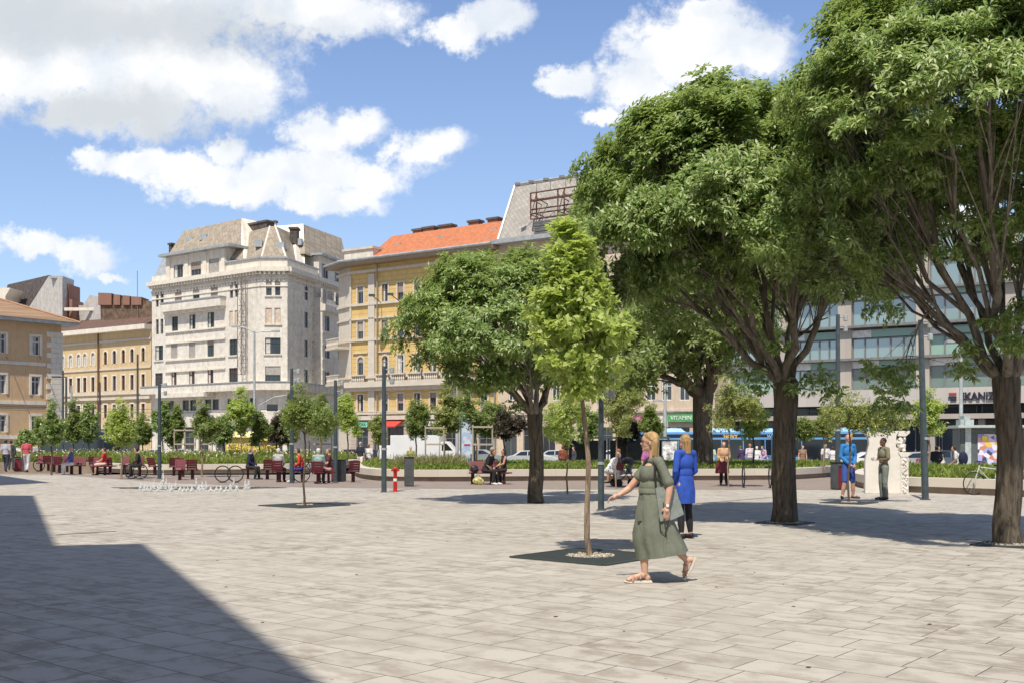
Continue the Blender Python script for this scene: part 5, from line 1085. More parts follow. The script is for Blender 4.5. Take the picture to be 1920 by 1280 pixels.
# fountain
wm = bpy.data.materials.new('water_drops'); wm.use_nodes = True; b_ = wm.node_tree.nodes['Principled BSDF']; b_.inputs['Base Color'].default_value = (.93, .95, .97, 1); b_.inputs['Roughness'].default_value = .25; b_.inputs['Transmission Weight'].default_value = .2; b_.inputs['IOR'].default_value = 1.2
wet = mat('wet_paving', (.10, .09, .08), .18, .3, 2, spec=.6); mb = MB(); c0 = D(368, 914); 
ring = []
for k in range(40): a = 2*math.pi*k/40; r_ = 1+.10*math.sin(3*a)+.07*math.sin(7*a+1); ring.append((c0.x+2.9*r_*math.cos(a), c0.y+1.25*r_*math.sin(a), .006))
mb.v = ring; mb.f = [tuple(range(40))]; mb.mi = [0]; o = mb.build('puddle', wet); o['kind'] = 'structure'
jr = random.Random(11)
jets = [(276, 917, 7), (283, 919, 9), (301, 917, 13), (322, 919, 8), (338, 917, 7), (360, 918, 8), (379, 917, 13), (395, 919, 6), (424, 919, 6), (444, 917, 8), (264, 917, 12), (271, 919, 9), (289, 914, 14), (296, 918, 8), (306, 905, 22), (312, 915, 18), (318, 917, 11), (330, 914, 12), (345, 919, 6), (352, 919, 7), (368, 913, 18), (373, 917, 9), (386, 914, 11), (406, 917, 7), (414, 918, 7), (432, 917, 12), (438, 912, 16), (460, 915, 15), (466, 914, 13)]
for (x, y, h) in jets:
    p = D(x, min(y+3, 921)); k = p.y/F; hh = h*k*1.25; mb = MB(); mb.tube([(0, 0, 0), (.01, 0, hh*.4), (.02, 0, hh*.7)], [.016, .02, .006], 7)
    for i in range(110):
        a = jr.uniform(0, 6.28); q_ = jr.random()**.8; r_ = .006+.085*q_*jr.random(); s_ = jr.uniform(.006, .017); mb.lathe([(s_*.2, -s_), (s_, 0), (s_*.2, s_)], 6, (r_*math.cos(a), r_*math.sin(a), hh*(1-q_)*jr.uniform(.6, 1.12)+.02))
    o = mb.build('fountain_jet', wm, None, True); o.location = p
    side_ = 'left' if x < 300 else 'right'; tag(o, 'short white water jet of the ground fountain left of the lone paved tree', 'water jet', 'water jets of the ground fountain')
# monument
th = thing('monument', D(1662, 924), R(-14), 'white stone slab monument with flared top and rough carved right flank', 'monument'); k = D(1662, 924).y/F
prof = [(1623, 925), (1623, 865), (1627, 845), (1630, 832), (1629, 822), (1625, 815), (1621, 811), (1621, 808), (1702, 808), (1701, 813), (1693, 820), (1690, 835), (1692, 843), (1703, 848), (1701, 852), (1698, 856), (1698, 925)]
pv = [Vector(((x-1662)*k, -.3, (925-y)*k)) for x, y in prof]; ms = bpy.data.materials.new('limestone'); ms = stone('limestone', (.72, .68, .62), None, .06, (.45, .38, .3), False)
body = [p for p in pv]
cut = [Vector(((x-1662)*k, -.3, (925-y)*k)) for x, y in [(1623, 925), (1623, 865), (1627, 845), (1630, 832), (1629, 822), (1625, 815), (1621, 811), (1621, 808), (1683, 808), (1678, 818), (1677, 836), (1681, 846), (1686, 856), (1686, 925)]]
mb = MB(); mb.prism(cut, (0, .62, 0)); mb.build('slab', ms, th, bevel=.012)
# carved flank: displaced lumps
me_ = MB(); nx, nz = 14, 90; x0, x1 = (1686-1662)*k, (1699-1662)*k; Hh = (925-856)*k; rr_ = np.random.default_rng(4)
from mathutils import noise as mnoise
for j in range(nz+1):
    for i in range(nx+1):
        x = x0+(x1-x0)*i/nx; z = Hh*j/nz; e = min(i, nx-i)/3; w_ = mnoise.turbulence(Vector((x*14, z*9, 3)), 4, True)*.13-.03 if e > .2 else 0; me_.v.append((x, -.32-max(0, w_)*min(1, e)*.8, z))
for j in range(nz):
    for i in range(nx): a = j*(nx+1)+i; me_.f.append((a, a+1, a+nx+2, a+nx+1)); me_.mi.append(0)
me_.box(((x0+x1)/2, -.05, Hh/2), (x1-x0-.01, .5, Hh)); smoothby(me_.build('carved_flank', ms, th), 50)
mb = MB(); mb.prism([Vector(((x-1662)*k, -.33, (925-y)*k)) for x, y in [(1680, 847), (1703, 848), (1702, 852), (1697, 857), (1686, 857)]], (0, .6, 0)); mb.build('ledge', ms, th, bevel=.01); mb = MB(); mb.prism([Vector(((x-1662)*k, -.33, (925-y)*k)) for x, y in [(1683, 808), (1702, 808), (1701, 813), (1694, 819), (1680, 818)]], (0, .6, 0)); mb.build('ledge', ms, th, bevel=.01)
mb = MB()
for i in range(46):
    a = jr.uniform(0, 1); c = (jr.uniform((1680-1662)*k, (1693-1662)*k), jr.uniform(-.3, -.1), jr.uniform((925-845)*k, (925-820)*k)); s_ = jr.uniform(.05, .12); mb.box(c, (s_, s_*.9, s_*1.4), M=Euler((jr.random()*3, jr.random()*3, jr.random()*3)).to_matrix())
mb.box(((1687-1662)*k, .02, (925-832)*k), (.16, .35, .45)); mb.build('carved_scroll', ms, th, bevel=.012)
# advertising column
dd = 52; b = Vector(((877-960)*dd/F, dd, 0)); th = thing('advertising_pillar', b, R(8), 'tall slim advertising pillar with pale blue poster in dark frame', 'sign'); h = at(877, 764, dd).z
mb = MB(); mb.box((0, 0, h/2), (.72, .22, h)); mb.build('frame', mat('pillar_frame', (.045, .07, .075), .4), th, bevel=.015)
pm = bpy.data.materials.new('poster_blue'); pm.use_nodes = True; q = G(pm.node_tree); b_ = pm.node_tree.nodes['Principled BSDF']; t_ = q.n('ShaderNodeTexCoord'); n_ = q.noise(t_.outputs['Object'], 2.2, 2); q.inp(b_.inputs['Base Color'], q.ramp(n_.outputs[0], [(.35, (.75, .8, .9)), (.5, (.42, .56, .85)), (.6, (.8, .85, .92)), (.7, (.3, .55, .45))])); b_.inputs['Roughness'].default_value = .3
mb = MB(); mb.box((-.04, -.115, h*.53), (.56, .012, h*.82)); mb.build('poster', pm, th)
mb = MB(); mb.box((-.04, -.125, h*.45), (.3, .006, .09)); mb.build('poster_stripe', mag, th)
# ---------------------------------------------------------------- vehicles
tyre = mat('tyre', (.02, .02, .02), .8); rim = mat('rim', (.35, .36, .37), .35, metal=.6); cgl = bpy.data.materials.new('car_glass'); cgl.use_nodes = True; b_ = cgl.node_tree.nodes['Principled BSDF']; b_.inputs['Base Color'].default_value = (.015, .02, .025, 1); b_.inputs['Roughness'].default_value = .06; b_.inputs['Specular IOR Level'].default_value = .8
lred = mat('tail_light', (.4, .01, .01), .3); lwht = mat('headlight', (.75, .75, .72), .2)
def vehicle(name, px, dist, rz, L_, prof, W_, col, wins, wheels, label, cat, wr=.32, group=None, gloss=.3, stripes=(), z=None):
    """prof: side outline (x forward, z); wins: side window outlines; modelled with tumblehome"""
    b = Vector(((px-960)*dist/F, dist, gz(dist)+.004 if z is None else z)); th = thing(name, b, R(rz), label, cat, group); mb = MB(); n = len(prof); zm = max(p[1] for p in prof)
    def half(z_): return W_/2*(1-.16*max(0, (z_-.95)/max(zm-.95, .1))**1.2 if zm < 1.7 else 1-.05*max(0, (z_-1)/(zm-1)))
    mb.v = [(x, -half(z_)*(.93 if i_ in (0, n-1) else 1), z_) for i_, (x, z_) in enumerate(prof)]+[(x, half(z_), z_) for (x, z_) in prof]
    mb.f = [tuple(range(n))[::-1], tuple(range(n, 2*n))]+[(i, (i+1) % n, n+(i+1) % n, n+i) for i in range(n)]; mb.mi = [0]*len(mb.f)
    pm_ = mat('paint_%s' % name+str(len(MATS)), col, gloss, .03, 1, spec=.6); mb.build('body', pm_, th, bevel=.04)
    for w in wins:
        for s_ in (-1, 1):
            wb = MB(); y0_ = [half(z_)*s_ for x, z_ in w]; wb.add([(x, yy*1.0+s_*.006, z_) for (x, z_), yy in zip(w, y0_)]+[(x, yy-s_*.03, z_) for (x, z_), yy in zip(w, y0_)], [tuple(range(len(w)))[::s_], tuple(range(len(w), 2*len(w)))[::-s_]]+[(i, (i+1) % len(w), len(w)+(i+1) % len(w), len(w)+i) for i in range(len(w))]); wb.build('window', cgl, th)
    for wx in wheels:
        for s_ in (-1, 1):
            wb = MB(); c = Vector((wx, s_*(W_/2-.1), wr)); wb.v = []; 
            mm = Matrix.Rotation(R(90), 4, 'X'); tb = MB(); tb.lathe([(wr*.6, -.11), (wr*.97, -.11), (wr, -.08), (wr, .08), (wr*.97, .11), (wr*.6, .11)], 20); tb.v = [tuple(mm @ Vector(v)+c) for v in tb.v]; o = smoothby(tb.build('wheel', tyre, th))
            tb = MB(); tb.lathe([(wr*.58, -.115), (wr*.2, -.09), (wr*.2, .09), (wr*.58, .115)], 12); tb.v = [tuple(mm @ Vector(v)+c) for v in tb.v]; tb.build('rim', rim, o)
    x1 = max(p[0] for p in prof); x0 = min(p[0] for p in prof); zl = .62 if zm < 2.2 else .75
    for s_ in (-1, 1):
        hb = MB(); hb.box((x1-.10, s_*W_*.37, zl), (.16, .34, .14)); hb.build('headlight', lwht, th, bevel=.02); hb = MB(); hb.box((x0+.06, s_*W_*.42, zl+.15), (.14, .16, .3)); hb.build('tail_light', lred, th, bevel=.02)
    for (x_a, x_b, z_a, z_b, m_) in stripes:
        for s_ in (-1, 1): sb = MB(); sb.box(((x_a+x_b)/2, s_*(W_/2+.004-(W_*.025 if z_a > 2.2 else 0)), (z_a+z_b)/2), (x_b-x_a, .02, z_b-z_a)); sb.build('stripe', m_, th)
    return th
CAR = [(-2.1, .3), (-2.15, .75), (-2.0, .98), (-1.55, 1.05), (-.95, 1.42), (.2, 1.46), (.95, 1.08), (1.75, .9), (2.1, .7), (2.12, .3)]
CW = [[(-1.35, 1.03), (-.9, 1.34), (-.35, 1.38), (-.35, 1.03)], [(-.28, 1.03), (-.28, 1.38), (.15, 1.38), (.78, 1.06)]]
VAN = [(-2.2, .3), (-2.25, 1.0), (-2.15, 1.82), (.5, 1.86), (.75, 1.78), (1.35, 1.15), (2.05, .95), (2.2, .65), (2.2, .3)]
VW = [[(.1, 1.15), (.1, 1.62), (.6, 1.62), (1.05, 1.18)]]
vehicle('van', 757, 98, -8, 4.4, VAN, 1.75, (.80, .80, .79), VW, (-1.35, 1.4), 'white delivery van behind the middle planter', 'van')
TR = [(-3.3, .55), (-3.3, 2.75), (1.2, 2.75), (1.2, .55)]
th = vehicle('box_truck', 803, 97, -6, 6, TR, 2.1, (.78, .78, .77), [], (-2, 2.2), 'white box truck partly hidden by tall dry grass', 'truck')
mb = MB(); pr = [(1.25, .4), (1.25, 2.15), (1.9, 2.2), (2.6, 1.35), (3.2, 1.1), (3.3, .4)]; n = len(pr); mb.v = [(x, -.95, z_) for x, z_ in pr]+[(x, .95, z_) for x, z_ in pr]; mb.f = [tuple(range(n))[::-1], tuple(range(n, 2*n))]+[(i, (i+1) % n, n+(i+1) % n, n+i) for i in range(n)]; mb.mi = [0]*len(mb.f); mb.build('cab', MATS[[k for k in MATS if k.startswith('paint_box_truck')][0]], th, bevel=.05)
for s_ in (-1, 1): mb = MB(); mb.prism([(1.4, s_*.955, 1.35), (1.4, s_*.955, 2.0), (1.85, s_*.955, 2.0), (2.4, s_*.955, 1.38)], (0, -s_*.03, 0)); mb.build('window', cgl, th)
cars = [(662, 103, 4, (.03, .03, .035), 'black parked car left of the white van'), (700, 101, 185, (.05, .05, .055), 'dark grey car just behind the white van'), (300, 108, 3, (.62, .64, .66), 'white car behind the leftmost part of the long planter'), (1000, 88, -12, (.52, .55, .56), 'silver car behind the round crowned tree'), (1050, 92, -12, (.5, .53, .52), 'pale silver car right of the round crowned tree'),
        (1160, 96, -10, (.75, .75, .74), 'white car behind the near steel pole'), (1735, 74, -14, (.36, .38, .40), 'grey silver car behind the tall steel pole on the right'), (1790, 66, -14, (.10, .13, .17), 'dark blue grey car right of the tall steel pole'), (1625, 72, 175, (.72, .72, .72), 'white car between the man in blue and the monument'), (1522, 90, -12, (.45, .48, .5), 'grey car right of the large trunk, before the right bus'),
        (345, 107, 3, (.35, .36, .38), 'grey car seen through the young trees of the long planter'), (560, 104, 3, (.3, .31, .33), 'dark car right of the yellow kiosk'), (905, 98, -8, (.3, .32, .33), 'grey car beside the advertising pillar')]
for (x, d_, r_, c_, l_) in cars: vehicle('parked_car', x, d_, r_, 4.2, CAR, 1.75, c_, CW, (-1.3, 1.3), l_, 'car', .31, 'cars along the street')
blue = (.14, .36, .66); led = bpy.data.materials.new('led'); led.use_nodes = True; b_ = led.node_tree.nodes['Principled BSDF']; b_.inputs['Base Color'].default_value = (.8, .45, .08, 1); b_.inputs['Emission Color'].default_value = (1, .55, .1, 1); b_.inputs['Emission Strength'].default_value = .7
def text_on(parent, txt, x, y, z, size, m, maxw, rz=0):
    cu = bpy.data.curves.new('lettering', 'FONT'); cu.body = txt; cu.size = size; cu.extrude = .01; cu.align_x = 'CENTER'; cu.align_y = 'CENTER'; to = bpy.data.objects.new('l', cu); COL.objects.link(to)
    dg = bpy.context.evaluated_depsgraph_get(); dg.update(); me = bpy.data.meshes.new_from_object(to.evaluated_get(dg)); bpy.data.objects.remove(to); wd = max(v.co.x for v in me.vertices)*2; s_ = min(1, maxw/wd)
    me.transform(Matrix.Translation((x, y, z)) @ Matrix.Rotation(rz, 4, 'Z') @ Matrix.Rotation(R(90), 4, 'X') @ Matrix.Diagonal((s_, 1, 1, 1))); return link('lettering', me, m, parent)
def bus(px, dist, rz, L_, label, n=7, col=blue, num='NOVY', txt='WEIM', roof=True):
    h = L_/2; pr = [(-h, .35), (-h-.02, 2.7), (-h+.25, 3.0), (h-.3, 3.0), (h, 2.6), (h+.06, 1.2), (h, .35)]
    ww = []; seg = (L_-.6)/n
    for k in range(n): a = -h+.3+seg*k; ww.append([(a+.04, 1.05 if k % 3 != 1 else .5), (a+.04, 2.35), (a+seg-.04, 2.35), (a+seg-.04, 1.05 if k % 3 != 1 else .5)])
    th = vehicle('bus', px, dist, rz, L_, pr, 2.5, col, ww, (-h+2.6, h-2.7), label, 'bus', .46, None, .3, stripes=[(-h+.3, h-.3, 2.38, 2.80, mat('bus_band', (.02, .03, .05), .3))])
    if roof:
        mb = MB()
        for c in (-h*.55, h*.1, h*.6): mb.prism([(c-1.6, -1, 3.0), (c-1.2, -.8, 3.32), (c+1.2, -.8, 3.32), (c+1.6, -1, 3.0)], (0, 1.9, 0))
        mb.build('roof_unit', mat('bus_roof', (.22, .45, .72), .4), th)
    if num: text_on(th, num, h*.25, -1.24, 2.6, .42, led, 2.2); text_on(th, txt, h*.78, -1.24, 2.6, .4, wht, 1.8)
    return th
bus(1330, 93, -5, 13.5, 'long blue city bus standing behind the middle planter'); bus(1560, 88, -5, 9.5, 'second blue bus behind the man in blue', 5, num='7E', txt='BUSZ')
bus(165, 92, 4, 7.2, 'dark blue coach behind the seats before the tan house', 4, (.02, .03, .10), None, None, False)
# yellow kiosk
dd = 84; th = thing('kiosk', Vector(((462-960)*dd/F, dd, gz(dd))), R(3), 'small yellow kiosk with white window frames behind the long planter', 'kiosk'); yk = mat('kiosk_yellow', (.78, .58, .12), .5, .08)
mb = MB(); mb.box((0, 0, 1.25), (2.8, 2.0, 2.5)); mb.build('body', yk, th, bevel=.03); mb = MB(); mb.prism([(-1.7, -1.3, 2.5), (1.7, -1.3, 2.5), (1.2, -.6, 2.95), (-1.2, -.6, 2.95)], (0, 2.4, 0)); mb.build('roof', mat('kiosk_roof', (.85, .72, .35), .6), th)
for x in (-.75, .55): mb = MB(); mb.box((x, -1.01, 1.55), (1.0, .04, 1.0)); o = mb.build('window', wht, th); mb = MB(); mb.box((x, -1.035, 1.55), (.84, .02, .84)); mb.build('pane', glass_mat(), o)
for (px_, w_, l_) in ((503, 2.6, 'wide pale yellow parasol right of the yellow kiosk'), (426, 1.6, 'small dark parasol left of the yellow kiosk')):
    th = thing('parasol', Vector(((px_-960)*dd/F, dd, gz(dd))), 0, l_, 'parasol'); mb = MB(); mb.lathe([(w_*.62, 2.25), (w_*.6, 2.35), (.05, 2.75)], 8); mb.build('canopy', yk if px_ > 450 else mat('grey_canvas', (.2, .2, .2), .9), th); mb = MB(); mb.tube([(0, 0, 0), (0, 0, 2.7)], .035, 8); mb.build('pole', lsteel, th)
# bus shelters
def shelter(px, dist, rz, w, label, poster=None):
    th = thing('bus_shelter', Vector(((px-960)*dist/F, dist, gz(dist))), R(rz), label, 'bus shelter', 'bus shelters along the street'); mb = MB(); mb.box((0, 0, 2.45), (w, 1.5, .14)); mb.build('roof', steel, th, bevel=.03)
    for x in (-w/2+.1, 0, w/2-.1): mb = MB(); mb.tube([(x, .6, 0), (x, .6, 2.4)], .05, 8); mb.build('post', steel, th)
    for x in (-w/4, w/4): mb = MB(); mb.box((x, .62, 1.3), (w/2-.3, .02, 1.9)); mb.build('glass_panel', cgl, th)
    mb = MB(); mb.box((0, .3, .45), (w*.6, .35, .05)); mb.build('bench', steel, th)
    if poster: mb = MB(); mb.box((w/2-.05, -.55, 1.3), (1.2, .12, 2.0)); o = mb.build('poster_case', steel, th); mb = MB(); mb.box((w/2-.05, -.62, 1.3), (1.05, .02, 1.75)); mb.build('poster', poster, o)
shelter(1140, 80, -6, 7, 'bus shelter with grey roof behind the near steel pole', mat('poster_orange', (.7, .42, .22), .5, .6, 1.5)); shelter(1215, 78, -6, 3.2, 'short bus shelter with white poster behind the walking woman', mat('poster_white', (.7, .72, .74), .5, .5, 3))
# newspaper kiosk on the right
dd = 58; th = thing('kiosk', Vector(((1862-960)*dd/F, dd, gz(dd))), R(-8), 'dark grey news kiosk with bright magazine display by the rightmost trunk', 'kiosk'); k = dd/F
mb = MB(); mb.box((0, .8, 1.25), (3.4, 1.6, 2.5)); mb.build('body', mat('kiosk_grey', (.10, .12, .12), .5), th, bevel=.03); mb = MB(); mb.box((0, .6, 2.6), (3.9, 2.2, .16)); mb.build('roof', mat('kiosk_roof_grey', (.45, .5, .48), .5), th, bevel=.03)
dsp = bpy.data.materials.new('display'); dsp.use_nodes = True; q = G(dsp.node_tree); b_ = dsp.node_tree.nodes['Principled BSDF']; t_ = q.n('ShaderNodeTexCoord'); vo = q.n('ShaderNodeTexVoronoi'); q.inp(vo.inputs[0], t_.outputs['Object']); vo.inputs['Scale'].default_value = 4; sx = q.n('ShaderNodeSeparateColor'); q.inp(sx.inputs[0], vo.outputs['Color']); q.inp(b_.inputs['Base Color'], q.ramp(sx.outputs[0], [(0, (.03, .03, .06)), (.35, (.35, .35, .7)), (.6, (.75, .75, .82)), (.8, (.5, .1, .12)), (1, (.7, .5, .1))]))
mb = MB(); mb.box((.3, -.02, 1.25), (2.2, .05, 1.9)); mb.build('display', dsp, th); mb = MB(); mb.box((-1.3, .6, 1.6), (.7, 1.3, 3.2)); mb.build('pillar', mat('pillar_pale', (.42, .48, .48), .4), th, bevel=.2)
mb = MB(); mb.box((-.45, -.06, 1.95), (.28, .03, .28)); mb.build('sign', mat('sign_yellow', (.8, .6, .1), .5), th)
# stakes frames in the long planter
def guard(px, dist, w, label):
    th = thing('tree_guard', Vector(((px-960)*dist/F, dist, .4)), 0, label, 'tree guard', 'pale timber guard frames in the long planter'); wd_ = mat('pale_timber', (.45, .38, .30), .8)
    for x in (-w/2, w/2):
        mb = MB(); mb.tube([(x, 0, 0), (x, 0, 2.0)], .04, 6); mb.build('post', wd_, th)
    for z_ in (1.1, 1.9): mb = MB(); mb.box((0, -.05, z_), (w, .03, .08)); mb.build('rail', wd_, th)
for (x, l_) in ((337, 'between the narrow tree and the pale trunked tree'), (356, 'just left of the pale trunked tree'), (388, 'just right of the pale trunked tree'), (590, 'left of the white capped sitter'), (612, 'above the white capped sitter')): guard(x, 62, .62, 'pale timber guard frame '+l_)
for (x, d_, l_) in ((815, 52, 'below the see through olive tree'), (905, 49, 'above the head of the man in black')): guard(x, d_, .9, 'thin timber guard frame '+l_)
# bicycles
def bicycle(px, py, rz, col, label, z=0, dist=None):
    b = D(px, py) if dist is None else Vector(((px-960)*dist/F, dist, gz(dist))); th = thing('bicycle', b, R(rz), label, 'bicycle', 'bicycles on the square'); fm = mat('bike_'+col[0], col[1], .35, .05); r = .34
    for cx in (-.52, .52):
        mb = MB(); mb.tube([(cx+r*math.sin(a), 0, .35-r*math.cos(a)) for a in [2*math.pi*k/32 for k in range(33)]], .018, 7, False); o = smoothby(mb.build('wheel', tyre, th)); mb = MB()
        for k in range(14): a = 2*math.pi*k/14; mb.tube([(cx, 0, .35), (cx+.325*math.sin(a), 0, .35-.325*math.cos(a))], .0025, 3, False)
        mb.tube([(cx, -.04, .35), (cx, .04, .35)], .025, 8); mb.build('spokes', lsteel, o)
    mb = MB()
    for a, c in (((-.52, 0, .35), (-.1, 0, .32)), ((-.1, 0, .32), (-.25, 0, .82)), ((-.25, 0, .78), (.34, 0, .84)), ((-.1, 0, .32), (.36, 0, .78)), ((-.52, 0, .35), (-.24, 0, .78)), ((.34, 0, .92), (.52, 0, .35))): mb.tube([a, c], .017, 7)
    mb.build('frame', fm, th); mb = MB(); mb.tube([(.33, -.27, .98), (.36, -.1, 1.02), (.36, .1, 1.02), (.33, .27, .98)], .014, 7); mb.tube([(.35, 0, .9), (.36, 0, 1.02)], .014, 7); mb.build('handlebar', black, th)
    mb = MB(); mb.box((-.27, 0, .9), (.26, .14, .05)); mb.tube([(-.25, 0, .8), (-.27, 0, .9)], .013, 6); mb.build('saddle', black, th, bevel=.015); mb = MB(); mb.tube([(-.1, -.06, .32), (-.1, .06, .32)], .08, 10); mb.build('crank', lsteel, th)
bicycle(1857, 927, 186, ('silver', (.5, .53, .54)), 'silver city bicycle leaning at the planter left of the rightmost trunk'); bicycle(1945, 928, 184, ('mint', (.35, .6, .55)), 'mint framed bicycle just right of the rightmost trunk')
bicycle(1430, 0, 5, ('violet', (.35, .25, .4)), 'bicycle behind the middle planter beside the lilac shirted person', dist=61); bicycle(590, 903, 8, ('black', (.04, .04, .05)), 'dark bicycle parked between the red hoodie and the white cap sitters')
# stroller
th = thing('stroller', D(1172, 911), R(200), 'black pushchair with grey fabric beside the near steel pole', 'stroller'); mb = MB()
for (a, c) in (((-.35, .2, .15), (.25, .2, 1.0)), ((.35, .2, .15), (-.1, .2, .6)), ((-.35, -.2, .15), (.25, -.2, 1.0)), ((.35, -.2, .15), (-.1, -.2, .6)), ((.25, -.2, 1.0), (.25, .2, 1.0))): mb.tube([a, c], .016, 6)
mb.build('frame', black, th)
for x, y in ((-.35, .22), (-.35, -.22), (.35, .22), (.35, -.22)):
    mb = MB(); mb.tube([(x, y-.02, .14), (x, y+.02, .14)], .14, 16); mb.build('wheel', tyre, th)
mb = MB(); mb.box((0, 0, .5), (.45, .34, .1)); mb.box((-.2, 0, .7), (.08, .34, .45), M=Matrix.Rotation(-.4, 3, 'Y')); mb.build('seat', mat('fabric_grey', (.28, .3, .33), .9), th, bevel=.02); mb = MB(); mb.lathe([(.26, .0), (.24, .12), (.14, .22), (.02, .25)], 14, (-.12, 0, .82)); mb.build('hood', black, th)
# ---------------------------------------------------------------- people
TS = bpy.data.scenes.new('workbench'); PEND = []; ICO = {}
for s_ in (2, 3):
    bm_ = bmesh.new(); bmesh.ops.create_icosphere(bm_, subdivisions=s_, radius=1); ICO[s_] = (np.array([v.co[:] for v in bm_.verts]), np.array([[v.index for v in f.verts] for f in bm_.faces])); bm_.free()
def blob(name, prims, m, parent, voxel=.014, smooth=2, extra=None):
    """union of ellipsoids and tapered capsules grown into one continuous skin"""
    VV, FF, b0 = [], [], 0
    def add(sub, c, r):
        nonlocal b0
        v, f = ICO[sub]; VV.append(v*np.array(r)+np.array(c)); FF.append(f+b0); b0 += len(v)
    for p in prims:
        if p[0] == 'e': add(3 if min(p[2]) > .03 else 2, p[1], p[2])
        else:
            _, a, ra, b, rb = p; a, b = Vector(a), Vector(b); d = b-a; l = d.length; n = max(2, int(l/(min(ra, rb)*.4))+1); n = min(n, 40)
            for k in range(n+1):
                t = k/n; add(2, a+d*t, [ra+(rb-ra)*t]*3)
    V_ = np.concatenate(VV).astype(np.float32); F_ = np.concatenate(FF).astype(np.int32); me = bpy.data.meshes.new(name)
    me.vertices.add(len(V_)); me.vertices.foreach_set('co', V_.ravel()); me.loops.add(F_.size); me.loops.foreach_set('vertex_index', F_.ravel()); me.polygons.add(len(F_)); me.polygons.foreach_set('loop_start', np.arange(0, F_.size, 3, dtype=np.int32)); me.update(calc_edges=True); o = bpy.data.objects.new('tmp', me); TS.collection.objects.link(o)
    r = o.modifiers.new('r', 'REMESH'); r.mode = 'VOXEL'; r.voxel_size = voxel; s = o.modifiers.new('s', 'SMOOTH'); s.iterations = smooth; s.factor = .5
    if extra: extra(o)
    f = link(name, bpy.data.meshes.new(name), None, parent); PEND.append((f, o, m)); return f
def finish_blobs():                              # grow all skins in one go
    with bpy.context.temp_override(scene=TS, view_layer=TS.view_layers[0]): dg = bpy.context.evaluated_depsgraph_get()
    dg.update()
    for f, o, m in PEND:
        m2 = bpy.data.meshes.new_from_object(o.evaluated_get(dg)); m2.materials.clear(); m2.materials.append(m); m2.polygons.foreach_set('use_smooth', [True]*len(m2.polygons)); f.data = m2
    for f, o, m in PEND: bpy.data.objects.remove(o)
def loft(name, rings, m, parent, n=40, cap=True, thick=0):
    """rings: (cx, cy, z, rx, ry, ripple amplitude, ripple count, tilt)"""
    mb = MB(); lst = list(rings)
    if thick: lst = lst+[(c[0], c[1], c[2]+.005, c[3]-thick, c[4]-thick, *c[5:]) for c in reversed(rings)]
    for (cx, cy, z, rx, ry, am, cnt, ti) in lst:
        for k in range(n):
            a = 2*math.pi*k/n; w = 1+am*math.sin(cnt*a+cx*9)+am*.5*math.sin((cnt*2+1)*a+1.3); x = rx*math.cos(a)*w; y = ry*math.sin(a)*w; mb.v.append((cx+x, cy+y, z+ti*x))
    for i in range(len(lst)-1):
        for k in range(n): k2 = (k+1) % n; mb.f.append((i*n+k, i*n+k2, (i+1)*n+k2, (i+1)*n+k)); mb.mi.append(0)
    if cap and not thick: mb.f.append(tuple(range(n))); mb.mi.append(0)
    return smoothby(mb.build(name, m, parent), 50)
def cloth(c, name=None, rough=.85, var=.1): return mat(name or 'cloth_%02d' % len(MATS), c, rough, var, 9, .35, bscale=22)
def skin_m(c): 
    k = 'skin_%.2f' % c[0]
    if k in MATS: return MATS[k]
    m = mat(k, c, .5, .05, 12, 0); m.node_tree.nodes['Principled BSDF'].inputs['Subsurface Weight'].default_value = .08; return m
LIGHT, MIDS, DARKS = (.62, .37, .27), (.45, .26, .17), (.16, .085, .055)
def hand(prims, w, d, up, k=1.0, curl=.5, side=1):
    """palm, four unequal bent fingers and a thumb from wrist w along d; up = back of the hand"""
    w, d = Vector(w), Vector(d).normalized(); up = (Vector(up)-d*Vector(up).dot(d)).normalized(); s = d.cross(up)*side
    pc = w+d*.045*k; prims.append(('e', pc, (.03*k, .03*k, .03*k)))
    for j in range(4):
        o = (j-1.5)*.019*k; kn = w+d*.085*k+s*o-up*.002; b0 = w+d*.02*k+s*o*.6; prims.append(('c', b0, .012*k, kn, .0105*k)); L = [.032, .038, .035, .027][j]*k
        d1 = (d-up*curl*.6).normalized(); p1 = kn+d1*L; d2 = (d-up*curl*1.5).normalized(); p2 = p1+d2*L*.75; d3 = (d-up*curl*2.6).normalized(); p3 = p2+d3*L*.55
        prims += [('c', kn, .0098*k, p1, .009*k), ('c', p1, .009*k, p2, .008*k), ('c', p2, .008*k, p3, .007*k)]
    t0 = w+d*.02*k-s*.02*k; t1 = t0+(d*.6-s*.7-up*.3).normalized()*.04*k; t2 = t1+(d*.9-s*.25-up*.5).normalized()*.032*k; prims += [('c', t0, .014*k, t1, .011*k), ('c', t1, .011*k, t2, .0085*k)]
SEAT = .46
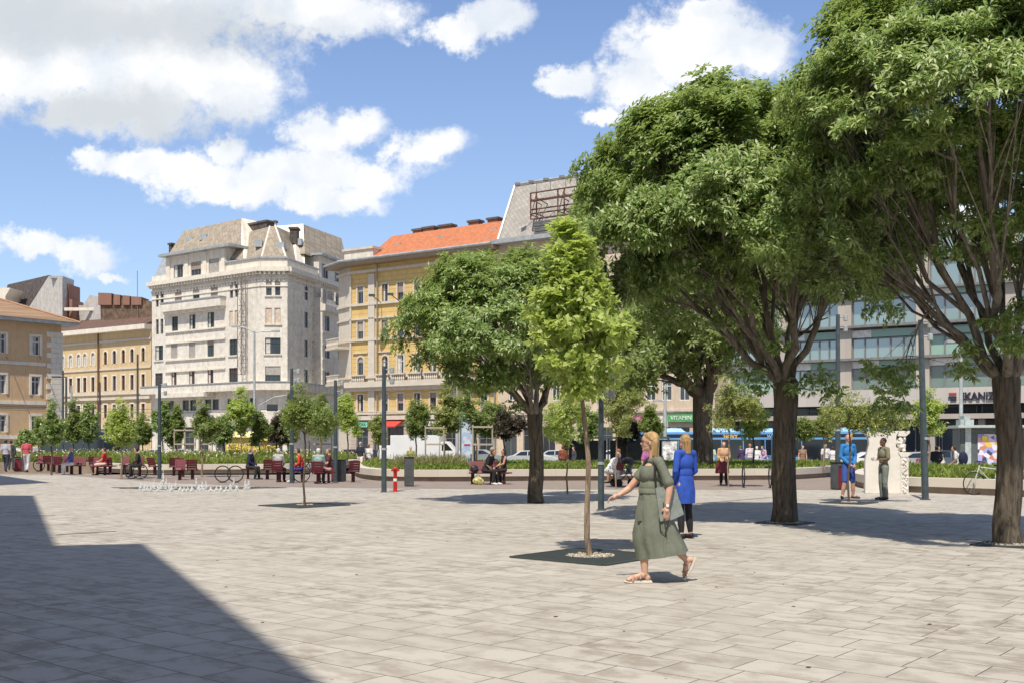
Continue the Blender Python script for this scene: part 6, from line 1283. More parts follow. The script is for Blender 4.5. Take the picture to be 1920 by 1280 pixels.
def person(loc, yaw, H, pose, label, top, bottom, hair=(.05, .03, .02), skin=LIGHT, shoes=(.03, .03, .03), sleeve=.35, legs='long', hairs='short', group=None, near=False, arms='down', lean=0.0, z=None, head=0.0, legc=None, step=1.0, look=0.0, bald=False, glasses=False):
    th = thing('person', loc, R(yaw), label, 'person', group); vx = .011 if near else .02; sk = skin_m(skin); u = lambda f, s, z_: Vector((f*H, s*H, z_*H)); sit = pose == 'sit'
    pz = (.525 if not sit else (SEAT+.10)/H); dz = pz-.525
    def up(f, s, z_):                              # upper body point, leaning forward about the hips
        v = Vector((f*H, s*H, (z_-.525)*H)); v = Matrix.Rotation(lean, 3, 'Y') @ v; return v+Vector((0, 0, pz*H))
    if pose == 'stand': kn = [(.012, .055, .28), (.012, -.055, .28)]; an = [(-.01, .062, .045), (-.01, -.062, .045)]; to = [(.09, .08, .014), (.09, -.08, .014)]
    elif pose == 'walk': q = step; kn = [(.085*q, .05, .29), (-.03*q, -.05, .275)]; an = [(.11*q, .05, .05), (-.15*q, -.05, .085)]; to = [(.20*q, .055, .02), (-.07*q, -.055, .016)]
    elif pose == 'wide': kn = [(.02, .075, .28), (.02, -.075, .28)]; an = [(-.005, .10, .045), (-.005, -.10, .045)]; to = [(.06, .16, .014), (.06, -.16, .014)]
    else: kn = [(.235, .075, (SEAT+.05)/H), (.235, -.06, (SEAT+.05)/H)]; an = [(.25, .07, .05), (.20, -.06, .05)]; to = [(.34, .08, .016), (.29, -.07, .016)]
    hp = [Vector((0, .052*H, pz*H-.01)), Vector((0, -.052*H, pz*H-.01))]; kn = [u(*k) for k in kn]; an = [u(*k) for k in an]; to = [u(*k) for k in to]
    sh = [up(0, .105, .815), up(0, -.105, .815)]
    if arms == 'down': el = [up(-.02, .135, .645), up(-.02, -.135, .645)]; wr = [up(.02, .14, .49), up(.02, -.14, .49)]
    elif arms == 'swing': el = [up(-.06, .13, .655), up(.03, -.135, .65)]; wr = [up(-.05, .13, .5), up(.10, -.125, .515)]
    elif arms == 'front': el = [up(.0, .135, .655), up(.0, -.135, .655)]; wr = [up(.13, .05, .65), up(.13, -.045, .67)]
    elif arms == 'low': el = [up(.0, .135, .65), up(.0, -.135, .65)]; wr = [up(.10, .04, .53), up(.10, -.04, .53)]
    elif arms == 'phone': el = [up(.01, .135, .655), up(.01, -.135, .655)]; wr = [up(.13, .05, .70), up(.07, -.06, .62)]
    else: el = [up(.05, .13, .66), up(.05, -.13, .66)]; wr = [up(.19, .05, .60), up(.17, -.05, .59)]
    hd = up(.012+head*.1, 0, .932-abs(head)*.03); nk = up(0, 0, .85)
    P = [('e', up(0, 0, .53), (.062*H, .09*H, .07*H)), ('e', up(.004, 0, .62), (.055*H, .076*H, .08*H)), ('e', up(.004, 0, .73), (.063*H, .094*H, .095*H)), ('c', sh[0]*.92+sh[1]*.08, .034*H, sh[1]*.92+sh[0]*.08, .034*H), ('c', up(0, 0, .80), .036*H, nk, .031*H), ('c', nk, .031*H, hd, .03*H)]
    Ry = Matrix.Rotation(look, 3, 'Z'); hv = lambda x, y, z_: hd+Ry @ Vector((x*H, y*H, z_*H))
    P += [('e', hv(-.004, 0, .012), (.053*H, .043*H, .054*H)), ('e', hv(.014, 0, -.026), (.034*H, .031*H, .038*H))]
    if near: P += [('c', hv(.048, 0, .004), .006*H, hv(.060, 0, -.014), .0075*H), ('e', hv(.047, 0, -.036), (.010*H, .014*H, .006*H)), ('e', hv(.0, .043, -.004), (.009*H, .005*H, .015*H)), ('e', hv(.0, -.043, -.004), (.009*H, .005*H, .015*H)), ('e', hv(.038, 0, -.058), (.012*H, .014*H, .01*H))]
    else: P += [('c', hv(.05, 0, .0), .007*H, hv(.058, 0, -.014), .009*H)]
    for i in (0, 1):
        P += [('c', hp[i], .052*H, kn[i], .034*H), ('c', kn[i], .033*H, an[i]*.55+kn[i]*.45, .034*H), ('c', an[i]*.55+kn[i]*.45, .033*H, an[i], .021*H), ('c', an[i], .021*H, to[i]*.6+an[i]*.4+Vector((0, 0, -.004)), .018*H), ('c', to[i]*.6+an[i]*.4, .018*H, to[i], .014*H)]
        P += [('c', sh[i], .030*H, el[i], .023*H), ('c', el[i], .023*H, wr[i], .0145*H)]; d = (wr[i]-el[i]).normalized()
        if near: hand(P, wr[i], (d+Vector((.2, 0, -.2 if arms in ('down', 'swing') else 0))), Vector((0, 1 if i == 0 else -1, 0)) if arms in ('down', 'swing', 'low') else Vector((0, 0, 1)), H/1.7, .45, 1 if i == 0 else -1)
        else: P += [('e', wr[i]+d*.04*H, (.022*H, .018*H, .028*H)), ('c', wr[i]+d*.03*H, .008*H, wr[i]+d*.05*H+Vector((.02*H, 0, 0)), .006*H)]
    blob('body', P, sk, th, vx, 2)
    g_ = .011 if near else .014
    T = [('e', up(0, 0, .56), (.062*H+g_, .088*H+g_, .06*H)), ('e', up(.004, 0, .63), (.058*H+g_, .08*H+g_, .08*H)), ('e', up(.004, 0, .73), (.063*H+g_, .094*H+g_, .095*H+g_)), ('c', sh[0]*.93+sh[1]*.07, .034*H+g_, sh[1]*.93+sh[0]*.07, .034*H+g_), ('c', up(0, 0, .80), .036*H+g_, up(0, 0, .825), .034*H+g_)]
    for i in (0, 1):
        s_ = sleeve
        if s_ > 0:
            a = sh[i]; 
            if s_ <= .5: T.append(('c', a, .031*H+g_*1.3, a+(el[i]-a)*(s_*2), .027*H+g_*1.4))
            else: T += [('c', a, .031*H+g_, el[i], .025*H+g_), ('c', el[i], .025*H+g_, el[i]+(wr[i]-el[i])*((s_-.5)*2), .018*H+g_)]
    blob('top', T, cloth(top), th, vx, 2)
    if legs in ('long', 'shorts', 'crop'):
        fr_ = {'long': .93, 'shorts': .0, 'crop': .35}[legs]; B_ = [('e', up(0, 0, .53) if not sit else Vector((0, 0, pz*H)), (.064*H+g_*.7, .09*H+g_*.7, .055*H))]
        for i in (0, 1):
            B_.append(('c', hp[i], .054*H+g_*.8, kn[i], .037*H+g_))
            if fr_ > 0: B_.append(('c', kn[i], .036*H+g_, kn[i]+(an[i]-kn[i])*fr_, (.03 if legs == 'long' else .036)*H+g_*.8))
        blob('trousers', B_, cloth(bottom), th, vx, 2)
    elif legs in ('skirt', 'dress'):
        zk = .30 if legs == 'skirt' else .34
        if sit: blob('skirt', [('c', hp[0], .06*H, kn[0], .05*H), ('c', hp[1], .06*H, kn[1], .05*H), ('e', Vector((0, 0, pz*H)), (.075*H, .1*H, .06*H))], cloth(bottom), th, vx)
        else: loft('skirt', [(0, 0, .60*H, .062*H, .083*H, .02, 6, 0), (0, 0, .54*H, .073*H, .10*H, .03, 6, 0), (.005, 0, .45*H, .08*H, .108*H, .05, 7, 0), (.01, 0, zk*H, .080*H, .104*H, .06, 7, 0)], cloth(bottom), th, thick=.006)
    if legc is not None:
        blob('leggings', [q for i in (0, 1) for q in (('c', hp[i], .050*H, kn[i], .036*H), ('c', kn[i], .035*H, an[i]*.55+kn[i]*.45, .036*H), ('c', an[i]*.55+kn[i]*.45, .036*H, an[i]*.88+kn[i]*.12, .026*H))], cloth(legc), th, vx)
    for i in (0, 1): blob('shoe', [('c', an[i]+Vector((-.012*H, 0, -.012*H)), .026*H, to[i]*.6+an[i]*.4+Vector((0, 0, -.01)), .025*H), ('c', to[i]*.6+an[i]*.4+Vector((0, 0, -.008)), .025*H, to[i]+Vector((.006, 0, .004)), .019*H)], mat('shoe_%.2f_%.2f' % (shoes[0], shoes[2]), shoes, .6, .1), th, vx if near else .018, 1)
    if not bald:
        Hh = [('e', hv(-.013, 0, .022), (.052*H, .048*H, .051*H)), ('e', hv(-.022, 0, -.004), (.04*H, .045*H, .045*H))]
        if hairs in ('long', 'bob'): dn = .11 if hairs == 'long' else .06; Hh += [('c', hv(-.03, .03, 0), .026*H, hv(-.035, .028, -dn), .018*H), ('c', hv(-.03, -.03, 0), .026*H, hv(-.035, -.028, -dn), .018*H), ('c', hv(-.04, 0, 0), .03*H, hv(-.045, 0, -dn), .022*H), ('c', hv(-.01, .038, .0), .014*H, hv(-.012, .04, -dn*.8), .011*H), ('c', hv(-.01, -.038, .0), .014*H, hv(-.012, -.04, -dn*.8), .011*H)]
        if hairs == 'pony': Hh += [('c', hv(-.05, 0, .01), .02*H, hv(-.065, 0, -.06), .022*H), ('c', hv(-.065, 0, -.06), .022*H, hv(-.05, 0, -.12), .01*H)]
        if hairs == 'crop': Hh = [('e', hv(-.009, 0, .02), (.0525*H, .0455*H, .05*H))]
        blob('hair', Hh, mat('hair_%.2f_%.2f' % (hair[0], hair[2]), hair, .5, .25, 30, .6, stretch=(1, 1, .2)), th, vx, 1)
    if near:
        for s_ in (-1, 1):
            mb = MB(); mb.box(hv(.0425, s_*.018, .004), (.006*H, .013*H, .006*H)); mb.build('eye', mat('eye_dark', (.03, .02, .02), .3), th, bevel=.002)
            mb = MB(); mb.box(hv(.0435, s_*.018, .016), (.006*H, .018*H, .0035*H)); mb.build('eyebrow', mat('hair_%.2f_%.2f' % (hair[0], hair[2]), hair), th)
        mb = MB(); mb.box(hv(.052, 0, -.036), (.004*H, .02*H, .004*H)); mb.build('mouth', mat('lip', (.35, .12, .1), .5), th)
    if glasses:
        mb = MB(); mb.tube([hv(.05, .03, .006), hv(.0, .045, .004)], .003, 5); mb.tube([hv(.05, -.03, .006), hv(.0, -.045, .004)], .003, 5); mb.tube([hv(.05, -.03, .006), hv(.054, 0, .006), hv(.05, .03, .006)], .003, 5); mb.build('glasses', black, th)
    return th
# the man in blue and the man in olive
pb_ = person(D(1590, 934), -70, 1.82, 'wide', 'bald man in bright blue jacket and blue knee shorts beside the white monument', (.035, .20, .50), (.05, .10, .36), skin=(.55, .30, .22), bald=True, sleeve=.98, legs='shorts', near=True, arms='low', shoes=(.06, .045, .035), look=.35)
po_ = person(D(1657, 936), 192, 1.72, 'stand', 'dark haired man in olive shirt and grey green trousers standing before the white monument', (.21, .20, .13), (.20, .23, .20), hair=(.02, .012, .01), skin=DARKS, sleeve=.42, near=True, arms='front', hairs='crop', shoes=(.02, .02, .02))
mb = MB(); mb.box((.31, .02, 1.14), (.10, .16, .07)); mb.build('food_box', mat('paper_white', (.75, .7, .65), .7), po_, bevel=.01)
# the woman in blue
pw = person(D(1285, 1009), 128, 1.72, 'stand', 'blonde woman in bright blue long sleeved dress and black leggings seen from behind', (.03, .09, .46), (.03, .09, .46), hair=(.42, .26, .11), sleeve=.99, legs='dress', hairs='long', near=True, arms='low', legc=(.018, .018, .022), shoes=(.02, .02, .022), look=.35, glasses=True)
# ---- the walking woman, fitted in metres (f forward, s towards the camera, z up)
wl0 = Vector((D(1238, 1090).x, D(1238, 1090).y, 0)); th = thing('person', wl0, math.pi, 'blonde woman in grey green belted dress striding left with a grey tote bag', 'person'); sk = skin_m((.60, .36, .26))
V = lambda f, s, z: Vector((f, s, z))
hc = V(.125, 0, 1.585); shN, shF = V(.035, .165, 1.365), V(.085, -.165, 1.365); elN, wrN = V(-.075, .225, 1.10), V(-.04, .25, .87); elF, wrF = V(.325, -.20, 1.055), V(.455, -.16, .975)
knF, anF, toF = V(.205, .07, .50), V(.185, .09, .095), V(.375, .10, .045); knR, anR, toR = V(-.10, -.085, .47), V(-.315, -.08, .235), V(-.285, -.085, .06)
P = [('e', V(.09, 0, .90), (.135, .17, .13)), ('e', V(.10, 0, 1.06), (.115, .14, .13)), ('e', V(.10, 0, 1.22), (.115, .155, .14)), ('e', V(.16, .06, 1.225), (.062, .072, .075)), ('e', V(.16, -.06, 1.225), (.062, .072, .075)), ('c', shN, .052, shF, .052), ('c', V(.065, 0, 1.37), .062, V(.085, 0, 1.47), .053), ('c', V(.085, 0, 1.47), .052, hc, .05)]
P += [('e', hc+V(-.008, 0, .022), (.092, .072, .092)), ('e', hc+V(.030, 0, -.02), (.053, .056, .06)), ('e', hc+V(.020, 0, -.055), (.056, .048, .05)), ('c', hc+V(.080, 0, .006), .007, hc+V(.096, 0, -.018), .010), ('e', hc+V(.078, 0, -.043), (.012, .02, .010)), ('e', hc+V(.074, 0, -.056), (.012, .018, .008)), ('e', hc+V(.062, 0, -.084), (.020, .022, .018)), ('e', hc+V(.0, .075, -.01), (.016, .008, .027)), ('e', hc+V(0, -.075, -.01), (.016, .008, .027)), ('e', hc+V(.045, .032, -.028), (.026, .022, .026)), ('e', hc+V(.045, -.032, -.028), (.026, .022, .026))]
for s_, e_, w_ in ((shN, elN, wrN), (shF, elF, wrF)): P += [('c', s_, .052, e_, .042), ('c', e_, .041, e_*.6+w_*.4, .040), ('c', e_*.6+w_*.4, .039, w_, .024)]
for k_, a_, t_ in ((knF, anF, toF), (knR, anR, toR)):
    h_ = V(.07, .09 if k_ is knF else -.09, .86); P += [('c', h_, .088, k_, .058), ('c', k_, .056, k_*.55+a_*.45, .058), ('c', k_*.55+a_*.45, .056, a_, .034), ('c', a_, .034, a_*.45+t_*.55+V(0, 0, .006 if k_ is knF else 0), .030), ('c', a_*.45+t_*.55, .031, t_, .022)]
P += [('e', anF+V(-.03, 0, -.035), (.035, .03, .035)), ('e', anR+V(-.045, 0, .01), (.035, .03, .035))]
for j in range(5): P.append(('c', toF+V(-.01, (j-2)*.014, -.004), .012, toF+V(.022-.005*abs(j-1), (j-2)*.014, -.01), .009))
hand(P, wrN, V(.05, .01, -1), V(0, 1, 0), 1.0, .35, -1); hand(P, wrF, V(1, 0, -.25), V(.25, -.3, 1), 1.0, .75, 1)
blob('body', P, sk, th, .0075, 2)
gm_ = bpy.data.materials.new('dress_linen'); gm_.use_nodes = True; q = G(gm_.node_tree); b_ = gm_.node_tree.nodes['Principled BSDF']; t_ = q.n('ShaderNodeTexCoord'); n_ = q.noise(t_.outputs['Object'], 5, 5); q.inp(b_.inputs['Base Color'], q.ramp(n_.outputs[0], [(.3, (.125, .14, .105)), (.7, (.18, .195, .15))])); b_.inputs['Roughness'].default_value = .8
mp = q.n('ShaderNodeMapping'); q.inp(mp.inputs[0], t_.outputs['Object']); mp.inputs['Scale'].default_value = (7, 7, 2.2); fo = q.noise(mp.outputs[0], 1.0, 5, .6, 1.2); fi = q.noise(t_.outputs['Object'], 260, 2); bp = q.n('ShaderNodeBump'); bp.inputs['Strength'].default_value = .9; bp.inputs['Distance'].default_value = .03; q.inp(bp.inputs['Height'], q.m('ADD', fo.outputs[0], q.m('MULTIPLY', fi.outputs[0], .04))); q.inp(b_.inputs['Normal'], bp.outputs[0])
g_ = .014; T = [('e', V(.10, 0, 1.08), (.125+g_, .15+g_, .13)), ('e', V(.10, 0, 1.22), (.115+g_, .158+g_, .13)), ('e', V(.158, .06, 1.22), (.062+g_, .078+g_, .085+g_)), ('e', V(.158, -.06, 1.22), (.062+g_, .078+g_, .085+g_)), ('e', V(.165, 0, 1.22), (.055+g_, .08, .08)), ('c', shN*.95+shF*.05, .056+g_*.6, shF*.95+shN*.05, .056+g_*.6), ('e', V(.06, 0, 1.37), (.085, .11, .05)), ('e', V(.03, 0, 1.25), (.08, .14, .12)), ('c', shN, .056, shN*.30+elN*.70, .060), ('c', shN*.30+elN*.70, .060, shN*.14+elN*.86, .066), ('c', shF, .058, shF*.45+elF*.55, .068)]
dr = blob('dress_bodice', T, gm_, th, .008, 2)
skt = loft('dress_skirt', [(.10, 0, 1.045, .135, .16, .01, 9, 0), (.095, 0, 1.0, .142, .165, .02, 9, 0), (.085, 0, .92, .165, .19, .03, 8, 0), (.075, 0, .80, .195, .205, .035, 7, 0), (.06, 0, .68, .225, .22, .03, 6, .02), (.045, 0, .56, .265, .235, .035, 6, .0), (.025, 0, .46, .28, .245, .045, 6, -.05), (-.005, 0, .38, .285, .255, .06, 6, -.10), (-.02, 0, .305, .29, .262, .075, 6, -.14)], gm_, th, 72, thick=.006)
loft('belt', [(.098, 0, 1.012, .150, .172, .008, 9, 0), (.10, 0, 1.062, .147, .17, .008, 9, 0)], gm_, th, 48, thick=.006)
mb = MB()
for (f0, z0, f1, z1) in ((.29, .93, .265, .70),): mb.box(((f0+f1)/2-.055, .13, (z0+z1)/2), (.11, .02, .24)); 
mb.build('pocket', gm_, th, bevel=.008)
mb = MB(); mb.tube([V(.0, .205, 1.0), V(-.012, .235, .75), V(-.04, .232, .52)], [.006, .009, .005], 6); mb.build('fold_shadow', mat('dress_shade', (.06, .07, .055), .9), th)  # dark tube stands in for the shadow line of a skirt fold
hb_ = mat('hair_blonde', (.50, .33, .15), .45, .22, 26, .7, stretch=(1, 1, .15)); HH = [('e', hc+V(-.028, 0, .038), (.092, .082, .088)), ('e', hc+V(-.045, 0, 0), (.070, .080, .085)), ('c', hc+V(-.05, .055, 0), .038, hc+V(-.055, .045, -.165), .030), ('c', hc+V(-.05, -.055, 0), .038, hc+V(-.055, -.045, -.165), .030), ('c', hc+V(-.075, 0, 0), .045, hc+V(-.075, 0, -.17), .035), ('c', hc+V(-.025, .068, .02), .020, hc+V(-.035, .066, -.15), .014), ('c', hc+V(.02, .05, .085), .028, hc+V(-.02, .074, .03), .022), ('c', hc+V(.045, .015, .092), .022, hc+V(.035, .055, .06), .016), ('c', hc+V(.045, -.03, .088), .022, hc+V(.02, -.06, .05), .018)]
blob('hair', HH, hb_, th, .008, 1)
mb = MB()
for s_ in (-1, 1):
    mb.tube([hc+V(.086, s_*(.033+.019*math.cos(a)), .004+.016*math.sin(a)) for a in [2*math.pi*k/12 for k in range(13)]], .0028, 5, False); mb.tube([hc+V(.085, s_*.052, .006), hc+V(.005, s_*.078, .004)], .0026, 5)
mb.tube([hc+V(.090, -.014, .008), hc+V(.090, .014, .008)], .0026, 5); mb.build('glasses', mat('tortoise', (.06, .035, .03), .3), th)
for s_ in (-1, 1):
    mb = MB(); mb.box(hc+V(.072, s_*.032, .003), (.008, .022, .008)); mb.build('eye', mat('eye_dark', (.03, .02, .02), .3), th, bevel=.002); mb = MB(); mb.box(hc+V(.077, s_*.033, .026), (.008, .03, .004)); mb.build('eyebrow', mat('brow', (.25, .15, .08)), th)
mb = MB(); mb.box(hc+V(.083, 0, -.049), (.006, .028, .004)); mb.build('mouth', mat('lip', (.35, .12, .1), .5), th)
mb = MB(); d_ = (wrN-elN).normalized(); c_ = wrN-d_*.015; mb.tube([c_-d_*.008, c_+d_*.008], .030, 14); o = mb.build('watch', mat('watch_band', (.25, .16, .1), .5), th); mb = MB(); mb.tube([c_+V(0, .026, 0), c_+V(0, .034, 0)], .018, 14); mb.build('watch_dial', mat('watch_white', (.8, .78, .7), .3), o)
# tote bag
bagm = mat('tote_grey', (.26, .29, .27), .9, .1, 14, .4, bscale=60); mb = MB(); ps = [(.085, 1.09), (.06, .92), (.035, .705), (-.10, .715), (-.245, .775), (-.20, .93), (-.155, 1.065), (-.04, 1.085)]
n = len(ps); mb.v = [(x, .19+.05*math.sin(i), z) for i, (x, z) in enumerate(ps)]+[(x, .135-.02*math.sin(i), z) for i, (x, z) in enumerate(ps)]; mb.f = [tuple(range(n)), tuple(range(n, 2*n))[::-1]]+[(i, n+i, n+(i+1) % n, (i+1) % n) for i in range(n)]; mb.mi = [0]*len(mb.f); bag = thing('tote_bag', wl0, math.pi, 'grey cloth tote bag with black strap on the shoulder of the walking woman', 'bag')
smoothby(mb.build('bag_body', bagm, bag, bevel=.02), 50); mb = MB(); mb.tube([V(.075, .19, 1.08), V(.088, .195, 1.22), V(.085, .165, 1.36), V(.055, .125, 1.418), V(.0, .12, 1.425), V(-.045, .14, 1.33), V(-.075, .155, 1.2), V(-.11, .15, 1.07)], [.013]*8, 8); mb.build('strap', black, bag); mb = MB(); mb.tube([V(.04, .215, .75), V(.03, .235, .60), V(-.02, .235, .56), V(-.06, .22, .70)], .007, 6); mb.build('loose_strap', black, bag)
for nm, a_, t_, rz_ in (('sandal', anF, toF, 0), ('sandal', anR, toR, 1)):
    mb = MB()
    if rz_ == 0: sol = [(-.075+anF.x, .032), (.05+anF.x, .028), (toF.x-.02, .018), (toF.x+.045, .03), (toF.x+.045, .012), (toF.x-.03, .0), (anF.x-.08, .0)]
    else:
        a0 = anR+V(-.085, 0, .045); a1 = toR+V(-.0, 0, -.045); dd_ = (a1-a0).normalized(); nn_ = V(dd_.z, 0, -dd_.x)*.026; nn_ = nn_ if nn_.x < 0 else -nn_; sol = [(p.x, p.z) for p in (a0, a0*.5+a1*.5+V(-.005, 0, 0), a1+V(.02, 0, .0), a1+V(.02, 0, 0)+nn_*.9, a0*.5+a1*.5+V(-.005, 0, 0)+nn_, a0+nn_)]
    mb.prism([(x, a_.y-.045, z) for x, z in sol], (0, .09, 0)); o = mb.build('sandal', mat('sole_white', (.72, .66, .58), .6), th, bevel=.006); sb = MB()
    for f_ in (.3, .75):
        c = a_*(1-f_)+t_*f_; 
        if rz_ == 0: sb.tube([c+V(0, -.045, -.03), c+V(-.01, -.028, .022), c+V(-.01, .028, .022), c+V(0, .045, -.03)], .009, 6)
        else: sb.tube([c+V(-.03, -.045, 0), c+V(.026, -.028, .0), c+V(.026, .028, .0), c+V(-.03, .045, 0)], .009, 6)
    sb.tube([a_+V(.03, .0, .005), a_+V(0, .036, .0), a_+V(-.035, 0, -.005), a_+V(0, -.036, 0), a_+V(.03, 0, .005)], .007, 6); sb.build('strap', mat('strap_beige', (.50, .33, .24), .6), o)
# ---- people further off
SITG = None
person(D(522, 903)+Vector((0, .0, 0)), 80, 1.68, 'sit', 'white haired person in black and white checked shirt seated with back turned', (.45, .45, .45), (.03, .03, .035), hair=(.75, .72, .66), sleeve=.9, arms='lap')
person(D(567, 903), 190, 1.72, 'sit', 'person in red hoodie and blue trousers seated beside the lone paved tree', (.62, .06, .04), (.05, .06, .30), hair=(.08, .05, .04), sleeve=.98, arms='lap', lean=.25, shoes=(.7, .7, .7))
person(D(597, 906), 85, 1.7, 'sit', 'person with white cap seated with back turned, dark bag at the back', (.30, .42, .40), (.04, .05, .06), hair=(.75, .75, .72), sleeve=.4, arms='lap')
person(D(617, 905), 195, 1.68, 'sit', 'woman in dark maroon top seated facing left beside the litter bin', (.12, .03, .05), (.5, .3, .25), hair=(.25, .17, .12), sleeve=.3, legs='shorts', arms='lap')
person(D(466, 898), -10, 1.7, 'sit', 'person in dark blue jacket seated facing right beside the steel hoops', (.02, .025, .06), (.03, .03, .03), hair=(.25, .18, .12), sleeve=.98, arms='lap', lean=.2)
person(D(262, 893), 200, 1.7, 'sit', 'person in black coat and pale scarf seated behind the overlapping steel hoops', (.04, .04, .04), (.03, .03, .03), hair=(.03, .02, .02), sleeve=.98, arms='lap', lean=.2)
person(D(196, 890), 190, 1.62, 'sit', 'red dressed person seated among the maroon seats', (.55, .03, .03), (.65, .5, .45), hair=(.12, .06, .04), sleeve=.3, legs='skirt', arms='lap')
person(D(134, 889), 215, 1.68, 'sit', 'white haired person in blue top and white trousers seated among the maroon seats', (.10, .12, .35), (.7, .7, .72), hair=(.6, .5, .42), sleeve=.98, arms='lap', shoes=(.7, .7, .7))
person(D(50, 885), 100, 1.78, 'walk', 'man in pinkish red shirt and pale trousers walking away at the left edge', (.50, .09, .11), (.55, .52, .55), hair=(.06, .035, .03), sleeve=.4, arms='swing')
person(D(11, 884), 95, 1.75, 'walk', 'person in grey top and dark trousers walking at the far left edge', (.40, .42, .48), (.03, .035, .06), hair=(.04, .03, .03), sleeve=.4, arms='down')
person(D(21, 880), 100, 1.72, 'stand', 'darkly dressed person half hidden at the far left edge', (.05, .05, .06), (.05, .06, .07), arms='down', sleeve=.9)
pk = person(D(909, 908), -18, 1.8, 'sit', 'man in black shirt leaning forward on the maroon bench', (.015, .017, .02), (.02, .02, .025), hair=(.12, .07, .05), skin=MIDS, sleeve=.4, arms='lap', lean=.45, shoes=(.6, .6, .6), near=True)
person(D(916, 905.5), -14, 1.82, 'sit', 'grey haired man in dark shirt on the far side of the maroon bench', (.02, .022, .028), (.03, .03, .035), hair=(.35, .33, .3), skin=MIDS, sleeve=.4, arms='lap', lean=.2)
person(D(945, 907), 197, 1.66, 'sit', 'long haired woman in dark top with bare legs seated on a maroon seat', (.05, .025, .02), (.03, .03, .03), hair=(.03, .02, .015), skin=(.5, .28, .2), sleeve=.0, legs='shorts', hairs='long', arms='lap', near=True)
pg = person(D(1357, 908.5), -95, 1.62, 'stand', 'woman in beige top and dark skirt holding bags near the large trunk', (.55, .34, .20), (.03, .02, .025), hair=(.25, .15, .09), sleeve=.9, legs='long', hairs='bob', arms='low')
bg2 = thing('shopping_bag', D(1353, 909)+Vector((0, -.16, .45)), R(-5), 'maroon shopping bag held by the woman in the beige top', 'bag'); mb = MB(); mb.prism([(-.26, 0, 0), (.26, 0, 0), (.2, 0, .42), (-.2, 0, .42)], (0, .16, 0)); mb.build('bag_body', maroon, bg2, bevel=.02); mb = MB(); mb.tube([(-.12, .08, .42), (-.08, .08, .60), (.08, .08, .60), (.12, .08, .42)], .012, 6); mb.build('handle', maroon, bg2)
bg3 = thing('bag', D(896, 908)+Vector((0, -.05, 0)), R(8), 'yellow and white patterned bag under the maroon bench', 'bag'); blob('bag_body', [('e', (0, 0, .15), (.2, .12, .16)), ('e', (.12, 0, .12), (.12, .1, .12))], mat('bag_pattern', (.55, .52, .22), .8, .5, 9), bg3, .02); mb = MB(); mb.tube([(-.1, 0, .27), (-.04, 0, .37), (.06, 0, .37), (.1, 0, .26)], .012, 6); mb.build('handle', black, bg3)
bg4 = thing('backpack', D(889, 907.5), R(20), 'dark backpack on the left end of the maroon bench', 'bag'); blob('bag_body', [('e', (0, 0, .60), (.16, .12, .15)), ('e', (.03, -.03, .55), (.14, .12, .1))], black, bg4, .02); mb = MB(); mb.tube([(-.05, -.1, .7), (0, -.16, .6), (0, -.12, .5)], .014, 6); mb.build('strap', dmaroon, bg4)
person(D(1139, 911), 10, 1.72, 'sit', 'grey haired person in white shirt bent forward behind the near steel pole', (.75, .76, .78), (.7, .7, .72), hair=(.4, .37, .35), sleeve=.9, arms='lap', lean=.6, shoes=(.6, .6, .6))
person(D(1160, 905), 170, 1.65, 'sit', 'person in black and white dress seated behind the pushchair', (.08, .08, .09), (.06, .06, .07), hair=(.35, .12, .05), skin=MIDS, sleeve=.2, legs='skirt', arms='lap')
bm_ = person(Vector(((1220-960)*30/F, 30, 0)), 60, 1.62, 'walk', 'person in magenta top mostly hidden behind the walking woman', (.42, .14, .36), (.04, .04, .05), sleeve=.4, arms='swing', hair=(.05, .03, .03))
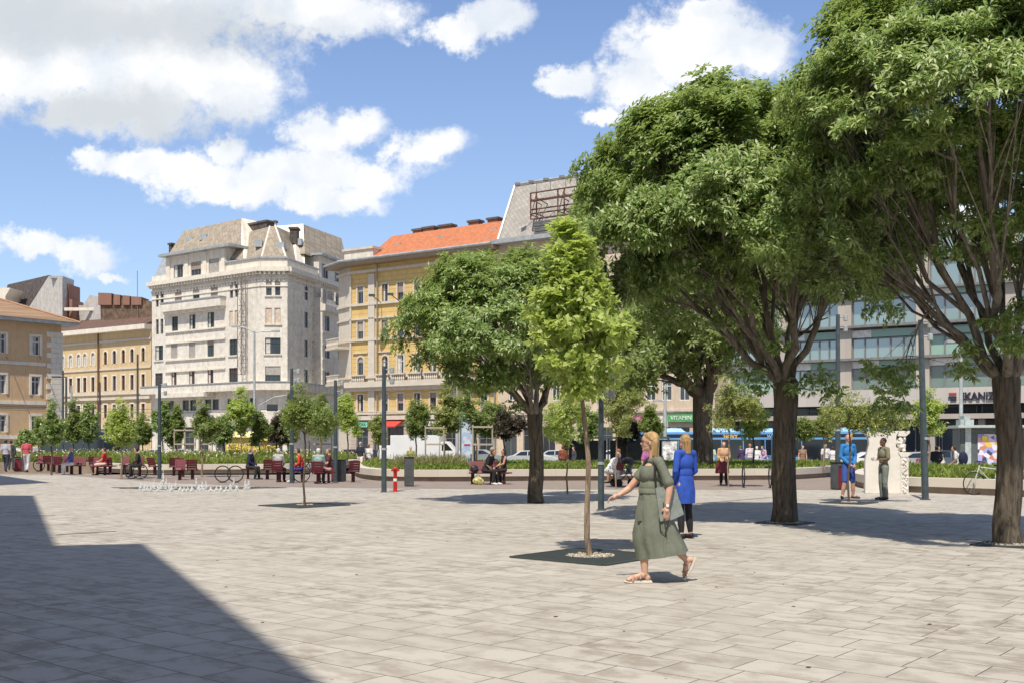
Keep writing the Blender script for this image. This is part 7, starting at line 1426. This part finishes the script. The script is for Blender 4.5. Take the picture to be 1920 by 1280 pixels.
far = [ # px, distance, yaw, height, pose, label, top, bottom, hair, sleeve, legs
 (676, 57, 60, 1.76, 'walk', 'person in black top and cream trousers walking between the two long planters', (.02, .025, .04), (.72, .66, .58), (.4, .38, .35), .4, 'long'),
 (691, 60, 80, 1.7, 'walk', 'person in white top walking between the two long planters', (.7, .7, .7), (.25, .28, .3), (.2, .14, .1), .4, 'long'),
 (770, 66, -80, 1.7, 'stand', 'person in olive green shirt standing before the windscreen of the white van', (.30, .30, .08), (.1, .1, .08), (.3, .16, .08), .4, 'long'),
 (1055, 62, 70, 1.65, 'stand', 'long haired person in reddish brown behind the planter left of the maple trunk', (.22, .06, .03), (.03, .03, .03), (.16, .05, .02), .9, 'long'),
 (1076, 66, 200, 1.7, 'walk', 'person in dark clothes behind the planter beside the maple trunk', (.06, .06, .07), (.06, .06, .08), (.04, .03, .02), .9, 'long'),
 (1334, 64, 90, 1.72, 'stand', 'person in pale green top just right of the big dark trunk', (.50, .62, .50), (.5, .58, .5), (.55, .4, .3), .4, 'long'),
 (1393, 60, 120, 1.66, 'sit', 'person in dark purple seated behind the middle planter', (.05, .03, .10), (.04, .03, .08), (.12, .11, .06), .9, 'long'),
 (1406, 60, 100, 1.72, 'stand', 'person in lilac and white shirt behind the middle planter', (.62, .55, .62), (.15, .17, .25), (.45, .25, .15), .4, 'long'),
 (1419, 61, 90, 1.6, 'stand', 'person in white cap and pale blue trousers behind the middle planter', (.75, .75, .75), (.45, .6, .75), (.8, .8, .8), .4, 'long'),
 (1436, 60, 200, 1.66, 'sit', 'person in pinkish purple bent forward beside the large trunk', (.55, .38, .52), (.25, .35, .6), (.1, .07, .05), .9, 'long'),
 (1505, 62, -90, 1.68, 'stand', 'woman in brown dress behind the planter right of the large trunk', (.28, .17, .11), (.24, .15, .09), (.1, .05, .03), .1, 'dress'),
 (1548, 56, 90, 1.6, 'stand', 'person in white shirt with blue backpack left of the maroon bin', (.7, .68, .75), (.08, .1, .3), (.35, .25, .18), .4, 'long'),
 (1561, 57, 95, 1.5, 'stand', 'dark haired child in white clothes left of the maroon bin', (.75, .72, .72), (.7, .66, .66), (.07, .03, .03), .4, 'dress'),
 (1755, 47, 60, 1.72, 'sit', 'person in black jacket seated behind the right planter next to the tall pole', (.02, .022, .03), (.03, .03, .035), (.02, .015, .015), .98, 'long'),
 (1768, 48, 150, 1.64, 'sit', 'person in pale patterned clothes seated right of the person in black jacket', (.55, .5, .45), (.5, .45, .4), (.35, .25, .18), .9, 'long'),
 (1799, 45, 160, 1.74, 'sit', 'person in white shirt with large dark blue backpack seated behind the right planter', (.65, .65, .66), (.45, .38, .32), (.05, .03, .03), .4, 'long'),
 (1903, 50, 95, 1.7, 'walk', 'person in violet top partly hidden by the rightmost trunk', (.30, .18, .5), (.06, .05, .07), (.08, .05, .04), .4, 'long')]
for (px_, dd_, yw, H_, po, lb_, tp, bt_, hr_, sv, lg) in far:
    zz_ = gz(dd_); 
    p = person(Vector(((px_-960)*dd_/F, dd_, zz_ if po != 'sit' else .1)), yw, H_, po, lb_, tp, bt_, hair=hr_, sleeve=sv, legs=lg, arms='lap' if po == 'sit' else 'down', lean=.3 if po == 'sit' else 0)
bp_ = thing('backpack', Vector(((1806-960)*44.6/F, 44.6, .62)), 0, 'large dark blue backpack on the back of the seated person at the right planter', 'bag'); blob('bag_body', [('e', (0, 0, .3), (.2, .15, .3))], mat('navy', (.015, .02, .06), .8), bp_, .025)
mb = MB(); mb.tube([(-.12, -.1, .5), (-.14, -.14, .3), (-.12, -.1, .1)], .02, 5); mb.build('strap', black, bp_)
finish_blobs(); bpy.data.scenes.remove(TS)
# scattered litter and leaves on the paving
lt = MB(); lr = random.Random(9)
for i in range(90):
    x, y = lr.uniform(-14, 14), lr.uniform(7, 34); s_ = lr.uniform(.012, .03); lt.box((x, y, .004), (s_*1.4, s_, .004), lr.random()*3)
o = lt.build('debris', mat('leaf_litter', (.10, .08, .05), .9, .3)); tag(o, 'tiny dark leaf and twig specks scattered on the pale paving', 'debris'); o['kind'] = 'stuff'
